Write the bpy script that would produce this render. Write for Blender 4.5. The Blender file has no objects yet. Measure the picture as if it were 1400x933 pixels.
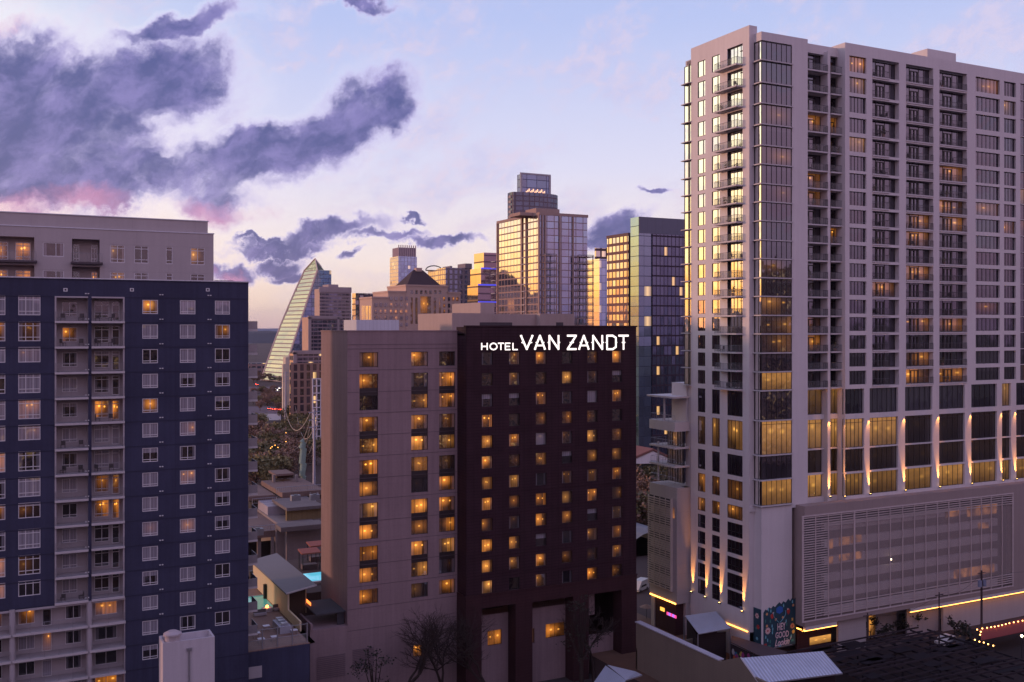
import bpy, math, random
from math import sin, cos, pi, sqrt, atan2, radians
from mathutils import Vector
R = random.Random(7)
SC = bpy.context.scene
COL = SC.collection
# ---------------------------------------------------------------- viewpoint
FPX, CX, HY, CAMZ = 1375.0, 700.0, 450.0, 52.0
TH = math.atan2(700, 1375)
CT, ST = cos(TH), sin(TH)
def ray(x):
    a = x - CX
    return (a*CT + FPX*ST, -a*ST + FPX*CT)
def at(x, y, D):
    r = ray(x); t = D/FPX
    return Vector((r[0]*t, r[1]*t, CAMZ - (y-HY)*t))
def ground(x, y, z=0.0):
    t = (CAMZ-z)/(y-HY); r = ray(x)
    return Vector((r[0]*t, r[1]*t, z))
class Fa:
    """a facade plane. S faces the viewer's street (y = c), W faces the sunset (x = c), E and N the other two"""
    def __init__(s, k, c): s.k, s.c = k, c
    def P(s, a, z, o=0.0):
        if s.k == 'S': return (a, s.c-o, z)
        if s.k == 'N': return (a, s.c+o, z)
        if s.k == 'W': return (s.c-o, a, z)
        return (s.c+o, a, z)
    def t(s, x):
        r = ray(x); return s.c/(r[1] if s.k in 'SN' else r[0])
    def a(s, x):
        r = ray(x); return (r[0] if s.k in 'SN' else r[1])*s.t(x)
    def z(s, x, y): return CAMZ - (y-HY)*s.t(x)
    def D(s, x): return s.t(x)*FPX
# ---------------------------------------------------------------- mesh collector
class MB:
    def __init__(s): s.v=[]; s.f=[]; s.m=[]; s.uv=[]; s.w=[]; s.smooth=False
    def quad(s, p, m=0, uv=None, w=(0,0,0,0)):
        n=len(s.v); s.v += [tuple(q) for q in p]; k=len(p)
        s.f.append(tuple(range(n,n+k))); s.m.append(m)
        s.uv.append(uv or [(0,0),(1,0),(1,1),(0,1)][:k] + [(0.5,0.5)]*max(0,k-4)); s.w.append(w)
    def box(s, x0,x1,y0,y1,z0,z1, m=0, w=(0,0,0,0)):
        if x0>x1: x0,x1=x1,x0
        if y0>y1: y0,y1=y1,y0
        if z0>z1: z0,z1=z1,z0
        c=[(x0,y0,z0),(x1,y0,z0),(x1,y1,z0),(x0,y1,z0),(x0,y0,z1),(x1,y0,z1),(x1,y1,z1),(x0,y1,z1)]
        for f in ((0,1,5,4),(1,2,6,5),(2,3,7,6),(3,0,4,7),(4,5,6,7),(3,2,1,0)):
            s.quad([c[i] for i in f], m, None, w)
    def fbox(s, f, a0,a1,z0,z1,o0,o1, m=0, w=(0,0,0,0)):
        p=f.P(a0,z0,o0); q=f.P(a1,z1,o1)
        s.box(p[0],q[0],p[1],q[1],p[2],q[2],m,w)
    def fquad(s, f, a0,a1,z0,z1,o, m=0, w=(0,0,0,0)):
        s.quad([f.P(a0,z0,o),f.P(a1,z0,o),f.P(a1,z1,o),f.P(a0,z1,o)], m, [(0,0),(1,0),(1,1),(0,1)], w)
    def tube(s, p, q, r0, r1=None, n=6, m=0, cap=True):
        r1 = r0 if r1 is None else r1
        p=Vector(p); q=Vector(q); d=(q-p)
        if d.length<1e-6: return
        d.normalize(); up=Vector((0,0,1)) if abs(d.z)<.9 else Vector((1,0,0))
        e1=d.cross(up).normalized(); e2=d.cross(e1)
        A=[p+e1*(r0*cos(2*pi*i/n))+e2*(r0*sin(2*pi*i/n)) for i in range(n)]
        B=[q+e1*(r1*cos(2*pi*i/n))+e2*(r1*sin(2*pi*i/n)) for i in range(n)]
        for i in range(n):
            j=(i+1)%n; s.quad([A[i],A[j],B[j],B[i]],m)
        if cap:
            s.quad(A[::-1],m); s.quad(B,m)
    def ball(s, c, r, m=0, sq=1.0, n=8, k=5, jit=0.0, rr=None):
        c=Vector(c); rows=[]
        for i in range(k+1):
            ph=pi*i/k; row=[]
            for j in range(n):
                th=2*pi*j/n; q=r*(1+(rr.uniform(-jit,jit) if rr else 0))
                row.append(c+Vector((q*sin(ph)*cos(th),q*sin(ph)*sin(th),q*sq*cos(ph))))
            rows.append(row)
        for i in range(k):
            for j in range(n):
                j2=(j+1)%n
                s.quad([rows[i][j],rows[i+1][j],rows[i+1][j2],rows[i][j2]],m)
    def prism(s, pts, d, m=0):
        """closed polygon pts (list of 3d) pushed by vector d"""
        A=[Vector(p) for p in pts]; B=[p+Vector(d) for p in A]; n=len(A)
        s.quad(A,m); s.quad(B[::-1],m)
        for i in range(n):
            j=(i+1)%n; s.quad([A[i],B[i],B[j],A[j]],m)
    def build(s, name, mats, parent=None, org=None):
        me=bpy.data.meshes.new(name)
        base = Vector(parent['base']) if parent is not None and 'base' in parent else Vector((0,0,0))
        if org is not None: base=Vector(org)
        me.from_pydata([(x-base.x,y-base.y,z-base.z) for x,y,z in s.v],[],s.f)
        if not isinstance(mats,(list,tuple)): mats=[mats]
        for m in mats: me.materials.append(m)
        me.polygons.foreach_set('material_index', s.m)
        uvl=me.uv_layers.new(name='UVMap'); dat=[]
        for u in s.uv:
            for c in u: dat += [c[0],c[1]]
        uvl.data.foreach_set('uv', dat)
        if any(w!=(0,0,0,0) for w in s.w):
            ca=me.color_attributes.new('win','FLOAT_COLOR','CORNER'); dat=[]
            for f,w in zip(s.f,s.w):
                for _ in f: dat += list(w)
            ca.data.foreach_set('color', dat)
        if s.smooth: me.polygons.foreach_set('use_smooth',[True]*len(s.f))
        me.update()
        o=bpy.data.objects.new(name, me); COL.objects.link(o)
        if parent is not None:
            o.parent=parent
            o['base']=tuple(base)
            if org is not None and 'base' in parent: o.location=base-Vector(parent['base'])
        elif org is not None:
            o.location=base; o['base']=tuple(base)
        return o
def tag(o, label, cat, group=None, kind=None):
    if label: o['label']=label
    if cat: o['category']=cat
    if group: o['group']=group
    if kind: o['kind']=kind
    return o
def thing(name, loc, label, cat, group=None):
    o=bpy.data.objects.new(name,None); COL.objects.link(o); o.empty_display_size=.5
    o.location=loc; o['base']=tuple(loc)
    return tag(o,label,cat,group)
def copy_thing(o, loc, label=None, rz=None, scale=None):
    c=o.copy(); COL.objects.link(c); c.location=loc; c['base']=tuple(loc)
    if rz is not None: c.rotation_euler=(0,0,rz)
    if scale is not None: c.scale=scale if isinstance(scale,(tuple,list)) else (scale,)*3
    if label: c['label']=label
    for ch in list(o.children):
        d=ch.copy(); COL.objects.link(d); d.parent=c
        for g in list(ch.children):
            e=g.copy(); COL.objects.link(e); e.parent=d
    return c
def struct(o): o['kind']='structure'; return o
# ---------------------------------------------------------------- materials
def nt(m): m.use_nodes=True; t=m.node_tree; t.nodes.clear(); return t
class NG:
    def __init__(s,t): s.t=t
    def n(s,ty,**k):
        o=s.t.nodes.new(ty)
        for a,b in k.items():
            if a.startswith('i_'):
                key=a[2:]; key=int(key) if key.isdigit() else key.replace('_',' ')
                s.put(o,key,b)
            else: setattr(o,a,b)
        return o
    def put(s,o,key,b):
        if isinstance(b,bpy.types.NodeSocket): s.t.links.new(b,o.inputs[key])
        else: o.inputs[key].default_value=b
    def M(s,op,a,b=None,c=None,clamp=False):
        o=s.t.nodes.new('ShaderNodeMath'); o.operation=op; o.use_clamp=clamp
        for i,x in enumerate((a,b,c)):
            if x is not None: s.put(o,i,x)
        return o.outputs[0]
    def V(s,op,a,b=None,out=0):
        o=s.t.nodes.new('ShaderNodeVectorMath'); o.operation=op; s.put(o,0,a)
        if b is not None:
            s.put(o,3 if op=='SCALE' else 1,b)
        return o.outputs[out]
    def mr(s,v,a,b,c=0.0,d=1.0,it='SMOOTHSTEP'):
        o=s.t.nodes.new('ShaderNodeMapRange'); o.interpolation_type=it
        for i,x in enumerate((v,a,b,c,d)): s.put(o,i,x)
        return o.outputs[0]
    def mix(s,f,a,b,bt='MIX'):
        o=s.t.nodes.new('ShaderNodeMix'); o.data_type='RGBA'; o.blend_type=bt
        s.put(o,0,f)
        for k,x in ((6,a),(7,b)):
            if not isinstance(x,bpy.types.NodeSocket) and len(x)==3: x=(*x,1)
            s.put(o,k,x)
        return o.outputs[2]
    def xyz(s,a,b,c):
        o=s.t.nodes.new('ShaderNodeCombineXYZ')
        for i,x in enumerate((a,b,c)): s.put(o,i,x)
        return o.outputs[0]
    def sep(s,v):
        o=s.t.nodes.new('ShaderNodeSeparateXYZ'); s.put(o,0,v); return o.outputs
    def ramp(s,f,stops):
        o=s.t.nodes.new('ShaderNodeValToRGB'); s.put(o,0,f); e=o.color_ramp.elements
        while len(e)<len(stops): e.new(.5)
        for i,(p,c) in enumerate(stops): e[i].position=p; e[i].color=(*c,1)
        return o.outputs[0]
    def noise(s,v,sc,det=3,rough=.5,out=0):
        o=s.t.nodes.new('ShaderNodeTexNoise'); s.put(o,'Vector',v)
        o.inputs['Scale'].default_value=sc; o.inputs['Detail'].default_value=det; o.inputs['Roughness'].default_value=rough
        return o.outputs[out]
MATS={}
def wallmat(name, col, rough=.85, var=.18, scale=.6, joint=None, bump=.0, streak=.12, jcol=.65):
    """plaster, concrete or metal with weathering; joint=(width, height) draws panel joints"""
    if name in MATS: return MATS[name]
    m=bpy.data.materials.new(name); t=nt(m); g=NG(t)
    out=g.n('ShaderNodeOutputMaterial'); b=g.n('ShaderNodeBsdfPrincipled')
    pos=g.n('ShaderNodeNewGeometry').outputs['Position']
    n1=g.noise(pos,scale*.35,4,.6); n2=g.noise(pos,scale*6,3,.6)
    s=g.sep(pos); a=g.M('ADD',s[0],s[1])
    st=g.noise(g.xyz(g.M('MULTIPLY',a,1.6),0.0,g.M('MULTIPLY',s[2],.07)),1.0,3,.6)
    f=g.M('ADD',g.M('MULTIPLY',g.M('SUBTRACT',n1,.5),var*2.2),g.M('MULTIPLY',g.M('SUBTRACT',n2,.5),var))
    f=g.M('ADD',f,g.M('MULTIPLY',g.M('SUBTRACT',st,.5),streak*2))
    f=g.M('ADD',f,1.0)
    if joint:
        fa=g.M('FRACT',g.M('DIVIDE',a,joint[0])); fz=g.M('FRACT',g.M('DIVIDE',s[2],joint[1]))
        ja=g.M('GREATER_THAN',g.M('ABSOLUTE',g.M('SUBTRACT',fa,.5)),.5-.03/joint[0])
        jz=g.M('GREATER_THAN',g.M('ABSOLUTE',g.M('SUBTRACT',fz,.5)),.5-.03/joint[1])
        j=g.M('MAXIMUM',ja,jz); f=g.M('MULTIPLY',f,g.M('SUBTRACT',1.0,g.M('MULTIPLY',j,1-jcol)))
    c=g.V('SCALE',(*col,),f); t.links.new(c,b.inputs['Base Color'])
    b.inputs['Roughness'].default_value=rough; b.inputs['Specular IOR Level'].default_value=.12
    if bump:
        bn=g.n('ShaderNodeBump'); bn.inputs['Strength'].default_value=bump; g.put(bn,'Height',n2); bn.inputs['Distance'].default_value=.05
        t.links.new(bn.outputs[0],b.inputs['Normal'])
    t.links.new(b.outputs[0],out.inputs[0]); MATS[name]=m; return m
def plain(name, col, rough=.6, metal=0.0, emit=None, es=1.0, alpha=None):
    if name in MATS: return MATS[name]
    m=bpy.data.materials.new(name); t=nt(m); g=NG(t)
    out=g.n('ShaderNodeOutputMaterial'); b=g.n('ShaderNodeBsdfPrincipled')
    pos=g.n('ShaderNodeNewGeometry').outputs['Position']
    f=g.mr(g.noise(pos,2.3,3,.6),0.0,1.0,.82,1.18,'LINEAR')
    t.links.new(g.V('SCALE',(*col,),f),b.inputs['Base Color'])
    b.inputs['Roughness'].default_value=rough; b.inputs['Metallic'].default_value=metal
    if emit:
        b.inputs['Emission Color'].default_value=(*emit,1); b.inputs['Emission Strength'].default_value=es
    if alpha is not None: b.inputs['Alpha'].default_value=alpha
    t.links.new(b.outputs[0],out.inputs[0]); MATS[name]=m; return m
def glassmat(name, refl=.15, tint=(1,1,1), dark=(.02,.016,.022), warm=(1.0,.30,.035), power=1.0, wob=.02, curt=(.30,.28,.33)):
    """window pane: reflection over an interior. face attribute win = lit, random, curtain, hue"""
    m=bpy.data.materials.new(name); t=nt(m); g=NG(t); m.cycles.emission_sampling='NONE'
    out=g.n('ShaderNodeOutputMaterial')
    at_=g.n('ShaderNodeAttribute',attribute_name='win'); w=g.sep(at_.outputs['Color']); hue=at_.outputs['Alpha']
    lit,rnd,cur=w[0],w[1],w[2]
    uv=g.sep(g.n('ShaderNodeUVMap').outputs[0]); u,v=uv[0],uv[1]
    pos=g.n('ShaderNodeNewGeometry').outputs['Position']
    # lamps
    r2=g.M('FRACT',g.M('MULTIPLY',rnd,7.31)); r3=g.M('FRACT',g.M('MULTIPLY',rnd,13.7)); r4=g.M('FRACT',g.M('MULTIPLY',rnd,29.3))
    lx=g.mr(r2,0.0,1.0,.18,.82,'LINEAR'); lz=g.mr(r3,0.0,1.0,.5,.78,'LINEAR')
    def spot(px,pz,rad):
        d=g.V('LENGTH',g.xyz(g.M('SUBTRACT',u,px),g.M('SUBTRACT',v,pz),0.0),out=1)
        return g.mr(d,0.0,rad,1.0,0.0)
    core=spot(lx,lz,.13); halo=spot(lx,lz,.75)
    lx2=g.M('SUBTRACT',1.0,lx); on2=g.M('GREATER_THAN',r4,.55)
    core2=g.M('MULTIPLY',spot(lx2,g.M('SUBTRACT',lz,.04),.11),on2)
    core=g.M('MAXIMUM',core,core2)
    nz=g.noise(g.xyz(g.M('MULTIPLY',u,2.2),g.M('MULTIPLY',v,2.2),g.M('MULTIPLY',rnd,50.0)),1.6,3,.6)
    furn=g.mr(nz,.30,.70,.35,1.0)
    folds=g.mr(g.M('SINE',g.M('ADD',g.M('MULTIPLY',u,34.0),g.M('MULTIPLY',rnd,9.0))),-1.0,1.0,.72,1.0,'LINEAR')
    # side curtains
    side=g.mr(g.M('ABSOLUTE',g.M('SUBTRACT',u,.5)),.30,.33,0.0,1.0)
    side=g.M('MULTIPLY',side,g.M('GREATER_THAN',r3,.45))
    blind=g.M('LESS_THAN',g.M('SUBTRACT',1.0,v),g.M('MULTIPLY',cur,1.02))
    cm=g.M('MAXIMUM',g.M('MULTIPLY',side,.5),blind)
    base=g.mix(cm,dark,curt); base=g.V('MULTIPLY',base,g.xyz(folds,folds,folds))
    r5=g.M('FRACT',g.M('MULTIPLY',rnd,3.71)); r6=g.M('FRACT',g.M('MULTIPLY',rnd,41.9))
    edge=g.mr(r5,0.0,1.0,.15,.95,'LINEAR'); uu=g.mr(g.M('GREATER_THAN',r6,.5),0.0,1.0,0.0,1.0); uu=g.M('ADD',g.M('MULTIPLY',uu,u),g.M('MULTIPLY',g.M('SUBTRACT',1.0,uu),g.M('SUBTRACT',1.0,u)))
    drape=g.mr(uu,edge,g.M('ADD',edge,.03),1.0,0.0)
    lvl=g.M('ADD',g.M('MULTIPLY',drape,g.M('MULTIPLY',folds,g.mr(r4,0.0,1.0,.05,.30,'LINEAR'))),g.M('MULTIPLY',g.M('SUBTRACT',1.0,drape),g.M('MULTIPLY',furn,.06)))
    e=g.M('ADD',lvl,g.M('MULTIPLY',g.M('MULTIPLY',halo,halo),g.mr(r6,0.0,1.0,.22,.75,'LINEAR')))
    e=g.M('ADD',e,g.M('MULTIPLY',g.M('MULTIPLY',core,core),g.mr(r3,0.0,1.0,1.0,2.6,'LINEAR')))
    big=g.M('GREATER_THAN',hue,.8); e=g.mix(big,g.xyz(e,e,e),g.xyz(*[g.M('ADD',g.M('MULTIPLY',g.mr(v,0.0,.85,.22,.60),g.M('ADD',.55,g.M('MULTIPLY',furn,.45))),g.M('MULTIPLY',core,.5))]*3)); e=g.sep(e)[0]
    e=g.M('MULTIPLY',g.M('MULTIPLY',e,lit),power)
    wc=g.mix(hue,warm,(1.0,.46,.11))
    wc=g.mix(g.M('MULTIPLY',core,.6),wc,(1.0,.50,.08))
    pr=g.n('ShaderNodeBsdfDiffuse'); t.links.new(base,pr.inputs[0])
    em=g.n('ShaderNodeEmission'); t.links.new(wc,em.inputs[0]); t.links.new(e,em.inputs[1])
    add=g.n('ShaderNodeAddShader'); t.links.new(pr.outputs[0],add.inputs[0]); t.links.new(em.outputs[0],add.inputs[1])
    gl=g.n('ShaderNodeBsdfGlossy'); gl.inputs['Color'].default_value=(*tint,1); gl.inputs['Roughness'].default_value=.03
    # each pane is set a little out of true and slightly bowed
    nn=g.n('ShaderNodeNewGeometry').outputs['Normal']
    jit=g.V('SCALE',g.V('SUBTRACT',g.xyz(r2,r3,r4),(.5,.5,.5)),wob)
    bow=g.V('SCALE',g.V('SUBTRACT',g.noise(pos,.9,1,.5,out=1),(.5,.5,.5)),wob*1.5)
    nrm=g.V('NORMALIZE',g.V('ADD',g.V('ADD',nn,jit),bow)); t.links.new(nrm,gl.inputs['Normal'])
    fr=g.n('ShaderNodeLayerWeight'); fr.inputs[0].default_value=.25
    fac=g.M('ADD',refl,g.M('MULTIPLY',fr.outputs['Fresnel'],.35),clamp=True)
    mx=g.n('ShaderNodeMixShader'); t.links.new(fac,mx.inputs[0]); t.links.new(add.outputs[0],mx.inputs[1]); t.links.new(gl.outputs[0],mx.inputs[2])
    t.links.new(mx.outputs[0],out.inputs[0]); MATS[name]=m; return m
def gridmat(name, fh, pw, frame, fz=.12, fa=.08, refl=.5, tint=(1,1,1), glass=(.03,.04,.06), lit=.04, litcol=(1.0,.6,.25), litp=1.2, z0=0.0, a0=0.0, wob=.03, bandz=None):
    """far facade: storeys and mullions with a pane of glass in each cell"""
    m=bpy.data.materials.new(name); t=nt(m); g=NG(t); m.cycles.emission_sampling='NONE'
    out=g.n('ShaderNodeOutputMaterial')
    geo=g.n('ShaderNodeNewGeometry'); pos=geo.outputs['Position']; s=g.sep(pos)
    a=g.M('DIVIDE',g.M('ADD',g.M('ADD',s[0],s[1]),a0+5000*pw),pw); z=g.M('DIVIDE',g.M('ADD',s[2],z0+50*fh),fh)
    ia=g.M('FLOOR',a); iz=g.M('FLOOR',z); ua=g.M('FRACT',a); uz=g.M('FRACT',z)
    nx=g.M('ABSOLUTE',g.sep(geo.outputs['True Normal'])[2])
    fm=g.M('MAXIMUM',g.M('LESS_THAN',ua,fa),g.M('LESS_THAN',uz,fz)); fm=g.M('MAXIMUM',fm,g.M('GREATER_THAN',nx,.5))
    wn=g.n('ShaderNodeTexWhiteNoise'); g.put(wn,'Vector',g.xyz(ia,iz,nx)); wc=g.sep(wn.outputs['Color'])
    l=g.M('LESS_THAN',wc[0],lit)
    sub=g.mr(g.M('ABSOLUTE',g.M('SUBTRACT',ua,.5)),.0,.45,1.2,.3,'LINEAR')
    em=g.n('ShaderNodeEmission'); em.inputs[0].default_value=(*litcol,1); t.links.new(g.M('MULTIPLY',g.M('MULTIPLY',l,sub),litp),em.inputs[1])
    gd=g.n('ShaderNodeBsdfDiffuse'); t.links.new(g.V('SCALE',(*glass,),g.mr(wc[1],0.0,1.0,.5,1.8,'LINEAR')),gd.inputs[0])
    add=g.n('ShaderNodeAddShader'); t.links.new(gd.outputs[0],add.inputs[0]); t.links.new(em.outputs[0],add.inputs[1])
    gl=g.n('ShaderNodeBsdfGlossy'); gl.inputs[0].default_value=(*tint,1); gl.inputs['Roughness'].default_value=.06
    jit=g.V('SCALE',g.V('SUBTRACT',wn.outputs['Color'],(.5,.5,.5)),wob)
    bow=g.V('SCALE',g.V('SUBTRACT',g.noise(pos,.35,2,.5,out=1),(.5,.5,.5)),wob)
    t.links.new(g.V('NORMALIZE',g.V('ADD',g.V('ADD',geo.outputs['Normal'],jit),bow)),gl.inputs['Normal'])
    mx=g.n('ShaderNodeMixShader'); mx.inputs[0].default_value=refl
    t.links.new(add.outputs[0],mx.inputs[1]); t.links.new(gl.outputs[0],mx.inputs[2])
    fd=g.n('ShaderNodeBsdfDiffuse'); t.links.new(g.V('SCALE',(*frame,),g.mr(g.noise(pos,.15,3,.6),0.0,1.0,.8,1.2,'LINEAR')),fd.inputs[0])
    m2=g.n('ShaderNodeMixShader'); t.links.new(fm,m2.inputs[0]); t.links.new(mx.outputs[0],m2.inputs[1]); t.links.new(fd.outputs[0],m2.inputs[2])
    t.links.new(m2.outputs[0],out.inputs[0]); MATS[name]=m; return m
# ---------------------------------------------------------------- facade kit
def wall(mb, f, a0,a1,z0,z1, holes, depth=.35, m=0, mr=None, o=0.0):
    mr = m if mr is None else mr
    if a0>a1: a0,a1=a1,a0
    H=[(round(max(a0,min(h[0],h[1])),3),round(min(a1,max(h[0],h[1])),3),round(max(z0,min(h[2],h[3])),3),round(min(z1,max(h[2],h[3])),3)) for h in holes]
    H=[h for h in H if h[1]-h[0]>.02 and h[3]-h[2]>.02]
    A=sorted({round(a0,3),round(a1,3)}|{h[0] for h in H}|{h[1] for h in H})
    Z=sorted({round(z0,3),round(z1,3)}|{h[2] for h in H}|{h[3] for h in H})
    for j in range(len(Z)-1):
        zc=(Z[j]+Z[j+1])/2; row=[h for h in H if h[2]<zc<h[3]]
        st=None
        for i in range(len(A)-1):
            ac=(A[i]+A[i+1])/2
            solid=not any(h[0]<ac<h[1] for h in row)
            if solid and st is None: st=A[i]
            if st is not None and (not solid or i==len(A)-2):
                en=A[i] if not solid else A[i+1]
                mb.fquad(f,st,en,Z[j],Z[j+1],o,m); st=None
    for h in H:
        q=lambda a,z,oo: f.P(a,z,oo)
        b=o-depth
        mb.quad([q(h[0],h[2],o),q(h[1],h[2],o),q(h[1],h[2],b),q(h[0],h[2],b)],mr)
        mb.quad([q(h[0],h[3],o),q(h[1],h[3],o),q(h[1],h[3],b),q(h[0],h[3],b)],mr)
        mb.quad([q(h[0],h[2],o),q(h[0],h[3],o),q(h[0],h[3],b),q(h[0],h[2],b)],mr)
        mb.quad([q(h[1],h[2],o),q(h[1],h[3],o),q(h[1],h[3],b),q(h[1],h[2],b)],mr)
def W4(lit=0.0, cur=0.0, hue=None): return (max(lit,1e-4), R.random(), cur, R.random() if hue is None else hue)
def win_geo(pane, fr, f, a0,a1,z0,z1, o, cols=2, rows=(), w=(0,0,0,0), fw=.07, split=False, fd=.06):
    """pane in pane-mesh, frame bars in frame-mesh; cols = lights across (or list of fractions), rows = fractions of cross bars"""
    if a0>a1: a0,a1=a1,a0
    if z0>z1: z0,z1=z1,z0
    e=fw
    if split:
        cs=[i/cols for i in range(cols+1)]
        for i in range(cols):
            b0=a0+(a1-a0)*cs[i]; b1=a0+(a1-a0)*cs[i+1]
            n=len(pane.v); pane.v+= [f.P(b0,z0,o),f.P(b1,z0,o),f.P(b1,z1,o),f.P(b0,z1,o)]
            pane.f.append((n,n+1,n+2,n+3)); pane.m.append(0); pane.uv.append([(cs[i],0),(cs[i+1],0),(cs[i+1],1),(cs[i],1)]); pane.w.append(w)
    else: pane.fquad(f,a0,a1,z0,z1,o,0,w)
    if fr is None: return
    p0,p1=o+.01,o+.01+fd
    fr.fbox(f,a0,a1,z0,z0+e,p0,p1); fr.fbox(f,a0,a1,z1-e,z1,p0,p1)
    fr.fbox(f,a0,a0+e,z0+e,z1-e,p0,p1); fr.fbox(f,a1-e,a1,z0+e,z1-e,p0,p1)
    cl=[i/cols for i in range(1,cols)] if isinstance(cols,int) else cols
    for c in cl:
        x=a0+(a1-a0)*c; fr.fbox(f,x-e*.45,x+e*.45,z0+e,z1-e,p0,p1-.012)
    for c in rows:
        zz=z0+(z1-z0)*c; fr.fbox(f,a0+e,a1-e,zz-e*.45,zz+e*.45,p0,p1-.02)
def emit(root, name, specs, mats, sub='frame', smat=None, cap=100):
    """specs = list of (size, function(part_mesh, sub_mesh)); the largest `cap` become parts of their own, the rest one part"""
    specs=sorted(specs,key=lambda s:-s[0])
    for s in specs[:cap]:
        a=MB(); b=MB(); s[1](a,b)
        o=a.build(name,mats,root)
        if b.v: b.build(sub,smat,o)
    if len(specs)>cap:
        a=MB(); b=MB()
        for s in specs[cap:]: s[1](a,b)
        o=a.build(name,mats,root); o['kind']='stuff'
        if b.v: c=b.build(sub,smat,o); c['kind']='stuff'
def rail(mb, pts, h=1.05, r=.02, step=.14, post=1.4, m=0, bar=.012):
    """picket railing along a polyline of floor-level points"""
    for p,q in zip(pts[:-1],pts[1:]):
        p=Vector(p); q=Vector(q); L=(q-p).length
        mb.tube(p+Vector((0,0,h)),q+Vector((0,0,h)),r,n=4,m=m); mb.tube(p+Vector((0,0,.12)),q+Vector((0,0,.12)),r*.8,n=4,m=m)
        n=max(1,int(L/step))
        for i in range(n+1):
            c=p.lerp(q,i/n); mb.tube(c+Vector((0,0,.12)),c+Vector((0,0,h)),bar,n=3,m=m,cap=False)
        n=max(1,int(L/post))
        for i in range(n+1):
            c=p.lerp(q,i/n); mb.tube(c,c+Vector((0,0,h)),r*1.3,n=4,m=m)
# ================================================================ palette
concrete = wallmat('pale_concrete',(.60,.55,.555),.8,.08,.5,None,streak=.09)
concrete_j = wallmat('jointed_concrete',(.58,.52,.53),.8,.05,.5,(3.2,2.95),streak=.05,jcol=.9)
podium_m = wallmat('podium_metal_panel',(.31,.245,.235),.6,.08,.5,(6,50),streak=.08,jcol=.85)
stucco = wallmat('mauve_stucco',(.275,.195,.205),.9,.16,.5,(50,1.55),streak=.24,jcol=.93)
darkbrick = wallmat('dark_brick',(.041,.019,.026),.75,.35,1.2,(1.2,.45),streak=.4,jcol=.55)
basebrick = wallmat('brown_brick',(.050,.022,.026),.8,.25,1.2,(1.2,.45),streak=.2,jcol=.75)
navy = wallmat('navy_paint',(.046,.047,.086),.75,.30,.5,(2.6,50),streak=.26,jcol=.86)
navy_dk = wallmat('navy_band',(.036,.037,.066),.75,.12,.5,streak=.14)
lilacwall = wallmat('grey_lilac_stucco',(.40,.36,.38),.9,.08,.5,streak=.08)
greywall = wallmat('warm_grey_panel',(.33,.29,.30),.85,.08,.5,(1.2,50),streak=.08,jcol=.9)
greywall2 = wallmat('warm_grey_render',(.42,.37,.37),.85,.08,.5,(4,3.5),streak=.08,jcol=.92)
whitefr = plain('white_vinyl_frame',(.62,.60,.62),.5)
darkfr = plain('dark_bronze_frame',(.035,.030,.034),.4,.3)
slabm = wallmat('slab_edge',(.50,.46,.47),.8,.08,1)
balrail = plain('grey_rail_metal',(.12,.11,.12),.4,.6)
palerail = plain('pale_rail_metal',(.30,.28,.30),.4,.4)
roofm = wallmat('roof_membrane',(.22,.20,.21),.9,.15,.5)
softgl = glassmat('apartment_glass',.10,wob=.02,power=1.2)
hotelgl = glassmat('hotel_glass',.20,power=1.35,wob=.02)
coolgl = glassmat('tower_glass',.17,tint=(.78,.80,.95),dark=(.020,.014,.020),power=.9,wob=.02,curt=(.06,.05,.06))
westgl = glassmat('tower_west_glass',.62,tint=(.98,1.0,.95),dark=(.02,.02,.02),power=.9,wob=.03)
lowgl = glassmat('tower_low_glass',.14,tint=(.8,.83,.95),dark=(.012,.010,.014),power=1.0,wob=.02,curt=(.06,.055,.065))
railgl = plain('rail_glass',(.16,.16,.17),.12,0,alpha=.30)

# ================================================================ the tall apartment tower on the right
vS, vP = 121.3, 123.0
S = Fa('S',vS); P_ = Fa('S',vP)
uW = P_.a(1024.4); Wf = Fa('W',uW)
tower = thing('apartment_tower',(uW+20,vS+12,0),'tall pale concrete apartment tower with balconies above a louvred garage podium','tower')
ubay0 = P_.a(1031.0)            # west return of the glass corner bay
zs = S.z
# storey lines: y of window sills read at the second window column
syl=[97.7,126.4,153.2,180.8,206.8,232.8,256.9,280.5,305.5,330.2,354.3,379,403.4,428.8,452.7,477.6,501.7,526.4]
ZB=[S.z(1161.3,y) for y in syl]          # sill height per storey, top first
HT=[ (ZB[i-1]-ZB[i]) if i else 3.4 for i in range(18)]
ztop2=S.z(1155,58); ztop1=S.z(1082.7,48.5)-.2
ub1=S.a(1082.8); u2=S.a(1155.5); uE=178.0; vN=vP+16.5
z_am = [S.z(1092,y) for y in (534.7,570,577,617.8,619.6,651.8,654.3,685.7)]  # openings of the amenity floors
z_pod = S.z(1100,692.9)
# --- section one: bay piers and two balcony bays (plane vP)
m=MB()
b1=(P_.a(1094),P_.a(1126.3)); b2=(P_.a(1130.0),P_.a(1149.5))
holes=[]
lev=[(z-.35) for z in ZB]                # balcony slab top
for i,z in enumerate(lev):
    top=(lev[i-1]-.32) if i else z+2.95
    for b in (b1,b2): holes.append((b[0],b[1],z-.02,top))
zlow1=z_am[0]
for b in (b1,b2): holes.append((b[0],b[1],z_am[1],lev[-1]-.45))
wall(m,P_,ub1,S.a(1157)+.2,z_pod,ztop1,holes+[(b[0],b[1],z_am[3],z_am[2]) for b in (b1,b2)]+[(b[0],b[1],z_am[5],z_am[4]) for b in (b1,b2)]+[(b[0],b[1],z_am[7],z_am[6]) for b in (b1,b2)],.85)
m.fbox(P_,b1[1],b2[0],z_pod,ztop1-1.0,0,.85)           # projecting fin between the balconies
m.fbox(P_,ub1,b1[0],z_pod,ztop1,.0,1.7)
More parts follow.
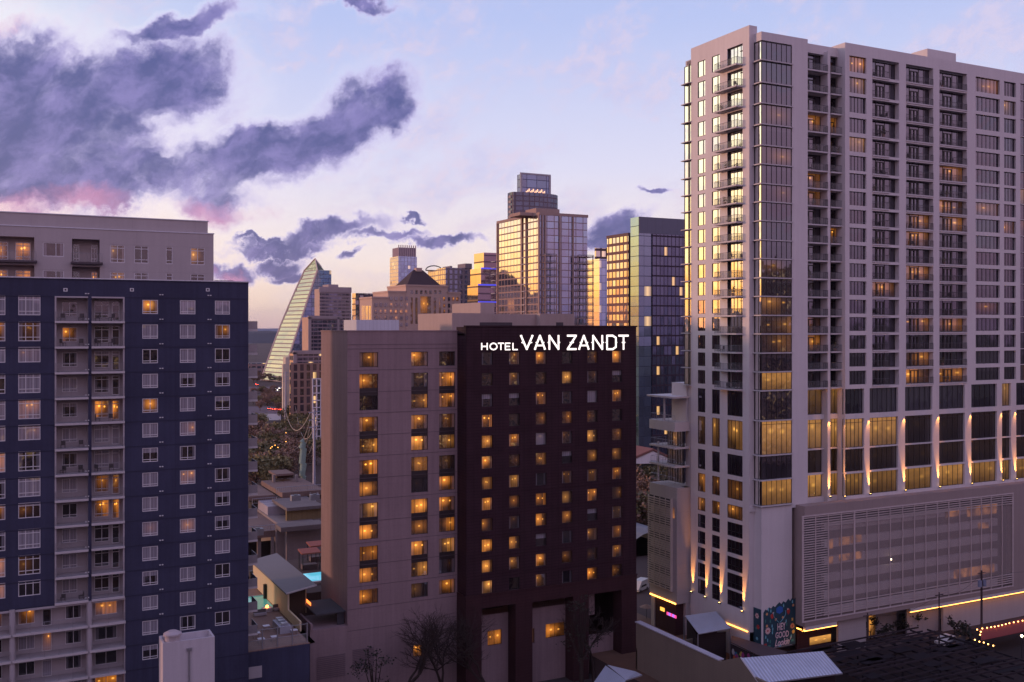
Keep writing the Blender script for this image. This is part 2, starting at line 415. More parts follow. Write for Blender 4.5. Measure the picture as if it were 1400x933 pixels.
m.fbox(P_,uW+.004,ubay0,0,ztop1+1.3,-.5,0.0)                # corner pier seen from the street
# cap above the corner bay
m.box(ubay0,ub1,vS,vP+.4,S.z(1041,55.3)+.05,ztop1)
m.box(uW+.01,ubay0+.6,vP+.01,vP+3,ztop1,ztop1+1.3)
# section two and three (plane vS)
colx=[(1161.3,1184.5),(1334,1367),(1372.8,1389)]
bays=[(1192.6,1229.3),(1238.8,1276),(1284.4,1322)]
colu=[(S.a(a),S.a(b)) for a,b in colx]; bayu=[(S.a(a),S.a(b)) for a,b in bays]
last=(S.a(1395),uE-2.5)
holes2=[]
for i,z in enumerate(ZB):
    h=2.62 if i<3 else (2.42 if i<7 else 2.26)
    for c in colu: holes2.append((c[0],c[1],z,z+h))
    top=(lev[i-1]-.32) if i else z+2.75
    for b in bayu: holes2.append((b[0],b[1],z-.35,top))
    holes2.append((last[0],last[1],z-.25,(ZB[i-1]-.37) if i else z+2.7))
amx=[(1154.6,1181.6),(1189,1228),(1237.4,1274.7),(1284,1319),(1328,1363),(1370,1382)]
amu=[(S.a(a),S.a(b)) for a,b in amx]+[(S.a(1389.4),uE-2.5)]
amz=[(z_am[1],z_am[0]),(z_am[3],z_am[2]),(z_am[5],z_am[4]),(z_am[7],z_am[6])]
for c in amu:
    for z0,z1 in amz: holes2.append((c[0],c[1],z0,z1))
wall(m,S,u2,uE,z_pod,ztop2,holes2,.5)
# deep pockets behind the balcony bays and the amenity glazing
for b in bayu:
    for i,z in enumerate(ZB):
        top=(lev[i-1]-.32) if i else z+2.75
        for a in (b[0],b[1]): m.quad([S.P(a,z-.35,-.5),S.P(a,top,-.5),S.P(a,top,-1.0),S.P(a,z-.35,-1.0)])
        m.quad([S.P(b[0],top,-.5),S.P(b[1],top,-.5),S.P(b[1],top,-1.0),S.P(b[0],top,-1.0)])
        m.quad([S.P(b[0],z-.35,-.5),S.P(b[1],z-.35,-.5),S.P(b[1],z-.35,-1.0),S.P(b[0],z-.35,-1.0)])
# return of section two
m.quad([(u2,vS,z_pod),(u2,vS,ztop2),(u2,vP-.01,ztop2),(u2,vP-.01,z_pod)]); m.quad([(u2,vP-.01,ztop1),(u2,vP-.01,ztop2),(u2,vP+6,ztop2),(u2,vP+6,ztop1)])
# west wall
vb=Wf.a(944.7); vend=Wf.a(934.0); ztopw=ztop1+1.3
wa=[(Wf.a(954.0),Wf.a(964.2)),(Wf.a(973.4),Wf.a(984.0)),(Wf.a(994.3),Wf.a(1015.2))]
wh=[]
for i,z in enumerate(ZB):
    h=2.62 if i<3 else (2.42 if i<7 else 2.26)
    for c in wa[:2]: wh.append((c[0],c[1],z,z+h))
    wh.append((wa[2][0],wa[2][1],z-.35,z+2.45 if i else z+2.9))
ylow=[(531,563.5),(569,607),(614,641),(647,672),(680,698),(703,721),(726,743),(748,765.5),(769.5,789),(792,812)]
zl=[(Wf.z(957,b),Wf.z(957,a)) for a,b in ylow]
for k,(z0,z1) in enumerate(zl):
    for c in wa: wh.append((c[0],c[1],z0,z1))
wall(m,Wf,vP,vb,0,ztopw,wh,.16)
for c in wa: pass
m.quad([(uW,vb,0),(uW,vb,ztopw),(uW+5,vb,ztopw),(uW+5,vb,0)])
# the corner below the glass bay
zbay=S.z(1041,692.9)
m.box(ubay0,ub1,vS,vP+.3,2.2,zbay-.25); m.box(uW+.05,uW+1.2,vP-.35,vP+.2,zbay-1.0,zbay-.3)
wm=m.build('wall',[concrete],tower)
# core volume and roof
m=MB(); m.box(uW+2.2,uE,vP+3,vN,0,ztop1-1.2); m.box(uW+.4,uE-.1,vS+2.4,vN,ztop1-1.0,ztop1-.5)
m.build('roof',[roofm],tower)
m=MB()
fr0=Fa('S',133.0); ux=fr0.a(1268); m.box(ux,fr0.a(1307),133.0,min(Fa('W',ux).a(1246),vN-.2),ztop2-1,fr0.z(1268,66.5)); m.build('plant_room',[concrete],tower)
# --- windows of the tower
specs=[]
def lit_p(p,lo=.35,hi=1.0): return R.uniform(lo,hi) if R.random()<p else 0.0
def add_win(sp, f, c, z0, z1, o, cols, rows=(), lit=0.0, cur=0.0, hue=None, fw=.08, D=160, split=False):
    w=W4(lit,cur,hue)
    sp.append(((abs(c[1]-c[0])*(z1-z0))/(D*D), lambda a,b: win_geo(a,b,f,c[0],c[1],z0,z1,o,cols,rows,w,fw,split)))
for i,z in enumerate(ZB):
    h=2.62 if i<3 else (2.42 if i<7 else 2.26)
    for k,c in enumerate(colu):
        lit=lit_p(.05,.2,.5)
        if (i,k) in ((0,0),): lit=.9
        if (i,k) in ((8,2),): lit=1.1
        if (i,k) in ((1,0),(4,0),(0,1),(7,1),(13,1)): lit=.45
        add_win(specs,S,c,z,z+h,-.4,[5,6,4][k],(),lit,R.choice([0,0,.3,.9,1]),None,.07,165+k*8)
    add_win(specs,S,last,z-.25,(ZB[i-1]-.37) if i else z+2.7,-.3,7,(),lit_p(.2,.2,.8),R.choice([0,0,1]),None,.07,190)
emit(tower,'window',specs,[coolgl],'frame',[darkfr])
specs=[]
for i,z in enumerate(ZB):
    h=2.62 if i<3 else (2.42 if i<7 else 2.26)
    for c in wa[:2]: add_win(specs,Wf,c,z,z+h,-.13,[.28,.32],(),0,0,None,.07)
emit(tower,'side_window',specs,[westgl],'frame',[darkfr])
specs=[]
for k,(z0,z1) in enumerate(zl):
    for j,c in enumerate(wa):
        lit=[0,.0,0,.55,1.0,0,0,0,0,0][k]
        if k==1: lit=[.35,.8,1.0][j]
        if k==0: lit=0
        if k==3: lit=[.8,.6,.7][j]
        add_win(specs,Wf,c,z0,z1,-.13,2 if j<2 else 4,(.35,) if k>4 else (),lit,0 if k>2 else .2,.8 if k==1 else .3,.08)
emit(tower,'office_window',specs,[lowgl],'frame',[darkfr])
# amenity storeys on the street side
specs=[]
for j,c in enumerate([b1,b2]+amu):
    for k,(z0,z1) in enumerate(amz):
        f,o=(P_,-.6) if j<2 else (S,-.45)
        lit=0.0
        if k==0: lit=lit_p(.25,.1,.5)
        if k==1: lit=.75 if j<4 else .02
        if k==2: lit=.03
        if k==3: lit=[.9,.5,.4,.35,.5,.8,.5,.4,.4][j]
        add_win(specs,f,c,z0,z1,o,[4,4,5,6,5,5,5,3,5][j],(.86,) if k==1 else (),lit,1.0 if (k==1 and j<4) else (R.choice([0,1]) if k==0 else 0),.95,.09)
emit(tower,'storefront_window',specs,[lowgl],'frame',[darkfr])
# glass corner bay
Bw=Fa('W',ubay0)
bz=[S.z(1041,y) for y in (55.3,82.3,112.9,141.3,170,198.7,224.4,251.2,275.8,302,328.2,353.7,380,405.4,431.4,456.9,483.1,509.1,534.7,575.9,623.5,657.4,692.9)]
sp1=[]
for i in range(len(bz)-1):
    z1,z0=bz[i]-.08,bz[i+1]+.08
    lit=[0,0,0,.18,0,.3,0,.12,0,0,0,.15,0,.35,.5,.35,0,.9,0,.95,0,.8][i]
    low=i>16
    f=S
    m=MB(); m.box(ubay0-.35,ub1,vS-.35,vP-.01,bz[i+1]-.09,bz[i+1]+.09); m.build('bay_floor_edge',[slabm],tower)
    w=W4(lit,1.0 if i==19 else R.choice([0,0,.25]),.9 if low else .5)
    sp1.append((1,(lambda z0,z1,w: lambda a,b: win_geo(a,b,S,ubay0+.05,ub1-.05,z0,z1,-.08,6,(.9,) if w[0]>.9 else (),w,.07,False))(z0,z1,w)))
emit(tower,'bay_window',sp1,[coolgl],'frame',[darkfr])
sp1=[]
for i in range(len(bz)-1):
    z1,z0=bz[i]-.08,bz[i+1]+.08; w=W4(0 if i<17 else .3)
    sp1.append((1,(lambda z0,z1,w: lambda a,b: win_geo(a,b,Bw,vS+.05,vP-.05,z0,z1,-.08,[.45],(),w,.07,False))(z0,z1,w)))
emit(tower,'bay_side_window',sp1,[westgl],'frame',[darkfr])
# far left glass strip of the west wall, with thin slabs
m=MB(); sp1=[]
zz=[Wf.z(940,y) for y in (91.0,)]
for i,z in enumerate(lev):
    t=(lev[i-1]-.15) if i else z+3.1
    m.box(uW-.42,uW+4,vb-.1,vend+.12,z-.12,z+.02)
    w=W4(0)
    sp1.append((1,(lambda z0,z1,w: lambda a,b: win_geo(a,b,Wf,vb+.05,vend,z0,z1,-.3,2,(),w,.07))(z+.03,t,w)))
    sp1.append((.5,(lambda z0,z1,w: lambda a,b: win_geo(a,b,Fa('S',vb),uW-.28,uW-.02,z0,z1,-.2,1,(),w,.05))(z+.03,t,w)))
emit(tower,'edge_window',sp1,[westgl],'frame',[darkfr])
m.box(uW+.5,uW+4,vb+.03,vend-.02,0,ztopw-1.6)
m.build('edge_floor_slab',[slabm],tower)
# balconies
def balcony(root,f,a0,a1,z,out,back,slab=slabm,rm=balrail,glass=True,inn=0.0):
    s=MB(); s.fbox(f,a0,a1,z-.24,z,-back,out); o=s.build('balcony',[slab],root)
    r=MB(); h=1.05
    def run(p,q):
        p=Vector(p);q=Vector(q);L=(q-p).length;n=max(2,int(L/.95))
        r.tube(p+Vector((0,0,h)),q+Vector((0,0,h)),.03,n=4,m=0); r.tube(p+Vector((0,0,.1)),q+Vector((0,0,.1)),.02,n=4,m=0)
        for i in range(n+1):
            c=p.lerp(q,i/n); r.tube(c,c+Vector((0,0,h)),.03,n=4,m=0)
        if glass: r.quad([p+Vector((0,0,.14)),q+Vector((0,0,.14)),q+Vector((0,0,h-.04)),p+Vector((0,0,h-.04))],1)
        else:
            n=int(L/.2)
            for i in range(n+1):
                c=p.lerp(q,i/max(1,n)); r.tube(c+Vector((0,0,.1)),c+Vector((0,0,h)),.012,n=3,m=0,cap=False)
    e=out-.06
    P0,P1,P2,P3=f.P(a0+.05,z,inn),f.P(a0+.05,z,e),f.P(a1-.05,z,e),f.P(a1-.05,z,inn)
    run(P0,P1);run(P1,P2);run(P2,P3)
    r.build('railing',[rm,railgl],o)
for i,z in enumerate(lev):
    balcony(tower,P_,b1[0]-.05,b1[1]-.02,z,1.05,.0)
    balcony(tower,P_,b2[0]+.02,b2[1]+.75,z,1.05,.0)
    balcony(tower,Wf,Wf.a(1015.4),Wf.a(985),z,1.3,.0)
# recessed slabs, rails and glass behind the three street-side bays
for b,(xa,xb) in zip(bayu,bays):
    sl=MB(); 
    for i,z in enumerate(lev):
        frac=.62 if b is bayu[0] else 1.0
        e=b[0]+(b[1]-b[0])*frac
        balcony(tower,S,b[0]+.02,e-.02,z+.16,.12,.96,glass=False,inn=-.5)
        sl.box(e,b[1]-.02,vS+.02,vS+.98,z-.22,z+.14) if frac<1 else None
    if sl.v: sl.build('bay_floor_slab',[slabm],tower)
specs=[]
for b in bayu:
    for i,z in enumerate(lev):
        t=(lev[i-1]-.1) if i else z+3.0
        lit=lit_p(.06,.3,.8)
        if b is bayu[1] and i in (8,9,11,14,16,17): lit=[.5,.45,.6,.4,.6,1.1][(8,9,11,14,16,17).index(i)]
        if b is bayu[2] and i in (5,7,8,14,17): lit=.7
        c=b; w=W4(lit,R.choice([0,0,0,.2]),.2); L=c[1]-c[0]
        specs.append((1,(lambda c,z,t,w,L:lambda a,q:(win_geo(a,q,S,c[0],c[1],z+.2,t,-.97,[.14,.28,.62,.80],(),w,.09),
            q.fbox(S,c[0]+L*.30,c[0]+L*.60,z+2.3,z+2.42,-.94,-.84),q.fbox(S,c[0]+L*.30,c[0]+L*.34,z+.2,z+2.3,-.94,-.84),q.fbox(S,c[0]+L*.56,c[0]+L*.60,z+.2,z+2.3,-.94,-.84),q.fbox(S,c[0]+L*.44,c[0]+L*.46,z+.2,z+2.3,-.94,-.84)))(c,z,t,w,L)))
for b in (b1,b2):
    for i,z in enumerate(lev):
        t=(lev[i-1]-.1) if i else z+2.95
        lit=lit_p(.06,.3,.8)
        if b is b1 and i in (3,6,15): lit=.6
        if b is b2 and i in (9,): lit=.9
        c=b; w=W4(lit,R.choice([0,0,0,.2]),.2); L=c[1]-c[0]
        specs.append((1,(lambda c,z,t,w,L:lambda a,q:(win_geo(a,q,P_,c[0],c[1],z+.02,t,-.83,[.2,.8],(),w,.09),
            q.fbox(P_,c[0]+L*.26,c[0]+L*.74,z+2.15,z+2.3,-.81,-.70),q.fbox(P_,c[0]+L*.26,c[0]+L*.30,z+.1,z+2.15,-.81,-.70),q.fbox(P_,c[0]+L*.70,c[0]+L*.74,z+.1,z+2.15,-.81,-.70),q.fbox(P_,c[0]+L*.48,c[0]+L*.51,z+.1,z+2.15,-.81,-.70)))(c,z,t,w,L)))
emit(tower,'balcony_glazing',specs,[coolgl],'frame',[darkfr])
specs=[]
for i,z in enumerate(lev):
    c=wa[2]; w=W4(0,0)
    specs.append((1,(lambda z,w,i:lambda a,q:(win_geo(a,q,Wf,c[0],c[1],z+.02,(ZB[i]+2.45 if i else z+3.2),-.42,[.22,.45,.68],(),w,.08),
        q.fbox(Wf,c[1]+.1,c[1]+.2,z,z+2.3,-.4,-.3),q.fbox(Wf,c[1]+.1,c[1]+1.0,z+2.2,z+2.32,-.4,-.3)))(z,w,i)))
emit(tower,'side_balcony_glazing',specs,[westgl],'frame',[darkfr])
# ---- podium with the louvred and perforated garage screen
pu0=S.a(1088.0)*1.0; tb=vS/ray(1088)[1]; pu0=ray(1088)[0]*tb; vF=pu0/ray(1100)[0]*ray(1100)[1]
F=Fa('S',vF); zP=F.z(1100,692.9); zPb=F.z(1099,858)   # underside of the podium box
zfl=F.z(1098.7,850)
sc0,sc1,sct,scb=F.a(1097.6),F.a(1384.6),F.z(1098,707.5),F.z(1098.7,850)
m=MB(); 
wall(m,F,pu0,uE,zPb,zP,[(sc0,sc1,scb,sct)],1.2)
m.box(pu0+.02,uE,vF+.02,vS+.02,zP-.3,zP+.002); m.quad([(pu0,vF,zPb),(pu0,vF,zP),(pu0,vS+1,zP),(pu0,vS+1,zPb)])
m.quad([(pu0,vF,zPb),(uE,vF,zPb),(uE,vS+1,zPb),(pu0,vS+1,zPb)])
m.build('podium_wall',[podium_m],tower)
m=MB(); nfl=6; fhh=(sct-scb)/6.0
for k in range(7):
    zc=scb+fhh*(k)-.1
    m.fbox(F,F.a(1132.5),F.a(1370),zc,zc+fhh*.46,-1.6,-.9)
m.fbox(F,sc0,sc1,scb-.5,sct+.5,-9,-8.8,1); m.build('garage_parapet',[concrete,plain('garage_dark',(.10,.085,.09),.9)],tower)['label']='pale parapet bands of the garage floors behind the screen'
perf=bpy.data.materials.new('perforated_metal'); t=nt(perf); g=NG(t)
o_=g.n('ShaderNodeOutputMaterial'); b_=g.n('ShaderNodeBsdfPrincipled'); b_.inputs['Base Color'].default_value=(.46,.37,.36,1); b_.inputs['Roughness'].default_value=.6
tr=g.n('ShaderNodeBsdfTransparent'); mx=g.n('ShaderNodeMixShader'); mx.inputs[0].default_value=.32
t.links.new(tr.outputs[0],mx.inputs[1]); t.links.new(b_.outputs[0],mx.inputs[2]); t.links.new(mx.outputs[0],o_.inputs[0])
louv=plain('louvre_blade',(.52,.43,.42),.6)
seams=[F.a(x) for x in (1115,1132.5,1150,1168,1185,1201,1217,1234,1250,1265.5,1281.5,1297,1312,1327.5,1341.5,1355,1370)]
edges=[sc0]+seams+[sc1]
lv=MB(); 
zz=sct-.15
nrow=int((sct-scb)/.38)
for i in range(nrow):
    z=sct-.18-i*(sct-scb-.3)/nrow
    full = i<5 or i>=nrow-5
    e1 = sc1 if full else edges[2]
    lv.fbox(F,sc0+.1,e1-.1,z-.09,z+.06,-.12,.02)
lv.build('louvre_blades',[louv],tower)['kind']='stuff'
zt2=sct-.18-4.6*(sct-scb-.3)/nrow; zb2=sct-.18-(nrow-5.4)*(sct-scb-.3)/nrow
for i in range(2,len(edges)-1):
    m=MB(); hgt=0
    m.fbox(F,edges[i]+.04,edges[i+1]-.04,zb2,zt2,-.12,-.09); p=m.build('screen_panel',[perf],tower)
for i in range(len(edges)):
    m=MB(); wd=.14 if i in(0,len(edges)-1,4) else .06
    m.fbox(F,edges[i]-wd,edges[i]+wd,scb,sct,-.06,.08); m.build('screen_mullion',[louv],tower)
m=MB(); m.fbox(F,sc0-.14,sc1+.14,sct,sct+.2,-.1,.1); m.fbox(F,sc0-.14,sc1+.14,scb-.2,scb,-.1,.1); m.build('screen_frame',[louv],tower)
# lit rooms behind the screen
glowm=bpy.data.materials.new('garage_lamp_glow'); t=nt(glowm); g=NG(t); glowm.cycles.emission_sampling='NONE'
o_=g.n('ShaderNodeOutputMaterial'); b_=g.n('ShaderNodeBsdfPrincipled'); b_.inputs['Base Color'].default_value=(.3,.2,.15,1); b_.inputs['Emission Color'].default_value=(1.0,.36,.10,1)
nz=g.noise(g.n('ShaderNodeNewGeometry').outputs['Position'],.55,3,.6); t.links.new(g.mr(nz,.35,.70,.01,.40),b_.inputs['Emission Strength']); t.links.new(b_.outputs[0],o_.inputs[0])
for (xa,xb,y0,y1) in ((1138.5,1144,739,752),(1152.5,1167,736.5,747.5),(1168.5,1183,734,744),(1138.5,1144,763,773),(1152.5,1167,760,769),(1168.5,1183,757,767),(1298,1317,701,709),(1328,1368,694,708),(1343,1357,717,725),(1310,1365,781,793)):
    m=MB(); a0,a1=F.a(xa),F.a(xb); m.fbox(F,a0,a1,F.z(xa,y1),F.z(xa,y0),-.89,-.8); m.build('lit_garage_bay',[glowm],tower)
m=MB(); p=at(1276,780,159); m.ball((p.x,vF+.6,p.z),.16); m.build('garage_lamp',[plain('bulb_white',(1,1,1),.5,emit=(1,.8,.5),es=12)],tower)
# cove light under the podium and base walls
cove=plain('cove_light',(1,.8,.4),.5,emit=(1.0,.38,.06),es=7)
zc=F.z(1100,863.7)
def cove_strip(a0,a1,z,f=F,o=-.1):
    m=MB(); m.fbox(f,a0,a1,z-.05,z+.05,o-.1,o); m.build('cove_light',[cove],tower)
m=MB(); m.fbox(F,pu0+.3,F.a(1145),zc+.05,zPb-.02,-.6,-.1); m.fbox(F,F.a(1245.5),uE,zc+.05,zPb-.02,-.6,-.1)
m.build('podium_soffit',[concrete],tower)
cove_strip(pu0+.2,F.a(1145),zc); cove_strip(F.a(1245.5),uE,zc)
m=MB(); m.box(pu0+.15,pu0+.28,vF+.1,vS,zc-.07,zc+.07); m.build('cove_light',[cove],tower)
m=MB(); G_=Fa('S',vF+1.0)
m.fbox(G_,pu0+.8,G_.a(1146),0,zc-.1,-2,-1.5,1)             # dark storefront
m.fbox(G_,G_.a(1146),G_.a(1184),0,zPb+.02,-.4,0,0)
m.fbox(G_,G_.a(1184),G_.a(1246),0,zPb,-3.4,-3.1,2)
m.fbox(G_,G_.a(1246),G_.a(1290),0,zc-.1,-1.2,-.9,2)
m.fbox(G_,G_.a(1290),uE,0,zc-.2,-.5,-.05,0)
m.build('base_wall',[greywall2,basebrick,greywall],tower)
m=MB(); D0=Fa('S',vF+4.05); m.fquad(D0,D0.a(1188),D0.a(1197),.2,4.4,0,0,(1.3,.3,0,.6)); m.build('lobby_window',[lowgl],tower)
m=MB(); D0=Fa('S',vF+2.4); m.fquad(D0,D0.a(1107),D0.a(1136),1.4,2.6,0,0,(1.6,.3,0,.9)); m.build('shop_window',[lowgl],tower)
# pier uplights
upx=[(1126.3,686),(1152.5,682),(1187.3,677),(1235.6,671),(1282.4,665),(1326.4,659.5),(1368.8,653.5),(1387.6,651)]
fix=plain('uplight_lens',(1,.8,.5),.5,emit=(1.0,.55,.14),es=14)
def spotlamp(loc,aim,power,size=radians(38),col=(1.0,.38,.07),name='uplight_beam'):
    l=bpy.data.lights.new(name,'SPOT'); l.energy=power; l.spot_size=size; l.spot_blend=.8; l.color=col; l.shadow_soft_size=.06
    o=bpy.data.objects.new(name,l); COL.objects.link(o); o.location=loc
    d=(Vector(aim)-Vector(loc)).normalized(); o.rotation_euler=d.to_track_quat('-Z','Y').to_euler()
    return o
for j,(x,y) in enumerate(upx):
    a=S.a(x)+.1; z=z_am[7]+.15
    if j==0: a=(b1[1]+b2[0])/2
    yo=vS if j else vS+.9
    m=MB(); m.box(a-.13,a+.13,yo-.5,yo-.22,z-.2,z); m.quad([(a-.1,yo-.46,z+.006),(a+.1,yo-.46,z+.006),(a+.1,yo-.26,z+.006),(a-.1,yo-.26,z+.006)],1)
    m.build('uplight',[darkfr,fix],tower)
    spotlamp((a,yo-.34,z+.08),(a,yo-.05,z+7),9500,radians(26))
    zt=z_am[2]+.25
    spotlamp((a,yo-.5,zt),(a,yo+.05,zt-2.2),700,radians(50))
for x,y in ((947.3,808.5),(966,815.5),(985.8,823.5),(1016.8,835)):
    a=Wf.a(x); z=Wf.z(x,y)
    m=MB(); m.box(uW-.5,uW-.2,a-.14,a+.14,z-.2,z); m.quad([(uW-.46,a-.1,z+.006),(uW-.46,a+.1,z+.006),(uW-.24,a+.1,z+.006),(uW-.24,a-.1,z+.006)],1)
    m.build('uplight',[darkfr,fix],tower)
    spotlamp((uW-.34,a,z+.08),(uW-.05,a,z+7),10000,radians(24))
# base strip light on the west side
m=MB(); zb_=Wf.z(1013,860); m.box(uW-.12,uW-.02,vP+.3,Wf.a(992),zb_-.05,zb_+.05); m.build('cove_light',[cove],tower)
m=MB(); m.box(uW+.1,uW+1,vP,Wf.a(992),0,zb_-.1); m.build('base_wall',[basebrick],tower)
# --- west annex: garage screen below, terraces above
AD=150.8
ua=uW-.1; v0a=vend+.6; v1a=AD
An=Fa('W',ua)
# find its real extent from the photo edges: west face 887..931, street face 931..942
ua=Wf.a(935) and uW-2.3; An=Fa('W',ua); v0a=An.a(925.5); v1a=An.a(888)
zt_=An.z(900,662); zb0=An.z(925,826.5)
m=MB(); m.box(ua,uW+3,v0a,v1a,zb0,zt_); m.box(ua+2.5,uW+3,v0a+.5,v1a-.3,0,zb0); m.box(ua+.2,ua+1.0,v1a-1.2,v1a-.2,0,zb0); m.box(uW-.4,uW+4,vend+.2,v0a+.1,0,zt_)
aw=m.build('annex_wall',[greywall2],tower)
m=MB(); 
zs0,zs1=An.z(905,805.0)+.3,An.z(905,680)
ns=40
for i in range(ns):
    z=zs0+(zs1-zs0)*i/ns
    m.box(ua-.45,ua-.3,v0a+1.3,v1a-.05,z,z+.17)
for q in range(5): 
    y=v0a+1.3+(v1a-v0a-1.35)*q/4; m.box(ua-.3,ua-.15,y-.06,y+.06,zs0,zs1)
m.box(ua-.5,ua-.02,v0a+1.1,v0a+1.3,zs0-.1,zs1+.2); m.build('annex_louvres',[wallmat('warm_louvre',(.50,.42,.38),.7)],tower)['label']='pale horizontal screen blades over the annex garage'
m=MB(); nb=5
m.box(ua-.02,ua+.01,v0a+1.3,v1a-.05,zs0,zs1)
for i in range(nb):
    z=zs0+.8+(zs1-zs0-1.2)*i/nb
    bb_=MB(); bb_.box(ua-.12,ua-.03,v0a+2.0,v1a-.5,z,z+1.55); bb_.build('garage_spandrel',[greywall2],tower)
m.build('annex_gap_shade',[plain('gap_shade',(.03,.022,.022),.9)],tower)  # dark backing sheet painted as the shade in the gaps between blades
m=MB(); z=An.z(918,706); m.box(ua-.06,ua-.035,An.a(920)-.5,An.a(920)+.5,z-.2,z+1.6); m.build('lit_stair_window',[glowm],tower)
m=MB(); zz=An.z(905,817)-.25; m.box(ua-.1,ua+.05,v0a+.3,v1a-.2,zb0-.08,zb0+.1); m.build('cove_light',[cove],tower)
# terraces
tz=[An.z(905,y) for y in (658,634,609,575)]      # floor levels
m=MB(); 
ve=v1a-2.2
for k,z in enumerate(tz[1:3]): m.box(ua-.3,uW+3,v0a+.2,v1a-.4,z-.3,z)
m.box(ua-.3,uW+3,v0a+.2,v1a-.4,tz[3]-1.6,tz[3]); m.box(ua-.6,uW+3,v0a+.4,v1a,tz[3]+4.0,tz[3]+4.3); 
m.box(ua+2.6,uW+4,v0a+.8,v1a-3,tz[3],tz[3]+6.5)
m.build('terrace_slab',[concrete],tower)
for z in (tz[0],tz[1],tz[3]):
    y=v1a-2.4 if z!=tz[3] else An.a(907)
    m=MB(); m.tube((ua+.2,y,z),(ua+.2,y,z+(3.7 if z!=tz[3] else 4)),.16,n=8); m.build('terrace_column',[concrete],tower)
for k,z in enumerate(tz):
    rr=MB(); pts=[(ua-.1,v0a+.4,z),(ua-.1,v1a-.6,z),(ua+3,v1a-.6,z)]
    rail(rr,pts,1.1,.03,.35,1.6); rr.build('terrace_railing',[palerail],tower)
specs=[]
for k in (0,1,2):
    z0,z1=tz[k]+.02,tz[k+1]-.32 if k<2 else tz[3]-1.6
    for q in range(3):
        c0=v0a+.5+q*(ve-v0a-1.5)/3; c1=c0+(ve-v0a-1.5)/3
        lit=.8 if (k==2 and q==1) else .08
        w=W4(lit,1 if lit>.5 else 0,.6)
        specs.append((1,(lambda c0,c1,z0,z1,w:lambda a,b:win_geo(a,b,Fa('W',ua+1.6),c0,c1,z0,z1,0,2,(),w,.08))(c0,c1,z0,z1,w)))
    specs.append((1,(lambda z0,z1,w:lambda a,b:win_geo(a,b,Fa('S',v0a+.45),ua+1.6,uW-.4,z0,z1,0,2,(),w,.08))(z0,z1,W4(.1))))
emit(tower,'terrace_glazing',specs,[lowgl],'frame',[darkfr])

# ================================================================ the hotel
vD,vL=135.4,138.6
HD=Fa('S',vD); HL=Fa('S',vL)
uL=HL.a(475.0); uDW=HD.a(637.2); uDE=HD.a(869.8); HW=Fa('W',uL); vHB=HW.a(439)
hotel=thing('hotel',(uDW,vD+8,0),'mauve and near-black brick hotel tower with an illuminated rooftop name','hotel')
zHt=HL.z(475,453.6); zDt=HD.z(637,447.2)
cx=[(658.8,673.8),(696.1,710.9),(732.6,747.1),(768.5,782.5),(803.1,816.8),(837.1,850.7)]
LIT=[[0,.5,1,0,.35,1.1],[.2,.45,.25,1,.35,0],[0,0,.75,0,0,.8],[1,.15,.45,.65,.3,0],[1,.7,.08,.25,1,.5],[1,.25,.75,0,.7,.6],[.8,.65,0,.45,.45,.6],
     [1,.6,.9,.7,.8,.5],[.6,.2,1,.6,.05,.3],[1.2,.8,.08,.08,.6,.55],[.95,.7,.9,.5,.25,.55],[.9,.08,.6,0,.95,.45]]
zr0=HD.z(665,499.4); fl=28.42*HD.t(665)
zbelt=HD.z(637,816)
holes=[];specs=[]
for r in range(12):
    for c in range(6):
        a0,a1=HD.a(cx[c][0]),HD.a(cx[c][1]); z0=zr0-r*fl; z1=z0+17.4*HD.t(665)
        holes.append((a0,a1,z0,z1))
        l=LIT[r][c]; w=W4(l**2.1*R.uniform(.7,1.15),0 if l>.1 else R.choice([0,0,.4,1]),R.choice([0,.05,.15,.3,.6]))
        specs.append((1,(lambda a0,a1,z0,z1,w:lambda a,b:win_geo(a,b,HD,a0,a1,z0,z1,-.28,[.86] ,(),w,.05))(a0,a1,z0,z1,w)))
m=MB(); wall(m,HD,uDW,uDE,zbelt,zDt,holes,.35)
m.quad([(uDW,vD,zbelt-.01),(uDW,vD,zDt),(uDW,vL+.3,zDt),(uDW,vL+.3,zbelt)]); m.quad([(uDE,vD,-3),(uDE,vD,zDt),(uDE,vD+18,zDt),(uDE,vD+18,-3)])
m.box(uDW,uDE,vD+.5,vD+18,zDt-1.3,zDt-1.0)
m.fbox(HD,uDW-.12,uDE+.12,zDt,zDt+.22,-.6,.12)
for r in range(12):     # raised joint courses at each storey
    m.fbox(HD,uDW+.02,uDE-.02,zr0-r*fl-.62,zr0-r*fl-.56,0,.035)
m.build('brick_wall',[darkbrick],hotel)
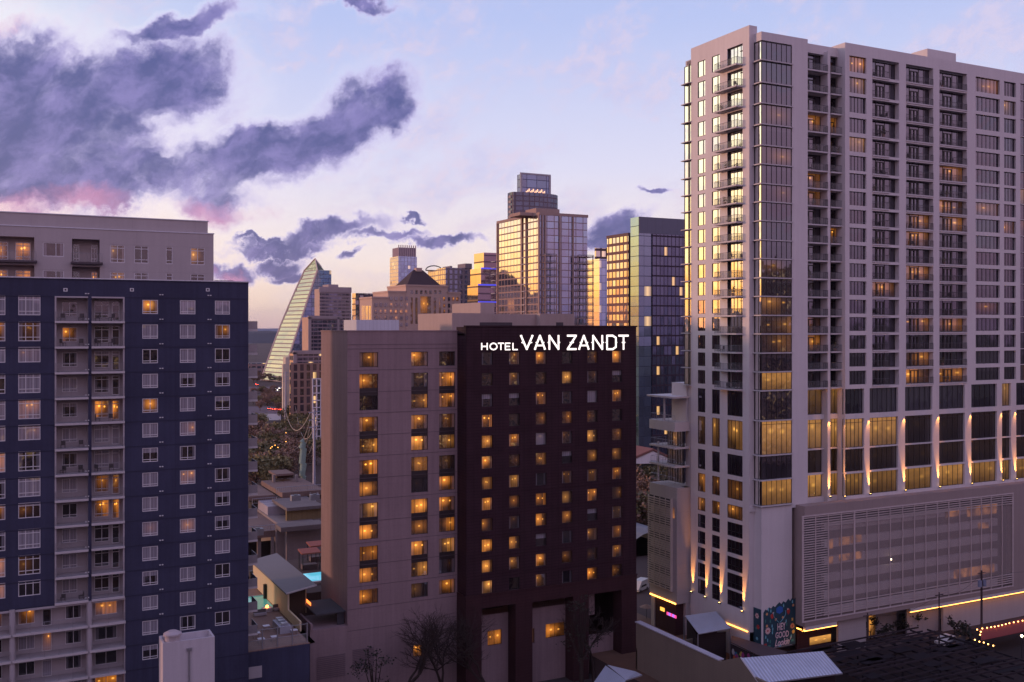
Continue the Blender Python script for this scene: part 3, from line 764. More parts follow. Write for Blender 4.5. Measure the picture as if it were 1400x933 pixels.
# base with three tall openings
ops=[(HD.a(658),HD.a(704.5),HD.z(658,832)),(HD.a(727.5),HD.a(783.5),HD.z(727.5,823.5)),(HD.a(804.5),HD.a(849.5),HD.z(804.5,813))]
m=MB(); wall(m,HD,uDW-.1,uDE+.05,-3,zbelt,[(a,b,-3,z) for a,b,z in ops],2.6,o=.12)
m.quad([HD.P(uDW-.1,-3,.12),HD.P(uDW-.1,zbelt,.12),(uDW-.1,vL+.1,zbelt),(uDW-.1,vL+.1,-3)]); m.fbox(HD,uDW-.2,uDE+.1,zbelt-.12,zbelt+.1,-.02,.22)
m.build('base_wall',[basebrick],hotel)
m=MB(); Rb=Fa('S',vD+2.4)
for k,(a,b,z) in enumerate(ops):
    zt=[HD.z(658,849),HD.z(727.5,839),HD.z(804.5,819)][k]
    hs=[]
    if k==0: hs=[(a+.1,a+1.15,HD.z(658,895.5),HD.z(658,876.5)),(a+2.2,a+4.6,HD.z(658,893),HD.z(658,872))]
    if k==1: hs=[(a-.2,a+1.7,HD.z(728,887),HD.z(728,867)),(a+3.7,b,HD.z(728,884),HD.z(728,864))]
    wall(m,Rb,a-.5,b+.5 if k<2 else a+2.6,-3 if k<2 else HD.z(804,848.5),zt,hs,.4)
    if k==2: m.fbox(Rb,a-.3,b+.3,-3,HD.z(804,876),-.1,0)
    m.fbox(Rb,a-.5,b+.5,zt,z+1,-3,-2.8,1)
    for h in hs:
        pz=MB(); fr=MB(); win_geo(pz,fr,Rb,h[0],h[1],h[2],h[3],-.3,2,(),W4(.9,0,.05),.07); o=pz.build('base_window',[hotelgl],hotel); fr.build('frame',[darkfr],o)
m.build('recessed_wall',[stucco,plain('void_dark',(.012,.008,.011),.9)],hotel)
specs_d=specs
emit(hotel,'window',specs_d,[hotelgl],'frame',[darkfr])
# light wing
lx=[(491.5,517.0),(562.3,585.2),(600.5,622.5)]
rows=[(482.0,502.2,0),(511.5,532.0,1),(541.0,560.6,1)]
LL=[[.9,.9,.1],[1,.15,.9],[.06,.8,.9],[1,.9,.3],[.95,1,.95],[1,.9,.12],[.9,.05,.9],[1,1,.9],[1,1,.9],[.9,.8,.9],[1,.8,0.1],[.8,.2,.85]]
holes=[];specs=[];sp=[]
zr=[HL.z(504,y) for y in (502.0,531.4,560.7)]
flL=29.45*HL.t(504)
zt0=HL.z(504,502.2); hw=20.3*HL.t(504)
for c,(xa,xb) in enumerate(lx):
    a0,a1=HL.a(xa),HL.a(xb)
    for r in range(12):
        z0=zt0-r*flL; z1=z0+hw
        l=LL[r][c]; w=W4(l**1.5*R.uniform(.6,1.25),0,R.choice([0,.05,.15,.3,.5]))
        pairtop = r in (1,3,5,7,9) 
        if pairtop: holes.append((a0,a1,z0-flL,z1))
        elif r in (0,11): holes.append((a0,a1,z0,z1))
        if pairtop: sp.append((a0,a1,z0-flL+hw,z0))
        specs.append((1,(lambda a0,a1,z0,z1,w,r:lambda a,b:win_geo(a,b,HL,a0,a1,z0,z1,-.28,[.2,.74],(),w,.07))(a0,a1,z0,z1,w,r)))
zbz=[(HL.z(573,898),HL.z(573,882),HL.a(565),HL.a(584))]
m=MB()
holes.append((zbz[0][2],zbz[0][3],zbz[0][0],zbz[0][1]))
wall(m,HL,uL,uDW+.3,-3,zHt,holes,.35)
m.quad([(uL,vL,0),(uL,vL,zHt),(uL,vHB,zHt),(uL,vHB,0)])
m.box(uL+.01,uDW+1,vL+.4,vHB,zHt-1.1,zHt-.8)
m.box(uL-.1,uDW,vL-.08,vL+.4,zHt,zHt+.18); m.box(uL-.08,uL+.3,vL+.4,vHB+.05,zHt,zHt+.18)
m.quad([(uL,vHB,0),(uL,vHB,zHt),(uDE,vHB,zHt),(uDE,vHB,0)])
ws=m.build('stucco_wall',[stucco],hotel)
m=MB()
for r in range(0,14):
    z=zt0-r*flL+hw+ (.55 if r%2 else .5)
    if z>1: m.fbox(HL,uL+.02,uDW-.05,z-.03,z+.03,0,.03)
m.fbox(HL,uL+.02,uDW-.05,zHt-1.9,zHt-1.84,0,.03)
m.build('joint_line',[plain('joint_dark',(.12,.09,.10),.9)],hotel)  # dark joint strips standing slightly proud of the stucco
for s_ in sp:
    m=MB(); m.fbox(HL,s_[0],s_[1],s_[2],s_[3],-.33,-.2); m.build('spandrel_panel',[plain('spandrel_dark',(.03,.018,.02),.5)],hotel)
specs.append((1,lambda a,b:win_geo(a,b,HL,zbz[0][2],zbz[0][3],zbz[0][0],zbz[0][1],-.3,3,(),W4(.9,0,.1),.07)))
emit(hotel,'guest_window',specs,[hotelgl],'frame',[darkfr])
m=MB()
for (xa,xb,ya,yb) in ((433,472,891,922),(482,511,888,916)):
    for i in range(12):
        z=HL.z(480,yb)+(HL.z(480,ya)-HL.z(480,yb))*i/12; m.fbox(HL,HL.a(xa) if xa>474 else HL.a(xa),HL.a(xb),z,z+.12,.02,.08)
m.build('vent_louvre',[plain('louvre_mauve',(.16,.11,.13),.8)],hotel)
# low wing beside the pool terrace
zlw=HL.z(424,862.7); m=MB(); ulw=HL.a(424)
m.box(ulw,uL-.01,vL,vL+7.5,-3,zlw); m.box(ulw+.05,ulw+.35,vL-.1,vL+7,zlw,zlw+.9)
m.build('low_wing_wall',[stucco],hotel)
m=MB(); m.box(ulw+1,uL-.1,vL+.6,vL+8,zlw+1.8,zlw+2.0); m.box(uL-1.2,uL-.2,vL+1,vL+1.2,zlw,zlw+1.8); m.build('low_roof',[plain('slate_dark',(.05,.045,.055),.8)],hotel)
# penthouses behind the parapet
m=MB()
def pbox(x0,xc,x1,y,D,zb=48,dep=None,mi=0):
    """box whose corner is at xc: street face to x1, sunset face back to x0"""
    f=Fa('S',at(xc,y,D).y); u0=f.a(xc); u1=f.a(x1); w=Fa('W',u0); vb_=w.a(x0) if x0<xc else f.c+(dep or 6)
    return u0,u1,f.c,vb_,f.z(xc,y)
u0,u1,v0,v1,z=pbox(470,487.3,545.6,437.4,152); m.box(u0,u1,v0,v1,48,z); m.build('roof_plant_screen',[wallmat('white_metal_panel',(.55,.55,.60),.6,.05,.5,(.6,50),jcol=.8)],hotel)
m=MB()
u0,u1,v0,v1,z=pbox(571.5,618,674,428.2,156); m.box(u0,u1,v0,v1,48,z)
u0b,u1b,v0b,v1b,zb=pbox(618,656.8,676,413.7,170); m.box(u0b,u1b,v0b,v1b,48,zb)
u2b=Fa('S',v0).a(736); m.box(u1,u2b,v0+.8,v1,48,z-.1); u3=Fa('S',v0).a(783); m.box(u2b,u3,v0-.6,v1,48,Fa('S',v0).z(735,429))
m.build('roof_penthouse',[wallmat('penthouse_stucco',(.40,.31,.29),.9,.08)],hotel)
m=MB(); f=Fa('S',v0); m.fbox(f,f.a(656),f.a(700),49,f.z(670,441),-.2,.1); m.fbox(f,f.a(758),f.a(767),49,f.z(760,441),.5,.75); m.build('roof_vent',[plain('vent_dark',(.06,.045,.055),.7)],hotel)
# --- illuminated sign
sign=thing('hotel_sign',HD.P((HD.a(657)+HD.a(858))/2,HD.z(700,480),.2),'glowing white HOTEL VAN ZANDT letters along the top of the dark brick wing','sign')
neon=plain('sign_face',(1,1,1),.5,emit=(1.0,.88,.78),es=1.5)
can=plain('sign_return',(.25,.2,.2),.6)
def letter(ch,a0,z0,w,h,t,deco=True):
    m=MB(); k=[0]
    def st(pts,tt=None):
        for p,q in zip(pts[:-1],pts[1:]):
            tt_=tt or t
            p2=Vector((a0+p[0]*w,z0+p[1]*h)); q2=Vector((a0+q[0]*w,z0+q[1]*h)); d=(q2-p2)
            if d.length<1e-5: continue
            d.normalize(); n=Vector((-d.y,d.x))*tt_/2; e=d*tt_*.32
            p2=p2-e; q2=q2+e; o=.22+k[0]*.004; k[0]+=1
            c=[p2+n,q2+n,q2-n,p2-n]
            m.quad([HD.P(v.x,v.y,o) for v in c],0)
            for i in range(4):
                j=(i+1)%4; m.quad([HD.P(c[i].x,c[i].y,o),HD.P(c[j].x,c[j].y,o),HD.P(c[j].x,c[j].y,.10),HD.P(c[i].x,c[i].y,.10)],1)
    e=t/2/w; ez=t/2/h
    L,Rr,B,T=e,1-e,ez,1-ez
    def spur(x,s): 
        if deco: st([(x,.47),(x+s*.10,.50)],t*.5)
    if ch=='H': st([(L,B),(L,T)]);st([(Rr,B),(Rr,T)]);st([(L,.5),(Rr,.5)])
    if ch=='O':
        st([(.5+.5*(1-2*e)*cos(i*pi/8),.5+(.5-ez)*sin(i*pi/8)) for i in range(17)])
    if ch=='T': st([(0+.02,T),(1-.02,T)]);st([(.5,B),(.5,T)]); spur(.5,-1.6); spur(.5,1.6)
    if ch=='E': st([(L,B),(L,T)]);st([(L,T),(Rr,T)]);st([(L,.5),(Rr*.9,.5)]);st([(L,B),(Rr,B)])
    if ch=='L': st([(L,T),(L,B),(Rr,B)])
    if ch=='V': st([(L*.7,T),(.5,B)]);st([(1-L*.7,T),(.5,B)]);st([(0,T),(L*1.8,T)],t*.5);st([(1-L*1.8,T),(1.0,T)],t*.5); spur(.2,-1); spur(.8,1)
    if ch=='A': st([(L*.7,B),(.5,T)]);st([(1-L*.7,B),(.5,T)]);st([(.22,.30),(.78,.30)],t*.8);st([(.0,B),(.14,B)],t*.45);st([(.86,B),(1.0,B)],t*.45); spur(.24,-1); spur(.76,1)
    if ch=='N': st([(L,B),(L,T)]);st([(Rr,B),(Rr,T)]);st([(L,T),(Rr,B)]); spur(L,-1.3); spur(Rr,1.3)
    if ch=='Z': st([(L,T),(Rr,T)]);st([(Rr,T),(L,B)]);st([(L,B),(Rr,B)]); spur(.42,-1); spur(.58,1)
    if ch=='D': st([(L,B),(L,T)]);st([(L,T),(.62,T),(Rr,.80),(Rr,.20),(.62,B),(L,B)]); spur(L,-1.3); spur(Rr,1.0)
    o=m.build('letter',[neon,can],sign)
sc_=lambda x:650+x*220/1400.0
sy_=lambda y:440+y*60/382.0
for ch,xa,xb in (('H',44,102),('O',116,186),('T',192,240),('E',250,300),('L',316,364)):
    a0,a1=HD.a(sc_(xa)),HD.a(sc_(xb)); z0,z1=HD.z(sc_(xa),sy_(249)),HD.z(sc_(xa),sy_(183)); letter(ch,a0,z0,a1-a0,z1-z0,.19,False)
for ch,xa,xb in (('V',385,496),('A',506,604),('N',630,724),('Z',788,876),('A',890,984),('N',1010,1104),('D',1132,1222),('T',1240,1324)):
    a0,a1=HD.a(sc_(xa)),HD.a(sc_(xb)); z0,z1=HD.z(sc_(xa),sy_(248)),HD.z(sc_(xa),sy_(114)); letter(ch,a0,z0,a1-a0,z1-z0,.30)
# ================================================================ navy apartment block on the left
vB=129.0; HB=Fa('S',vB)
uBL=HB.a(-60); uBR=HB.a(339.6); zBt=HB.z(300,385.6)
blue=thing('navy_apartment_block',(15,vB+8,0),'navy blue apartment block with pale framed windows and stacked recessed balconies','apartment block')
fB=3.0
zw0=HB.z(205,429.5)          # sill of the top right-hand windows
zfl=[HB.z(100,439.0)-k*fB for k in range(16)]     # balcony floors
rc=[(HB.a(75),HB.a(120.5)),(HB.a(125.2),HB.a(170.0))]
holes=[];specs=[];bsp=[]
cw=[(194.6,216.0),(246.0,267.2),(293.9,314.4)]
litR={(0,0):1.1,(4,0):.8,(1,2):.35,(7,1):.35,(9,1):.5,(5,1):.3,(14,2):.1}
for k in range(15):
    for c,(xa,xb) in enumerate(cw):
        if k==14 and c>0: continue
        a0,a1=HB.a(xa),HB.a(xb); z0=zw0-k*fB; z1=z0+1.72
        holes.append((a0,a1,z0,z1))
        l=litR.get((k,c),R.choice([0,0,0,.12])); cur=R.choice([0,0,.35,1,1])
        if (k,c) in ((0,1),(0,2),(1,1),(5,0)): cur=1
        w=W4(l,cur if l<.6 else 0,.15)
        specs.append((1,(lambda a0,a1,z0,z1,w:lambda a,b:win_geo(a,b,HB,a0,a1,z0,z1,-.10,2,(.17,),w,.085,True))(a0,a1,z0,z1,w)))
zL0=HB.z(40,431.2)
pat='FFSFFSFFSFFS'
for k,ch in enumerate(pat):
    hF=27.0*HB.t(40) if ch=='F' else 21*HB.t(40)
    z0=zL0-k*fB + (0.0 if ch=='F' else .55)
    for c,(xa,xb) in enumerate(((25.0,55.3),(-22,7.3),(-62,-36))):
        a0,a1=HB.a(xa),HB.a(xb); holes.append((a0,a1,z0,z0+hF))
        l=R.choice([0,0,0,.1]); 
        if c==1 and k in (1,6,8,10,11): l=.75
        if c==0 and k==4: l=.3
        w=W4(l,R.choice([0,1,0,1,.2]),.1)
        specs.append((1.3,(lambda a0,a1,z0,hF,w,ch:lambda a,b:win_geo(a,b,HB,a0,a1,z0,z0+hF,-.10,3,(.2,.78) if ch=='F' else (.8,),w,.085,True))(a0,a1,z0,hF,w,ch)))
for k in range(12):
    for (a0,a1) in rc: holes.append((a0,a1,zfl[k],zfl[k]+2.72))
zls=zfl[11]-.28
holes3=[]
for k in (12,13,14,15):
    holes3.append((HB.a(21),HB.a(118.5),zfl[k],zfl[k]+2.72)); holes3.append((uBL+1,HB.a(13.5),zfl[k],zfl[k]+2.72)); holes3.append((HB.a(126),HB.a(170),zfl[k],zfl[k]+2.72))
uG=HB.a(171.3)
m=MB()
wall(m,HB,uBL,uBR,zls,zBt,holes,.12)
wall(m,HB,uG,uBR,2,zls,[h for h in holes if h[2]<zls],.12)
wall(m,HB,HB.a(300),HB.a(334),0,2,[],.1)
wall(m,HB,uBL,uBR,0,2,[],.1)
m.quad([(uBR,vB,0),(uBR,vB,zBt),(uBR,vB+17,zBt),(uBR,vB+17,0)])
m.box(uBL,uBR-.05,vB+2.2,vB+17,0,zBt-1.0); m.box(uBL,uBR,vB+.35,vB+.5,zBt-1.1,zBt)
bw=m.build('wall',[navy],blue)
m=MB()   # the paler lower storeys
wall(m,HB,uBL,uG,2,zls,holes3,1.9,0,0,o=-.04)
m.build('lower_wall',[lilacwall],blue)
m=MB()
for (a0,a1) in rc:
    for k in range(12):
        z=zfl[k]; zt=z+2.72
        for a in (a0,a1): m.quad([HB.P(a,z,-.12),HB.P(a,zt,-.12),HB.P(a,zt,-1.9),HB.P(a,z,-1.9)])
        m.quad([HB.P(a0,zt,-.12),HB.P(a1,zt,-.12),HB.P(a1,zt,-1.9),HB.P(a0,zt,-1.9)]); m.quad([HB.P(a0,z,-.12),HB.P(a1,z,-.12),HB.P(a1,z,-1.9),HB.P(a0,z,-1.9)])
        m.quad([HB.P(a0,z,-1.88),HB.P(a1,z,-1.88),HB.P(a1,zt,-1.88),HB.P(a0,zt,-1.88)])
for h in holes3: m.quad([HB.P(h[0],h[2],-1.9),HB.P(h[1],h[2],-1.9),HB.P(h[1],h[3],-1.9),HB.P(h[0],h[3],-1.9)])
m.build('recess_wall',[lilacwall],blue)
m=MB()
for k in range(-1,17):
    z=zfl[0]-k*fB-.16
    if z<2: continue
    a0,a1=(uG,uBR) if z<zls else (uBL,uBR)
    if a0==uBL:
        for x0,x1 in ((uBL,rc[0][0]),(rc[1][1],uBR)): m.fbox(HB,x0,x1,z-.06,z+.06,0,.03)
    else: m.fbox(HB,a0,a1,z-.06,z+.06,0,.03)
m.fbox(HB,uBL,uBR,zBt-.14,zBt,0,.07)
m.build('storey_band',[navy_dk],blue)
m=MB(); m.box(uBL,uBR+.1,vB-.1,vB+.5,zBt+.005,zBt+.13); m.box(uBR-.3,uBR+.1,vB+.5,vB+17,zBt+.005,zBt+.13); m.build('parapet_cap',[plain('cap_metal',(.55,.55,.60),.5,.3)],blue)
m=MB()
for (a0,a1) in (rc[0],rc[1]):
    pass
m.fbox(HB,rc[0][0]-.02,rc[0][0]+.16,zfl[11],zfl[0]+2.9,0,.06); m.fbox(HB,rc[1][1]-.16,rc[1][1]+.02,zfl[11],zfl[0]+2.9,0,.06)
m.fbox(HB,rc[0][0]+.16,rc[0][1],zfl[0]+2.72,zfl[0]+2.9,0,.06); m.fbox(HB,rc[1][0],rc[1][1]-.16,zfl[0]+2.72,zfl[0]+2.9,0,.06)
m.build('recess_trim',[lilacwall],blue)
m=MB()
for x in (16.5,122.3): m.tube(HB.P(HB.a(x),0,.05),HB.P(HB.a(x),zls+.1,.05),.30,n=10)
m.fbox(HB,uBL,uG,zls-.25,zls,0,.06); m.smooth=False
m.build('round_column',[lilacwall],blue)
emit(blue,'window',specs,[softgl],'frame',[whitefr])
# balconies
spg=[]
for k in range(12):
    for q,(a0,a1) in enumerate(rc):
        z=zfl[k]; o=MB(); o.fbox(HB,a0-.02,a1+.02,z-.26,z-.005,-.1,.35); bo=o.build('balcony',[slabm],blue)
        r=MB(); rail(r,[HB.P(a0+.05,z,.25),HB.P(a1-.05,z,.25)],1.05,.018,.13,1.3,bar=.009)
        r.build('railing',[palerail],bo)
        L=a1-a0
        l1=0
        if q==0 and k==1: l1=.8
        if q==1 and k in (4,8): l1=1.1
        if q==1 and k==7: l1=.4
        w=W4(l1,0 if l1 else R.choice([0,0,1,.3]),0)
        if q==0: spg.append((1,(lambda a0,L,z,w:lambda a,b:win_geo(a,b,HB,a0+L*.24,a0+L*.70,z+.55,z+2.25,-1.83,2,(.2,),w,.07,True))(a0,L,z,w)))
        else:
            spg.append((1,(lambda a0,L,z,w:lambda a,b:win_geo(a,b,HB,a0+L*.12,a0+L*.58,z+.35,z+2.4,-1.83,2,(.2,.78),w,.07,True))(a0,L,z,w)))
            spg.append((.6,(lambda a0,L,z,w:lambda a,b:win_geo(a,b,HB,a0+L*.66,a0+L*.9,z+.03,z+2.4,-1.83,1,(.82,),w,.09))(a0,L,z,w)))
for h in holes3[:]:
    z=h[2]; L=h[1]-h[0]
    if z<1: continue
    o=MB(); o.fbox(HB,h[0]-.3,h[1]+.1,z-.26,z-.005,-.1,.5); bo=o.build('balcony',[slabm],blue)
    r=MB(); rail(r,[HB.P(h[0],z,.4),HB.P(h[1],z,.4)],1.05,.018,.13,1.3,bar=.009); r.build('railing',[palerail],bo)
    n=max(1,int(L/2.3))
    for i in range(n):
        a=h[0]+L*(i+.12)/n; dw=L/n*(.42 if i%2 else .7); l1=.7 if (R.random()<.15 or (L>3.2 and z>zfl[13]-.1 and i==0 and z>zfl[12]-.1)) else 0
        w=W4(l1,R.choice([0,0,1]),0)
        spg.append((.9,(lambda a,dw,z,w,i:lambda A,B_:win_geo(A,B_,HB,a,a+dw,z+(.03 if i%2 else .5),z+2.4,-1.84,1 if i%2 else 2,(.8,),w,.07,True))(a,dw,z,w,i)))
emit(blue,'balcony_window',spg,[softgl],'frame',[whitefr])
# small fittings on the wall
m=MB()
for k in range(15):
    for x in (220.5,286.3,119.0):
        a=HB.a(x); z=zw0-k*fB+2.35
        if x==119.0 and k>12: continue
        for d in (-.14,.14): m.fbox(HB,a+d-.09,a+d+.09,z-.05,z+.07,0,.14)
m.build('vent_cap',[plain('vent_white',(.6,.6,.62),.5)],blue)['kind']='stuff'
for x in (89.5,180.3,284.0):
    m=MB(); a=HB.a(x); z=HB.z(x,396.5); 
    m.fbox(HB,a-.22,a+.22,z-.2,z-.11,0,.05); m.fbox(HB,a-.22,a+.22,z+.11,z+.2,0,.05); m.fbox(HB,a-.22,a-.11,z-.11,z+.11,0,.05); m.fbox(HB,a+.11,a+.22,z-.11,z+.11,0,.05)
    m.fbox(HB,a-.11,a+.11,z-.11,z+.11,0,.02,1); m.build('scupper',[plain('scupper_white',(.6,.6,.62),.5),darkfr],blue)
# end balconies that show beyond the right corner
for k in range(14):
    z=zfl[k]-2.0+.35 if False else zfl[k]-1.0
    for yo in (1.0,9.0):
        o=MB(); o.box(uBR+.01,uBR+1.4,vB+yo,vB+yo+3.2,z-.25,z); bo=o.build('end_balcony',[slabm],blue)
        r=MB(); r.box(uBR+1.32,uBR+1.37,vB+yo,vB+yo+3.2,z+.02,z+1.05); r.box(uBR+.01,uBR+1.33,vB+yo,vB+yo+.05,z+.02,z+1.05); r.build('railing',[palerail],bo)
# things on the balconies
chair=thing('patio_chair',(0,0,0),'x','chair','patio chairs on the balconies of the navy block')
def chair_mb():
    a=MB(); a.box(-.25,.25,-.25,.25,.36,.42); b=MB(); b.box(-.25,.25,.22,.28,.42,.88)
    a2=a.build('seat',[darkfr],chair); b.build('backrest',[darkfr],chair)
    for sx in (-.22,.22):
        for sy in (-.22,.22):
            l=MB(); l.box(sx-.02,sx+.02,sy-.02,sy+.02,0,.36); l.build('leg',[darkfr],chair)
chair_mb(); chair['label']='dark patio chair on a recessed balcony of the navy block'
first=True
for (q,k) in ((0,0),(0,1),(0,5),(0,6),(1,0),(1,1),(1,6),(0,11),(1,4)):
    a0,a1=rc[q]; L=a1-a0
    for fr_ in ((.25,.8) if q==0 else (.2,.62)):
        p=HB.P(a0+L*fr_,zfl[k]+.01,-.7)
        if first: chair.location=p; chair['base']=p; first=False
        else: copy_thing(chair,p,None,R.uniform(0,6.3))
# ---------------------------------------------------------------- pale apartment block behind it
vR=140.0; HR=Fa('S',vR); uR1=HR.a(292); uR2=HR.a(285); zR2=HR.z(285,303); zR1=HR.z(290,320.5)
rear=thing('beige_apartment_block',(5,vR+8,0),'pale grey-beige apartment block rising behind the navy block','apartment block')
fr_h=38*HR.t(80)
rows=[HR.z(75,351.0),HR.z(75,351.0)-fr_h,HR.z(75,351.0)-2*fr_h]
cc=[(58.5,87.5,'w'),(150.5,170.8,'t'),(183.5,203,'t'),(226.8,236,'n'),(260.5,279.8,'t')]
rec=[(-60,47,0),(98.5,136.5,1)]
holes=[];specs=[]
for r,z in enumerate(rows):
    for xa,xb,ty in cc:
        a0,a1=HR.a(xa),HR.a(xb); z0=z if ty=='w' else z-.55; z1=z+1.75
        holes.append((a0,a1,z0,z1)); l={(0,150.5):.25,(0,260.5):.6,(1,150.5):.3}.get((r,xa),0); w=W4(l,.0,.5)
        specs.append((1,(lambda a0,a1,z0,z1,w,ty:lambda a,b:win_geo(a,b,HR,a0,a1,z0,z1,-.12,[.62] if ty=='w' else (2 if ty=='t' else 1),() if ty=='w' else (.2,.82),w,.09))(a0,a1,z0,z1,w,ty)))
    for xa,xb,q in rec: holes.append((HR.a(xa),HR.a(xb),z-.6,z+2.35))
m=MB(); wall(m,HR,uBL-5,uR1,40,zR1,holes,.12)
m.box(uBL-5,uR1-.01,vR+2.0,vR+17,0,zR1-.02); m.quad([(uR1,vR,40),(uR1,vR,zR1),(uR1,vR+17,zR1),(uR1,vR+17,40)])
m.box(uBL-5,uR2,vR+.5,vR+16,zR1,zR2)
m.build('wall',[greywall2],rear)
m=MB(); m.box(uBL-5,uR1+.1,vR-.08,vR+.45,zR1,zR1+.14); m.box(uBL-5,uR2+.1,vR+.4,vR+.8,zR2,zR2+.12); m.build('parapet_cap',[plain('cap_metal',(.55,.55,.60),.5,.3)],rear)
for r,z in enumerate(rows):
    for xa,xb,q in rec:
        m=MB(); a0,a1=HR.a(xa),HR.a(xb); zb_,zt_2=z-.6,z+2.35
        for a in (a0,a1): m.quad([HR.P(a,zb_,-.12),HR.P(a,zt_2,-.12),HR.P(a,zt_2,-1.9),HR.P(a,zb_,-1.9)])
        m.quad([HR.P(a0,zt_2,-.12),HR.P(a1,zt_2,-.12),HR.P(a1,zt_2,-1.9),HR.P(a0,zt_2,-1.9)]); m.quad([HR.P(a0,zb_,-1.9),HR.P(a1,zb_,-1.9),HR.P(a1,zt_2,-1.9),HR.P(a0,zt_2,-1.9)])
        L=a1-a0
        m.build('recess_wall',[greywall2],rear)
        if q: ws_=[(.06,.3,0,0),(.72,.96,0,.6 if r==1 else 0)]
        else: ws_=[(.52,.66,.6,0),(.75,.96,1.0,0)]
        for (fa,fb_,l,l2) in ws_:
            w=W4(max(l,l2)*(1.4 if r==1 else 1),0,.0)
            specs.append((1,(lambda a0,a1,z0,z1,w:lambda a,b:win_geo(a,b,HR,a0,a1,z0,z1,-1.8,2,(.2,.8),w,.1))(a0+L*fa,a0+L*fb_,zb_+.1,zb_+2.4,w)))
emit(rear,'window',specs,[softgl],'frame',[whitefr])
for r,z in enumerate(rows[:2]):
    for xa,xb,q in rec:
        a0,a1=HR.a(xa),HR.a(xb)
        o=MB(); o.fbox(HR,a0-.15,a1+.3,z-.88,z-.62,-1.8,.9); bo=o.build('balcony',[plain('dark_soffit',(.08,.06,.07),.8)],rear)
        rr=MB(); rail(rr,[HR.P(a0-.1,z-.6,.85),HR.P(a1+.2,z-.6,.85)],1.1,.02,.16,1.3); rr.build('railing',[palerail],bo)
# roof ledge rail on the navy block
t=thing('roof_guard_rail',(uBR-4,vB+9,zBt),'thin metal guard rail on the navy block roof near its corner','railing')
m=MB(); f=Fa('S',vB+8); zz=f.z(300,385.4)
m.tube(f.P(f.a(293),zBt+.55,0),f.P(f.a(319),zBt+.55,0),.03,n=5)
for x in (297,303,310,318): m.tube(f.P(f.a(x),zBt-1,0),f.P(f.a(x),zBt+.55,0),.025,n=5)
m.build('rail',[balrail],t)
# ---------------------------------------------------------------- white stair shaft in front
p0=at(222.6,879.5,110); p1=at(293.5,879.5,110); f=Fa('S',p0.y-0); 
us0=f.a(222.6); us1=f.a(293.5); zsf=f.z(222.6,880)
sh=thing('concrete_shaft',((us0+us1)/2,p0.y+1.5,0),'white painted concrete shaft with an open top in front of the navy block','shaft')
m=MB(); y0=p0.y; dp=3.0
m.box(us0,us1,y0,y0+.22,0,zsf); m.box(us0,us1,y0+dp-.22,y0+dp,0,zsf); m.box(us0,us0+.22,y0+.22,y0+dp-.22,0,zsf); m.box(us1-.22,us1,y0+.22,y0+dp-.22,0,zsf)
m.box(us0+.22,us1-.22,y0+.22,y0+dp-.22,0,zsf-.8)
m.build('wall',[wallmat('white_painted_concrete',(.52,.47,.50),.8,.08,.6,streak=.15)],sh)
m=MB(); c=Vector((us0+1.15,y0+.9,zsf)); m.tube(c+Vector((0,0,-.8)),c+Vector((0,0,.55)),.82,n=20); m.tube(c+Vector((0,0,.55)),c+Vector((0,0,.75)),.98,n=20); m.tube(c+Vector((0,0,.75)),c+Vector((0,0,1.0)),.98,.5,n=20)
m.build('round_vent',[wallmat('vent_paint',(.45,.38,.40),.7)],sh)
m=MB(); a=(us0+us1)/2-.0; m.tube((a,y0-.1,0),(a,y0-.1,zsf-1.0),.09,n=8); m.box(a-.25,a+.25,y0-.25,y0-.01,zsf-1.2,zsf-.85); m.build('downpipe',[palerail],sh)
# ---------------------------------------------------------------- pool terrace block between navy block and hotel
zK=10.4; vK=131.0; HK=Fa('S',vK); uk1=HK.a(423.5)
deck=thing('podium_block',(34,vK+10,0),'navy podium block carrying the pool terrace between the navy block and the hotel','podium')
m=MB(); m.box(uBR+.01,uk1,vK,vK+42,-3,zK-.12); m.build('wall',[navy],deck)
m=MB(); f=HK; m.fbox(f,f.a(340),f.a(358),f.z(345,928),f.z(345,912),.0,.06); m.build('wall_panel',[lilacwall],deck)
pu,pv=at(348,814,157.5),at(371,833,150)
px0,px1=uBR+1.5,at(369,812,156).x; py0,py1=at(372,834,149.5).y,at(360,812,157.5).y
m=MB(); 
m.box(uBR+.02,px0,vK,vK+42,zK-.12,zK); m.box(px1,uk1-.0,vK,vK+42,zK-.12,zK); m.box(px0,px1,vK,py0,zK-.12,zK); m.box(px0,px1,py1,vK+42,zK-.12,zK)
m.build('deck',[wallmat('terrace_paving',(.26,.17,.14),.8,.2,1,(1.2,1.2),streak=0)],deck)
poolw=plain('pool_water_green',(.10,.30,.26),.08,emit=(.10,.42,.34),es=.38)
pw=thing('pool',((px0+px1)/2,(py0+py1)/2,zK),'pale green lit swimming pool on the terrace beside the navy block','pool')
m=MB(); m.box(px0+.05,px1-.05,py0+.05,py1-.05,zK-.5,zK-.06); m.build('water',[poolw],pw)
m=MB()
for q in (0,1): m.box(px0+.0,px1,(py0,py1-.25)[q],(py0+.25,py1)[q],zK-.02,zK+.03)
m.build('coping',[slabm],pw)
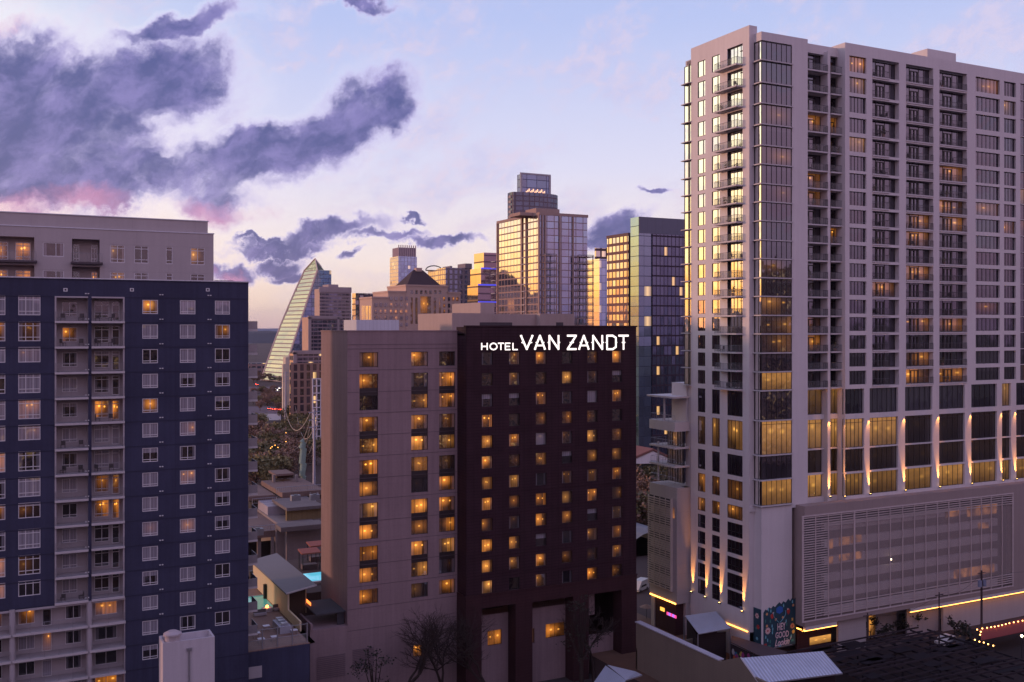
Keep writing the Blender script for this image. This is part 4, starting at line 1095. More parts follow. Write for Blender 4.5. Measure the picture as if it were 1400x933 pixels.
# glass-and-post fence
fe=thing('terrace_fence',(34,vK+.3,zK),'tall steel post and glass fence along the terrace front edge','fence')
ps=MB(); gl_=MB(); n=4
for i in range(n+1):
    x=uBR+.3+(uk1-uBR-.6)*i/n; ps=MB(); ps.box(x-.08,x+.08,vK+.12,vK+.28,zK,zK+2.6); ps.build('post',[palerail],fe)
ps=MB()
for z in (zK+1.2,zK+2.5): ps.tube((uBR+.3,vK+.2,z),(uk1-.3,vK+.2,z),.04,n=5)
ps.build('rail',[palerail],fe)
gl_.quad([(uBR+.3,vK+.2,zK+.1),(uk1-.3,vK+.2,zK+.1),(uk1-.3,vK+.2,zK+1.15),(uBR+.3,vK+.2,zK+1.15)]); gl_.build('glass',[plain('fence_glass',(.5,.52,.5),.08,0,alpha=.18)],fe)
# long cabana building
uc=36.7; vc=142.9; zc1=CAMZ-362*.1048; ucR=Fa('S',vc).a(424.5)
cab=thing('cabana_building',((uc+ucR)/2,vc+10,zK),'long low cream pool house with a grey monopitch roof','pool house')
m=MB(); m.box(uc,uc+.25,vc-6.5,165,zK,zK+1.4); m.box(uc,uc+.25,vc,165,zK+1.4,zc1); m.box(uc+.25,ucR,vc+2.2,165,zK,zc1-.1)
m.build('wall',[wallmat('cream_wall',(.62,.50,.34),.85,.08,.6)],cab)
m=MB(); m.prism([(uc-.35,vc-.5,zc1),(ucR+.7,vc-.5,zc1+.75),(ucR+.7,165.5,zc1+.75),(uc-.35,165.5,zc1)],(0,0,.22)); m.build('roof',[wallmat('grey_metal_roof',(.20,.185,.20),.6,.06,.5,(.8,50),jcol=.85)],cab)
m=MB(); m.prism([(uc-.4,vc-.55,zc1+.1),(ucR+.75,vc-.55,zc1+.85),(ucR+.75,vc-.7,zc1+.85),(uc-.4,vc-.7,zc1+.1)],(0,0,.2)); m.build('fascia',[slabm],cab)
m=MB(); m.box(uc+.3,ucR-.3,vc+1.6,vc+1.8,zK,zc1); m.build('timber_screen',[wallmat('dark_timber',(.07,.045,.035),.7,.2,1,(.3,50),jcol=.7)],cab)
m=MB(); m.box(ucR+.3,ucR+.35,vc+1,vc+4,zK+1.2,zK+1.7); m.build('bar_light',[plain('bar_glow',(1,.4,.1),.5,emit=(1.0,.22,.04),es=2.5)],cab)
for (x,y,D) in ((348,768,164),(357,790,155)):
    m=MB(); p=at(x,y,D); m.tube((uc-.25,p.y,zK),(uc-.25,p.y,zK+2.2),.28,n=8); m.build('wall_pipe',[darkfr],cab)
# grill, fire pit, planters, tables
t=thing('outdoor_kitchen',(at(390,862,138).x,138.2,zK),'stainless outdoor kitchen with grills on the pool terrace','grill'); b=Vector(t['base'])
m=MB(); m.box(b.x-.9,b.x+.7,b.y-1.8,b.y+2.4,b.z,b.z+.9); m.build('counter',[wallmat('steel_counter',(.40,.40,.46),.5)],t)
for q in (-1.2,.3,1.5): m=MB(); m.box(b.x-.5,b.x+.4,b.y+q,b.y+q+.8,b.z+.9,b.z+1.25); m.build('grill_hood',[plain('steel',(.55,.55,.6),.3,.8)],t)
t=thing('fire_pit',(at(371,838,146).x,148.6,zK),'low round fire pit with a small flame beside the terrace pool','fire pit'); b=Vector(t['base'])
m=MB(); m.tube(b,b+Vector((0,0,.5)),.8,n=16); m.build('bowl',[slabm],t)
m=MB(); m.ball(b+Vector((0,0,.62)),.24,n=8,k=5,sq=1.1); m.build('flame',[plain('flame',(1,.5,.1),.5,emit=(1.0,.30,.05),es=9)],t)
so=thing('terrace_sofa',(b.x-1.5,b.y-.6,zK),'x','sofa'); bb=Vector(so['base'])
def sofa(t,bx,by,w,d):
    m=MB(); m.box(bx-w/2,bx+w/2,by-d/2,by+d/2,zK+.1,zK+.42); m.build('seat',[lilacwall],t)
    m=MB(); m.box(bx-w/2,bx+w/2,by+d/2-.2,by+d/2,zK+.42,zK+.85); m.build('backrest',[plain('sofa_frame',(.12,.10,.10),.7)],t)
sofa(so,bb.x,bb.y-1.4,1.8,.8); so['label']='pale cushioned outdoor sofa in front of the fire pit'
so2=thing('terrace_sofa',(b.x+1.6,b.y-.4,zK),'pale outdoor sofa between the fire pit and the cream pool house','sofa'); bb=Vector(so2['base']); sofa(so2,bb.x,bb.y,1.5,.8)
for i,(x,y) in enumerate(((351,872),(364,862),(375,877),(357,880),(402,868))):
    p=ground(x,y,zK); t=thing('terrace_table',p,['white low table nearest the navy block on the terrace','small white table by the planters on the terrace','white square table behind the terrace fence','low white table against the front fence corner','white side table beside the outdoor kitchen'][i],'table','tables on the pool terrace')
    m=MB(); m.box(p.x-.45,p.x+.45,p.y-.4,p.y+.4,zK+.62,zK+.68); m.build('table_top',[plain('table_white',(.6,.6,.66),.5)],t)
    for sx in (-.38,.38):
        for sy in (-.33,.33):
            m=MB(); m.box(p.x+sx-.03,p.x+sx+.03,p.y+sy-.03,p.y+sy+.03,zK,zK+.62); m.build('leg',[palerail],t)
# ================================================================ foliage
barkm=wallmat('bark',(.045,.032,.030),.9,.3,2)
leafm={}
def leafmat(name,cols):
    m=bpy.data.materials.new(name); t=nt(m); g=NG(t); out=g.n('ShaderNodeOutputMaterial'); b=g.n('ShaderNodeBsdfPrincipled')
    geo=g.n('ShaderNodeNewGeometry'); oi=g.n('ShaderNodeObjectInfo')
    c=g.ramp(geo.outputs['Random Per Island'],[(0,cols[0]),(.5,cols[1]),(1,cols[2])])
    c=g.mix(g.M('MULTIPLY',oi.outputs['Random'],.5),c,cols[1]); f=g.mr(oi.outputs['Random'],0.0,1.0,.7,1.3,'LINEAR')
    t.links.new(g.V('MULTIPLY',c,g.xyz(f,f,f)),b.inputs['Base Color']); b.inputs['Roughness'].default_value=.8
    t.links.new(b.outputs[0],out.inputs[0]); return m
olive=leafmat('olive_leaf',[(.085,.080,.034),(.15,.125,.052),(.21,.165,.075)])
russet=leafmat('russet_twig',[(.13,.080,.058),(.21,.125,.090),(.28,.17,.12)])
darkleaf=leafmat('dark_leaf',[(.012,.014,.010),(.022,.024,.014),(.034,.034,.02)])
def leaf_tree(name,loc,H,Rr,mat,label,cat,group,seed,nclump=26,nleaf=46,ls=.42,trunk=True):
    rr=random.Random(seed); loc=Vector(loc)
    t=thing(name,loc,label,cat,group)
    m=MB(); th=H*.38
    m.tube(loc,loc+Vector((0,0,th)),H*.028,H*.018,n=6)
    cr=MB()
    for i in range(nclump):
        an=rr.uniform(0,2*pi); q=rr.random()**.6; zz=rr.uniform(-.9,1)
        rad=Rr*q*sqrt(max(.05,1-zz*zz*.75)); c=loc+Vector((rad*cos(an),rad*sin(an),H*.66+zz*H*.32))
        if i<9: m.tube(loc+Vector((0,0,th*rr.uniform(.7,1))),c,H*.012,H*.003,n=4)
        cs=Rr*rr.uniform(.20,.40)
        for j in range(nleaf):
            v=Vector((rr.gauss(0,1),rr.gauss(0,1),rr.gauss(0,.75))); v=v*(cs*.55)
            p=c+v; s=ls*rr.uniform(.6,1.3)
            e1=Vector((rr.uniform(-1,1),rr.uniform(-1,1),rr.uniform(-.6,.6))).normalized()*s; e2=e1.cross(Vector((rr.uniform(-1,1),rr.uniform(-1,1),rr.uniform(-1,1)))).normalized()*s*.7
            cr.quad([p-e1,p+e2,p+e1,p-e2])
    m.build('trunk',[barkm],t); cr.build('crown',[mat],t); return t
def bare_tree(name,loc,H,label,group,seed,spread=.55,lean=0):
    rr=random.Random(seed); loc=Vector(loc); t=thing(name,loc,label,'tree',group); tr=MB(); br=MB(); tw=MB()
    def grow(p,d,L,r,lv):
        mb=tr if lv<=1 else (br if lv<4 else tw)
        n=3; q=p
        for i in range(n):
            d=(d+Vector((rr.gauss(0,.11),rr.gauss(0,.11),rr.gauss(.03,.06)))).normalized(); q2=q+d*L/n
            mb.tube(q,q2,r*(1-.12*i),r*(1-.12*(i+1)),n=5 if lv<3 else 3,cap=False); q=q2
            if lv>=2 and rr.random()<.6 and lv<6: 
                s=(d+Vector((rr.gauss(0,.8),rr.gauss(0,.8),rr.gauss(.1,.4)))).normalized(); grow(q,s,L*.5,r*.4,lv+2)
        if lv<6:
            for k in range(rr.choice([2,3,3]) if lv<5 else 2):
                s=(d+Vector((rr.gauss(0,spread),rr.gauss(0,spread),rr.gauss(.08,.3)))).normalized()
                grow(q,s,L*rr.uniform(.68,.86),r*rr.uniform(.55,.68),lv+1)
    grow(loc,Vector((lean,0,1)).normalized(),H*.24,H*.020,0)
    tr.build('trunk',[barkm],t); br.build('branch',[barkm],t); tw.build('twigs',[barkm],t); return t
def onS(v,x): return Fa('S',v).a(x)
for i,(x,vv,H,sd) in enumerate(((548,131,16.5,3),(604,131.5,13.5,8),(672,130.5,13.0,12),(812,130.5,13.0,21))):
    bare_tree('bare_tree',(onS(vv,x),vv,-3),H+3.2,['bare tree with a forked crown before the mauve wall, under the lowest guest window','bare tree at the corner where mauve wall meets dark brick','bare tree before the first tall opening in the brick base','bare tree before the third tall opening of the brick base'][i],'bare trees along the hotel front',sd)
leaf_tree('leafy_tree',(onS(130,795),130,-3),15,3.4,darkleaf,'dark tree with sparse leaves against the hotel base','tree',None,77,14,26,.16)
leaf_tree('leafy_tree',(onS(130,512),130,-3),12,3.0,darkleaf,'low dark tree at the foot of the mauve hotel wall','tree',None,78,16,26,.18)

# ================================================================ ground, roads, hills
asphalt=wallmat('asphalt',(.05,.045,.05),.9,.2,.3,streak=0)
m=MB()
Z0=0.0
hx0,hx1,hy0,hy1=-130,84,40,139
for a,b,c,d in ((-9000,9000,-300,hy0),(-9000,hx0,hy0,hy1),(hx1,9000,hy0,hy1),(-9000,9000,hy1,20000)): m.quad([(a,c,0),(b,c,0),(b,d,0),(a,d,0)])
m.quad([(hx0,hy0,-3),(hx1,hy0,-3),(hx1,hy1,-3),(hx0,hy1,-3)])
for p,q in (((hx0,hy0),(hx1,hy0)),((hx1,hy0),(hx1,hy1)),((hx1,hy1),(hx0,hy1)),((hx0,hy1),(hx0,hy0))): m.quad([(p[0],p[1],-3),(q[0],q[1],-3),(q[0],q[1],0),(p[0],p[1],0)])
g_=m.build('ground',[wallmat('ground_earth',(.085,.060,.058),.95,.3,.05,streak=0)]); struct(g_)
def sheet(name,pts,z,mat):
    m=MB(); m.quad([(p[0],p[1],z) for p in pts]); o=m.build(name,[mat]); struct(o); return o
sheet('road',[(-60,112),(260,112),(260,124.0),(-60,124.0)],.004,asphalt) if False else None
sheet('street_paving',[(84,100),(104,100),(104,260),(84,260)],.004,wallmat('brick_paving',(.24,.14,.10),.85,.2,.8,(1.5,1.5),streak=0))
sheet('street',[(-129,60),(83.9,60),(83.9,122),(-129,122)],-2.99,asphalt); sheet('street',[(84,60),(300,60),(300,100),(84,100)],.008,asphalt)
m=MB(); m.box(-129,83.9,126,126.15,-3,-2.87); struct(m.build('kerb',[slabm])); sheet('pavement',[(-129,122),(83.9,122),(83.9,138.9),(-129,138.9)],-2.985,wallmat('pavement_slabs',(.12,.10,.10),.9,.2,.8,(1.5,1.5),streak=0))
def valley_strip(x0,x1,ya,yb,mat,name,z=.3):
    P=[ground(x0,ya,z),ground(x1,ya,z),ground(x1,yb,z),ground(x0,yb,z)]
    m=MB(); m.quad([tuple(p) for p in P]); struct(m.build(name,[mat]))
valley_strip(300,440,556,567,wallmat('road_far',(.16,.12,.14),.9,streak=0),'road')
valley_strip(340,460,529,537,wallmat('road_far',(.16,.12,.14),.9),'road',.5)
valley_strip(348,384,566,575,wallmat('path_pale',(.42,.36,.36),.9,streak=0),'path',.4)
# hills
def ridge(name,D,xa,xb,prof,mat,thick=900,seed=1,amp=12):
    rr=random.Random(seed); m=MB(); n=90; pts=[]
    for i in range(n+1):
        x=xa+(xb-xa)*i/n; y=prof(x); p=at(x,y,D); h=p.z+rr.uniform(-amp,amp); pts.append((p.x,p.y,h))
    for i in range(n):
        a,b=pts[i],pts[i+1]
        na=(a[0]*.92,a[1]*.92-thick*.3,0); nb=(b[0]*.92,b[1]*.92-thick*.3,0)
        fa=(a[0]*1.2,a[1]*1.2,0); fb=(b[0]*1.2,b[1]*1.2,0)
        ma=tuple((a[k]*.5+na[k]*.5)+(0,0,14)[k] for k in range(3)); mb_=tuple((b[k]*.5+nb[k]*.5)+(0,0,14)[k] for k in range(3))
        m.quad([na,nb,mb_,ma]); m.quad([ma,mb_,b,a]); m.quad([a,b,fb,fa])
    struct(m.build(name,[mat]))
hillm=wallmat('hazed_wooded_hill',(.036,.040,.066),.95,.5,.012,streak=0)  # blue cast of distant haze is put into the hill colour
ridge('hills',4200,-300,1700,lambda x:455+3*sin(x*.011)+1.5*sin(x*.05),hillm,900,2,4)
ridge('distant_hills',9000,-300,1700,lambda x:446+4*sin(x*.02+1)+1.5*sin(x*.07),wallmat('hazed_far_hill',(.10,.12,.20),.95,.1,.003,streak=0),1500,5,6)  # paler haze blue is painted into the far ridge
# ================================================================ valley: trees, roads, traffic
kinds=[leaf_tree('valley_tree',(0,0,0),9,5.0,olive,'olive green tree in the valley wood beyond the pool terrace','tree','olive trees in the valley',101,24,40,.5),
       leaf_tree('valley_tree',(0,0,0),9,5.2,russet,'leafless russet tree in the valley wood beyond the pool terrace','tree','russet trees in the valley',102,26,44,.42),
       leaf_tree('valley_tree',(0,0,0),8,5.0,olive,'olive green tree in the valley wood beyond the pool terrace','tree','olive trees in the valley',103,20,46,.5),
       leaf_tree('valley_tree',(0,0,0),10,4.8,russet,'leafless russet tree in the valley wood beyond the pool terrace','tree','russet trees in the valley',104,24,44,.42)]
used=[False]*4
spots=[]
rt=random.Random(5)
def zone(x0,x1,y0,y1,n,pk):
    for _ in range(n): spots.append((rt.uniform(x0,x1),rt.uniform(y0,y1),rt.choice(pk)))
zone(340,440,584,600,14,[0,0,2]); zone(340,440,600,620,12,[1,3,0,2]); zone(342,440,622,640,10,[0,1,2]); zone(342,400,640,668,9,[0,1,3,3]); zone(400,445,570,592,8,[0,1,2])
zone(345,400,540,553,12,[1,3,1]); zone(400,440,545,566,10,[1,3,0]); zone(345,440,538,560,55,[1,3,0]); zone(345,420,508,522,26,[1,3,1]); zone(340,360,576,584,4,[0]); zone(385,440,566,578,8,[0,2,1])
zone(860,900,640,700,8,[1,3,0]); zone(872,890,700,740,3,[1,0]); zone(345,370,508,524,8,[1,3])
spots.sort(key=lambda s:-s[1])
for x,y,k in spots:
    p=ground(x,y+8 if y>560 else y+3,0); D=FPX*(CAMZ)/(y+8-HY)
    sc=rt.uniform(.85,1.25)*(1.0 if y>600 else .9 if y>569 else .62)
    if not used[k]: kinds[k].location=p; kinds[k]['base']=tuple(p); kinds[k].scale=(sc,)*3; used[k]=True
    else: copy_thing(kinds[k],p,None,rt.uniform(0,6.28),sc)
# car lights on the far roads
carpaint=[plain('car_white',(.6,.6,.6),.3),plain('car_dark',(.05,.05,.06),.3),plain('car_red',(.3,.03,.03),.3)]
hl=plain('head_lamp',(1,1,1),.3,emit=(1.0,.88,.7),es=24); tl=plain('tail_lamp',(1,.1,.1),.3,emit=(1.0,.06,.03),es=25)
def car(loc,rz,paint,label,group,lamp=None,name='car',van=False):
    t=thing(name,(0,0,0),label,'van' if van else 'car',group)
    h=1.0 if not van else 1.9
    m=MB(); P=[(-2.2,.35),(-2.2,.8),(-1.5,.95 if not van else 1.6),(-.9,1.45 if not van else 2.2),(.9 if not van else 2.1,1.45 if not van else 2.2),(1.6 if not van else 2.3,.95 if not van else 1.5),(2.25,.85),(2.25,.35)]
    m.prism([(x,-.88,z) for x,z in P],(0,1.76,0)); m.build('body',[paint],t)
    g1=MB(); g1.prism([(-1.35,-.80 if False else -.885,.98),(-.85,-.885,1.36),(.8,-.885,1.36),(1.35,-.885,.98)],(0,1.77,0)); g1.build('window',[plain('car_glass',(.02,.02,.03),.1)],t)
    for sx in (-1.4,1.4):
        for sy in (-.9,.72):
            w=MB(); w.tube((sx,sy,.33),(sx,sy+.18,.33),.33,n=10); w.build('wheel',[darkfr],t)
    for sy in (-.6,.6):
        l=MB(); l.box(-2.3,-2.2,sy-.18,sy+.18,.55,.75); l.build('headlight',[hl if lamp is None else lamp],t)
        l=MB(); l.box(2.25,2.32,sy-.18,sy+.18,.6,.8); l.build('tail_light',[tl if lamp is None else carpaint[2]],t)
    t.location=loc; t['base']=tuple(loc); t.rotation_euler=(0,0,rz); return t
hw=radians(60)
c1=car((0,0,0),0,carpaint[0],'small white car with headlights on, in the far traffic queue','cars queuing on the far road')
c2=car((0,0,0),0,carpaint[1],'small dark car showing red tail lights on the far road','cars driving away on the far road')
f1=f2=False
for i,(x,y) in enumerate(((378,534),(382,532),(391,536),(397,535),(401,536),(406,535.5),(411,537),(415,536),(420,535),(424,536),(428,535),(386,533))):
    p=ground(x,y,.5); rz=TH*0+atan2(-p.y,-p.x)+pi+R.uniform(-.3,.3)
    if not f1: c1.location=p; c1['base']=tuple(p); c1.rotation_euler=(0,0,rz); f1=True
    else: copy_thing(c1,p,None,rz)
for i,(x,y) in enumerate(((368,560),(373,561),(379,560.5),(384,561),(418,532),(424,532.5),(430,533),(350,526),(352,527))):
    p=ground(x,y,.3); rz=atan2(-p.y,-p.x)+R.uniform(-.4,.4)
    if not f2: c2.location=p; c2['base']=tuple(p); c2.rotation_euler=(0,0,rz); f2=True
    else: copy_thing(c2,p,None,rz)
# steel poles and wires
steel=plain('galvanised_pole',(.34,.34,.42),.5,.3)
def pole(x,yb,yt,r,label,D=None,z=0,arms=()):
    p=ground(x,yb,z); D=(CAMZ-z)*FPX/(yb-HY); zt_=CAMZ-(yt-HY)*D/FPX
    t=thing('transmission_pole',p,label,'pole','steel poles in the valley')
    m=MB(); m.tube(p,(p.x,p.y,zt_),r,r*.6,n=8); m.build('shaft',[steel],t)
    m=MB()
    for k in range(3): m.tube((p.x-1.6,p.y,zt_-1-k*2.2),(p.x+1.6,p.y,zt_-.6-k*2.2),.12,n=4)
    m.build('crossarm',[steel],t); return Vector((p.x,p.y,zt_))
pa=pole(429.5,690,560,.48,'tall grey steel pole beside the pale green sculpture'); pb=pole(390.5,580,508,.7,'slim grey steel pole standing alone over the woods'); pc=pole(407,566,505,.6,'slim grey steel pole near the striped offices'); pole(412.5,562,515,.5,'shorter grey steel pole next to the near striped-office pole')
def wire(name,p,q,sag,r,label,mat,cat='cable',n=14,group=None):
    m=MB(); prev=None
    for i in range(n+1):
        s_=i/n; c=Vector(p).lerp(Vector(q),s_)-Vector((0,0,4*sag*s_*(1-s_)))
        if prev is not None: m.tube(prev,c,r,n=3,cap=False)
        prev=c
    o=m.build(name,[mat]); tag(o,label,cat,group); return o
wm_=plain('cable_metal',(.45,.38,.36),.5,.4)
dst=at(396,552,520)
for i in range(5): wire('power_line',pa+Vector((-1.2+(i%2)*2.4,0,-1-2.0*i*.5)),dst+Vector(((i%2)*6-3,0,-i*1.6)),9+i*2.2,.13,'sagging power line between the steel poles in the valley',wm_,group='power lines in the valley')
# little orange lights among trees
for i,(x,y) in enumerate(((372,611),(376,609),(380,612),(391,604),(391,592),(370,613))):
    p=at(x,y,FPX*(CAMZ-10.5)/(y-HY)); t=thing('path_lamp',(p.x,p.y,0),'small amber lamp glowing among the valley trees','lamp','amber lamps among the valley trees')
    m=MB(); m.tube((p.x,p.y,0),(p.x,p.y,max(.5,p.z-.3)),.05,n=4); m.build('post',[darkfr],t)
    m=MB(); m.ball((p.x,p.y,max(.9,p.z)),.15,n=6,k=4); m.build('globe',[plain('amber_globe',(1,.5,.1),.5,emit=(1.0,.42,.07),es=5)],t)
# pale green column sculpture
p=ground(413,690,6); D=(CAMZ-6)*FPX/240
D=270; p=at(413,668,D); zt_=at(413,600,D).z
t=thing('sculpture',p,'tall pale green cactus-like sculpture rising from pale rocks','sculpture')
m=MB(); k=9; pr=None
prof=[(0,.35),(.25,.75),(.5,.85),(.8,.85),(.93,.7),(1,.2)]
for (a,ra),(b_,rb) in zip(prof[:-1],prof[1:]): m.tube((p.x,p.y,p.z+(zt_-p.z)*a),(p.x+.4,p.y,p.z+(zt_-p.z)*b_),ra,rb,n=10,cap=True)
m.build('column',[wallmat('verdigris',(.22,.30,.26),.7,.4,.8)],t)
m=MB(); rr=random.Random(4)
for i in range(10): m.ball((p.x+rr.uniform(-2.6,2.6),p.y+rr.uniform(-1.5,1.5),p.z+rr.uniform(-1.2,.8)),rr.uniform(.9,1.7),n=7,k=4,jit=.25,rr=rr)
m.build('rock_base',[wallmat('pale_rock',(.42,.42,.46),.9,.3,1)],t)
# concrete terraces of the half-built building below the woods
def slabbox(mb,x0,x1,yt,D,th,dep,mi=0,zb=None):
    f=Fa('S',at((x0+x1)/2,yt,D).y); z=f.z((x0+x1)/2,yt); mb.box(f.a(x0),f.a(x1),f.c,f.c+dep,(z-th) if zb is None else zb,z,mi); return f,z
t=thing('concrete_deck_building',(at(405,720,235).x,at(405,720,235).y,0),'stepped concrete structure with open decks behind the pool house','building')
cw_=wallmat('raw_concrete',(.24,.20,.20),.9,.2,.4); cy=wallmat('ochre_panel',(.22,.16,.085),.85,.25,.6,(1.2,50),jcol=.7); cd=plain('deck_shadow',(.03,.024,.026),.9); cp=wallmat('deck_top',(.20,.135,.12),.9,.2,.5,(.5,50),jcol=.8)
m=MB(); slabbox(m,392,442,722,222,0,30,0,0); slabbox(m,300,393,742,228,0,.5,1,0)  # second box is a dark board painted as shade under the deck
slabbox(m,378,392,722,221.5,1,1,0,0); slabbox(m,352,357,735,221.5,0,.6,0,0); slabbox(m,371,375,735,221.5,0,.6,0,0)
m.build('wall',[cw_,cd],t)
m=MB(); slabbox(m,300,394,728,220,1.4,24,0); m.build('deck',[cp],t)
m=MB(); slabbox(m,366,393,692,238,0,10,0,5); m.build('stair_wall',[wallmat('lilac_concrete',(.34,.30,.33),.9)],t)
m=MB(); slabbox(m,392,442,697,232,0,1,0,8); m.build('ochre_wall',[cy],t)
m=MB(); slabbox(m,384,445,719,219,1.0,5,0); slabbox(m,392,442,693,231,.7,14,0); m.build('slab_edge',[wallmat('stained_concrete',(.17,.14,.14),.9,.3,.5)],t)
m=MB(); slabbox(m,386,445,672,246,1.2,22,0); slabbox(m,340,376,678,246,1.0,18,0); m.build('upper_deck',[cp],t)
m=MB(); slabbox(m,392,442,678,247,0,15,0,10); slabbox(m,346,372,688,247,0,10,0,5); m.build('open_storey_shade',[cd],t)  # near-black boxes paint the shade inside the open storeys
m=MB()
for x in (394,404,414,424,434): slabbox(m,x,x+1.5,677,246,0,.6,0,12)
m.build('post',[cw_],t)
for (x0,x1,y,D) in ((378,440,671.5,245.6),(345,378,688,240),(300,392,727.5,219.8)):
    rr_=MB(); f=Fa('S',at((x0+x1)/2,y,D).y); rail(rr_,[f.P(f.a(x0),f.z((x0+x1)/2,y),0),f.P(f.a(x1),f.z((x0+x1)/2,y),0)],1.2,.06,.5,3,bar=.03); rr_.build('railing',[palerail],t)
t=thing('timber_pavilion',(at(392,650,262).x,at(392,650,262).y,0),'small timber pavilion with slatted roof left of the green sculpture','pavilion')
m=MB(); slabbox(m,377,402,648,262,.5,8); m.build('roof',[cp],t); m=MB(); slabbox(m,379,401,654,263,0,6,0,14); m.build('screen',[wallmat('dark_timber',(.07,.045,.035))],t)
for x in (375,406):
    m=MB(); slabbox(m,x-1.5,x+1.5,650,261,0,1.2,0,8); m.build('pier',[cw_],t)
# hotel pool deck with red cabanas
vq=160
t=thing('hotel_pool',(at(430,788,168).x,at(430,788,168).y,zK),'bright blue lit pool beyond the grey roofed pool house','pool')
b=Vector(t['base']); m=MB(); m.box(b.x-2.6,b.x+9,b.y-2.2,b.y+3.6,zK-.3,zK+.02); m.build('water',[plain('pool_water_blue',(.1,.4,.5),.08,emit=(.08,.50,.62),es=.8)],t)
m=MB(); m.box(b.x-3.2,b.x+10,b.y-2.8,b.y-2.2,zK-.3,zK+.06); m.box(b.x-3.2,b.x-2.6,b.y-2.2,b.y+3.6,zK-.3,zK+.06); m.build('coping',[slabm],t)
dk=MB(); dk.box(uk1+.02,uL+18,vK+26,vK+50,0,zK-.35); dk.build('terrace_block',[wallmat('brown_deck',(.09,.06,.055),.9,.3,.6)]); tag(bpy.data.objects['terrace_block'],'low concrete block carrying the hotel pool deck behind the pool house','building')
for i,(x,y,D) in enumerate(((423,772,176),(434,770,182))):
    p=at(x,y,D); t=thing('cabana',(p.x,p.y,zK),['red roofed cabana with open sides behind the blue pool','second red roofed cabana, half hidden by the hotel wall'][i],'cabana','cabanas on the hotel pool deck')
    m=MB(); m.prism([(p.x-1.7,p.y-1.4,zK+2.5),(p.x+1.7,p.y-1.4,zK+2.5),(p.x+1.7,p.y+1.4,zK+2.8),(p.x-1.7,p.y+1.4,zK+2.8)],(0,0,.2)); m.build('roof',[plain('cabana_red',(.35,.09,.06),.8)],t)
    for sx in (-1.5,1.5):
        for sy in (-1.2,1.2):
            m=MB(); m.box(p.x+sx-.06,p.x+sx+.06,p.y+sy-.06,p.y+sy+.06,zK-.35,zK+2.5); m.build('post',[darkfr],t)
    m=MB(); m.box(p.x-1.3,p.x+1.3,p.y-.6,p.y+.8,zK-.35,zK+.5); m.build('daybed',[plain('daybed_dark',(.12,.08,.09),.8)],t)
# ================================================================ downtown
def block(t,x0,xc,x1,y,D,matW,matS,zb=0,name='wall',dep=None,par=0.0,mats_extra=None):
    f=Fa('S',at(xc,y,D).y); u0=f.a(xc); u1=f.a(x1); z=f.z(xc,y)
    vb_=Fa('W',u0).a(x0) if (x0<xc and dep is None) else f.c+(dep or 20)
    m=MB()
    m.quad([(u0,f.c,zb),(u1,f.c,zb),(u1,f.c,z),(u0,f.c,z)],1); m.quad([(u0,vb_,zb),(u0,f.c,zb),(u0,f.c,z),(u0,vb_,z)],0)
    m.quad([(u1,f.c,zb),(u1,vb_,zb),(u1,vb_,z),(u1,f.c,z)],1); m.quad([(u0,vb_,zb),(u1,vb_,zb),(u1,vb_,z),(u0,vb_,z)],1)
    m.quad([(u0,f.c,z-.01),(u1,f.c,z-.01),(u1,vb_,z-.01),(u0,vb_,z-.01)],2)
    o=m.build(name,[matW,matS,roofm],t); return f,u0,u1,vb_,z
def T(name,x,D,label,cat='tower'): 
    p=at(x,450,D); return thing(name,(p.x,p.y,0),label,cat)
gold=(1.0,.95,.85)
# gold condo tower
t=T('condo_tower',738,430,'tall condominium tower with gold reflecting window grid and rooftop plant boxes')
gW=gridmat('condo_west',2.97,3.1,(.34,.23,.20),.20,.12,.80,(.95,.98,1.0),lit=.02,wob=.02)
gS=gridmat('condo_south',2.97,3.6,(.30,.21,.20),.12,.10,.38,(.75,.85,1.1),glass=(.05,.07,.12),lit=.015,wob=.03)
f,u0,u1,vb_,z=block(t,680,738,803,293.5,430,gW,gS)
fw=Fa('W',u0); br_=wallmat('condo_masonry',(.36,.25,.22),.9,.08)
m=MB()
m.box(u0-.3,u1+.3,f.c-.3,f.c+.6,z-.2,z+1.0); m.box(u0-.3,u0+.6,f.c+.6,vb_+.3,z-.2,z+1.0); m.build('parapet',[br_],t)
for x in (680.5,714,720,737.5):
    m=MB(); a=fw.a(x); m.box(u0-.5,u0-.05,a-.5,a+.5,0,z); m.build('pier',[br_],t)
for x in (741,745,765,783):
    m=MB(); a=f.a(x); m.box(a-.35,a+.35,f.c-.5,f.c-.05,0,z); m.build('pier',[br_],t)
n=0
zz=z-17.5
while zz>20 and n<32:
    m=MB(); m.box(f.a(740.5),f.a(757),f.c-2.0,f.c,zz-.25,zz); m.box(f.a(740.5),f.a(757),f.c-2.0,f.c-1.9,zz,zz+.9,1)
    m.build('balcony',[br_,railgl],t)
    m=MB(); m.box(f.a(785),f.a(807),f.c-3.0,f.c+2,zz-.25,zz); m.box(f.a(785),f.a(807),f.c-3.0,f.c-2.9,zz,zz+.9,1); m.build('balcony',[br_,railgl],t)
    m=MB(); a=fw.a(718); m.box(u0-1.2,u0,a-1.3,a+1.3,zz-.25,zz); m.box(u0-1.5,u0,fw.a(679.5)-.5,fw.a(677.5)+2,zz-.25,zz); m.build('side_balcony',[slabm],t)
    zz-=2.97; n+=1
m=MB()
for x in (741,756.5,785.5,797,806): a=f.a(x); m.box(a-.2,a+.2,f.c-3.0,f.c-2.7,0,z-17)
m.build('balcony_post',[br_],t)
m=MB()
for (xa,xb,yt) in ((733,765,284.5),(711,733,290)):
    a=Fa('S',f.c+6); m.box(a.a(xa),a.a(xb),f.c+6,f.c+16,z,a.z(xa,yt))
m.build('plant_room',[br_],t)
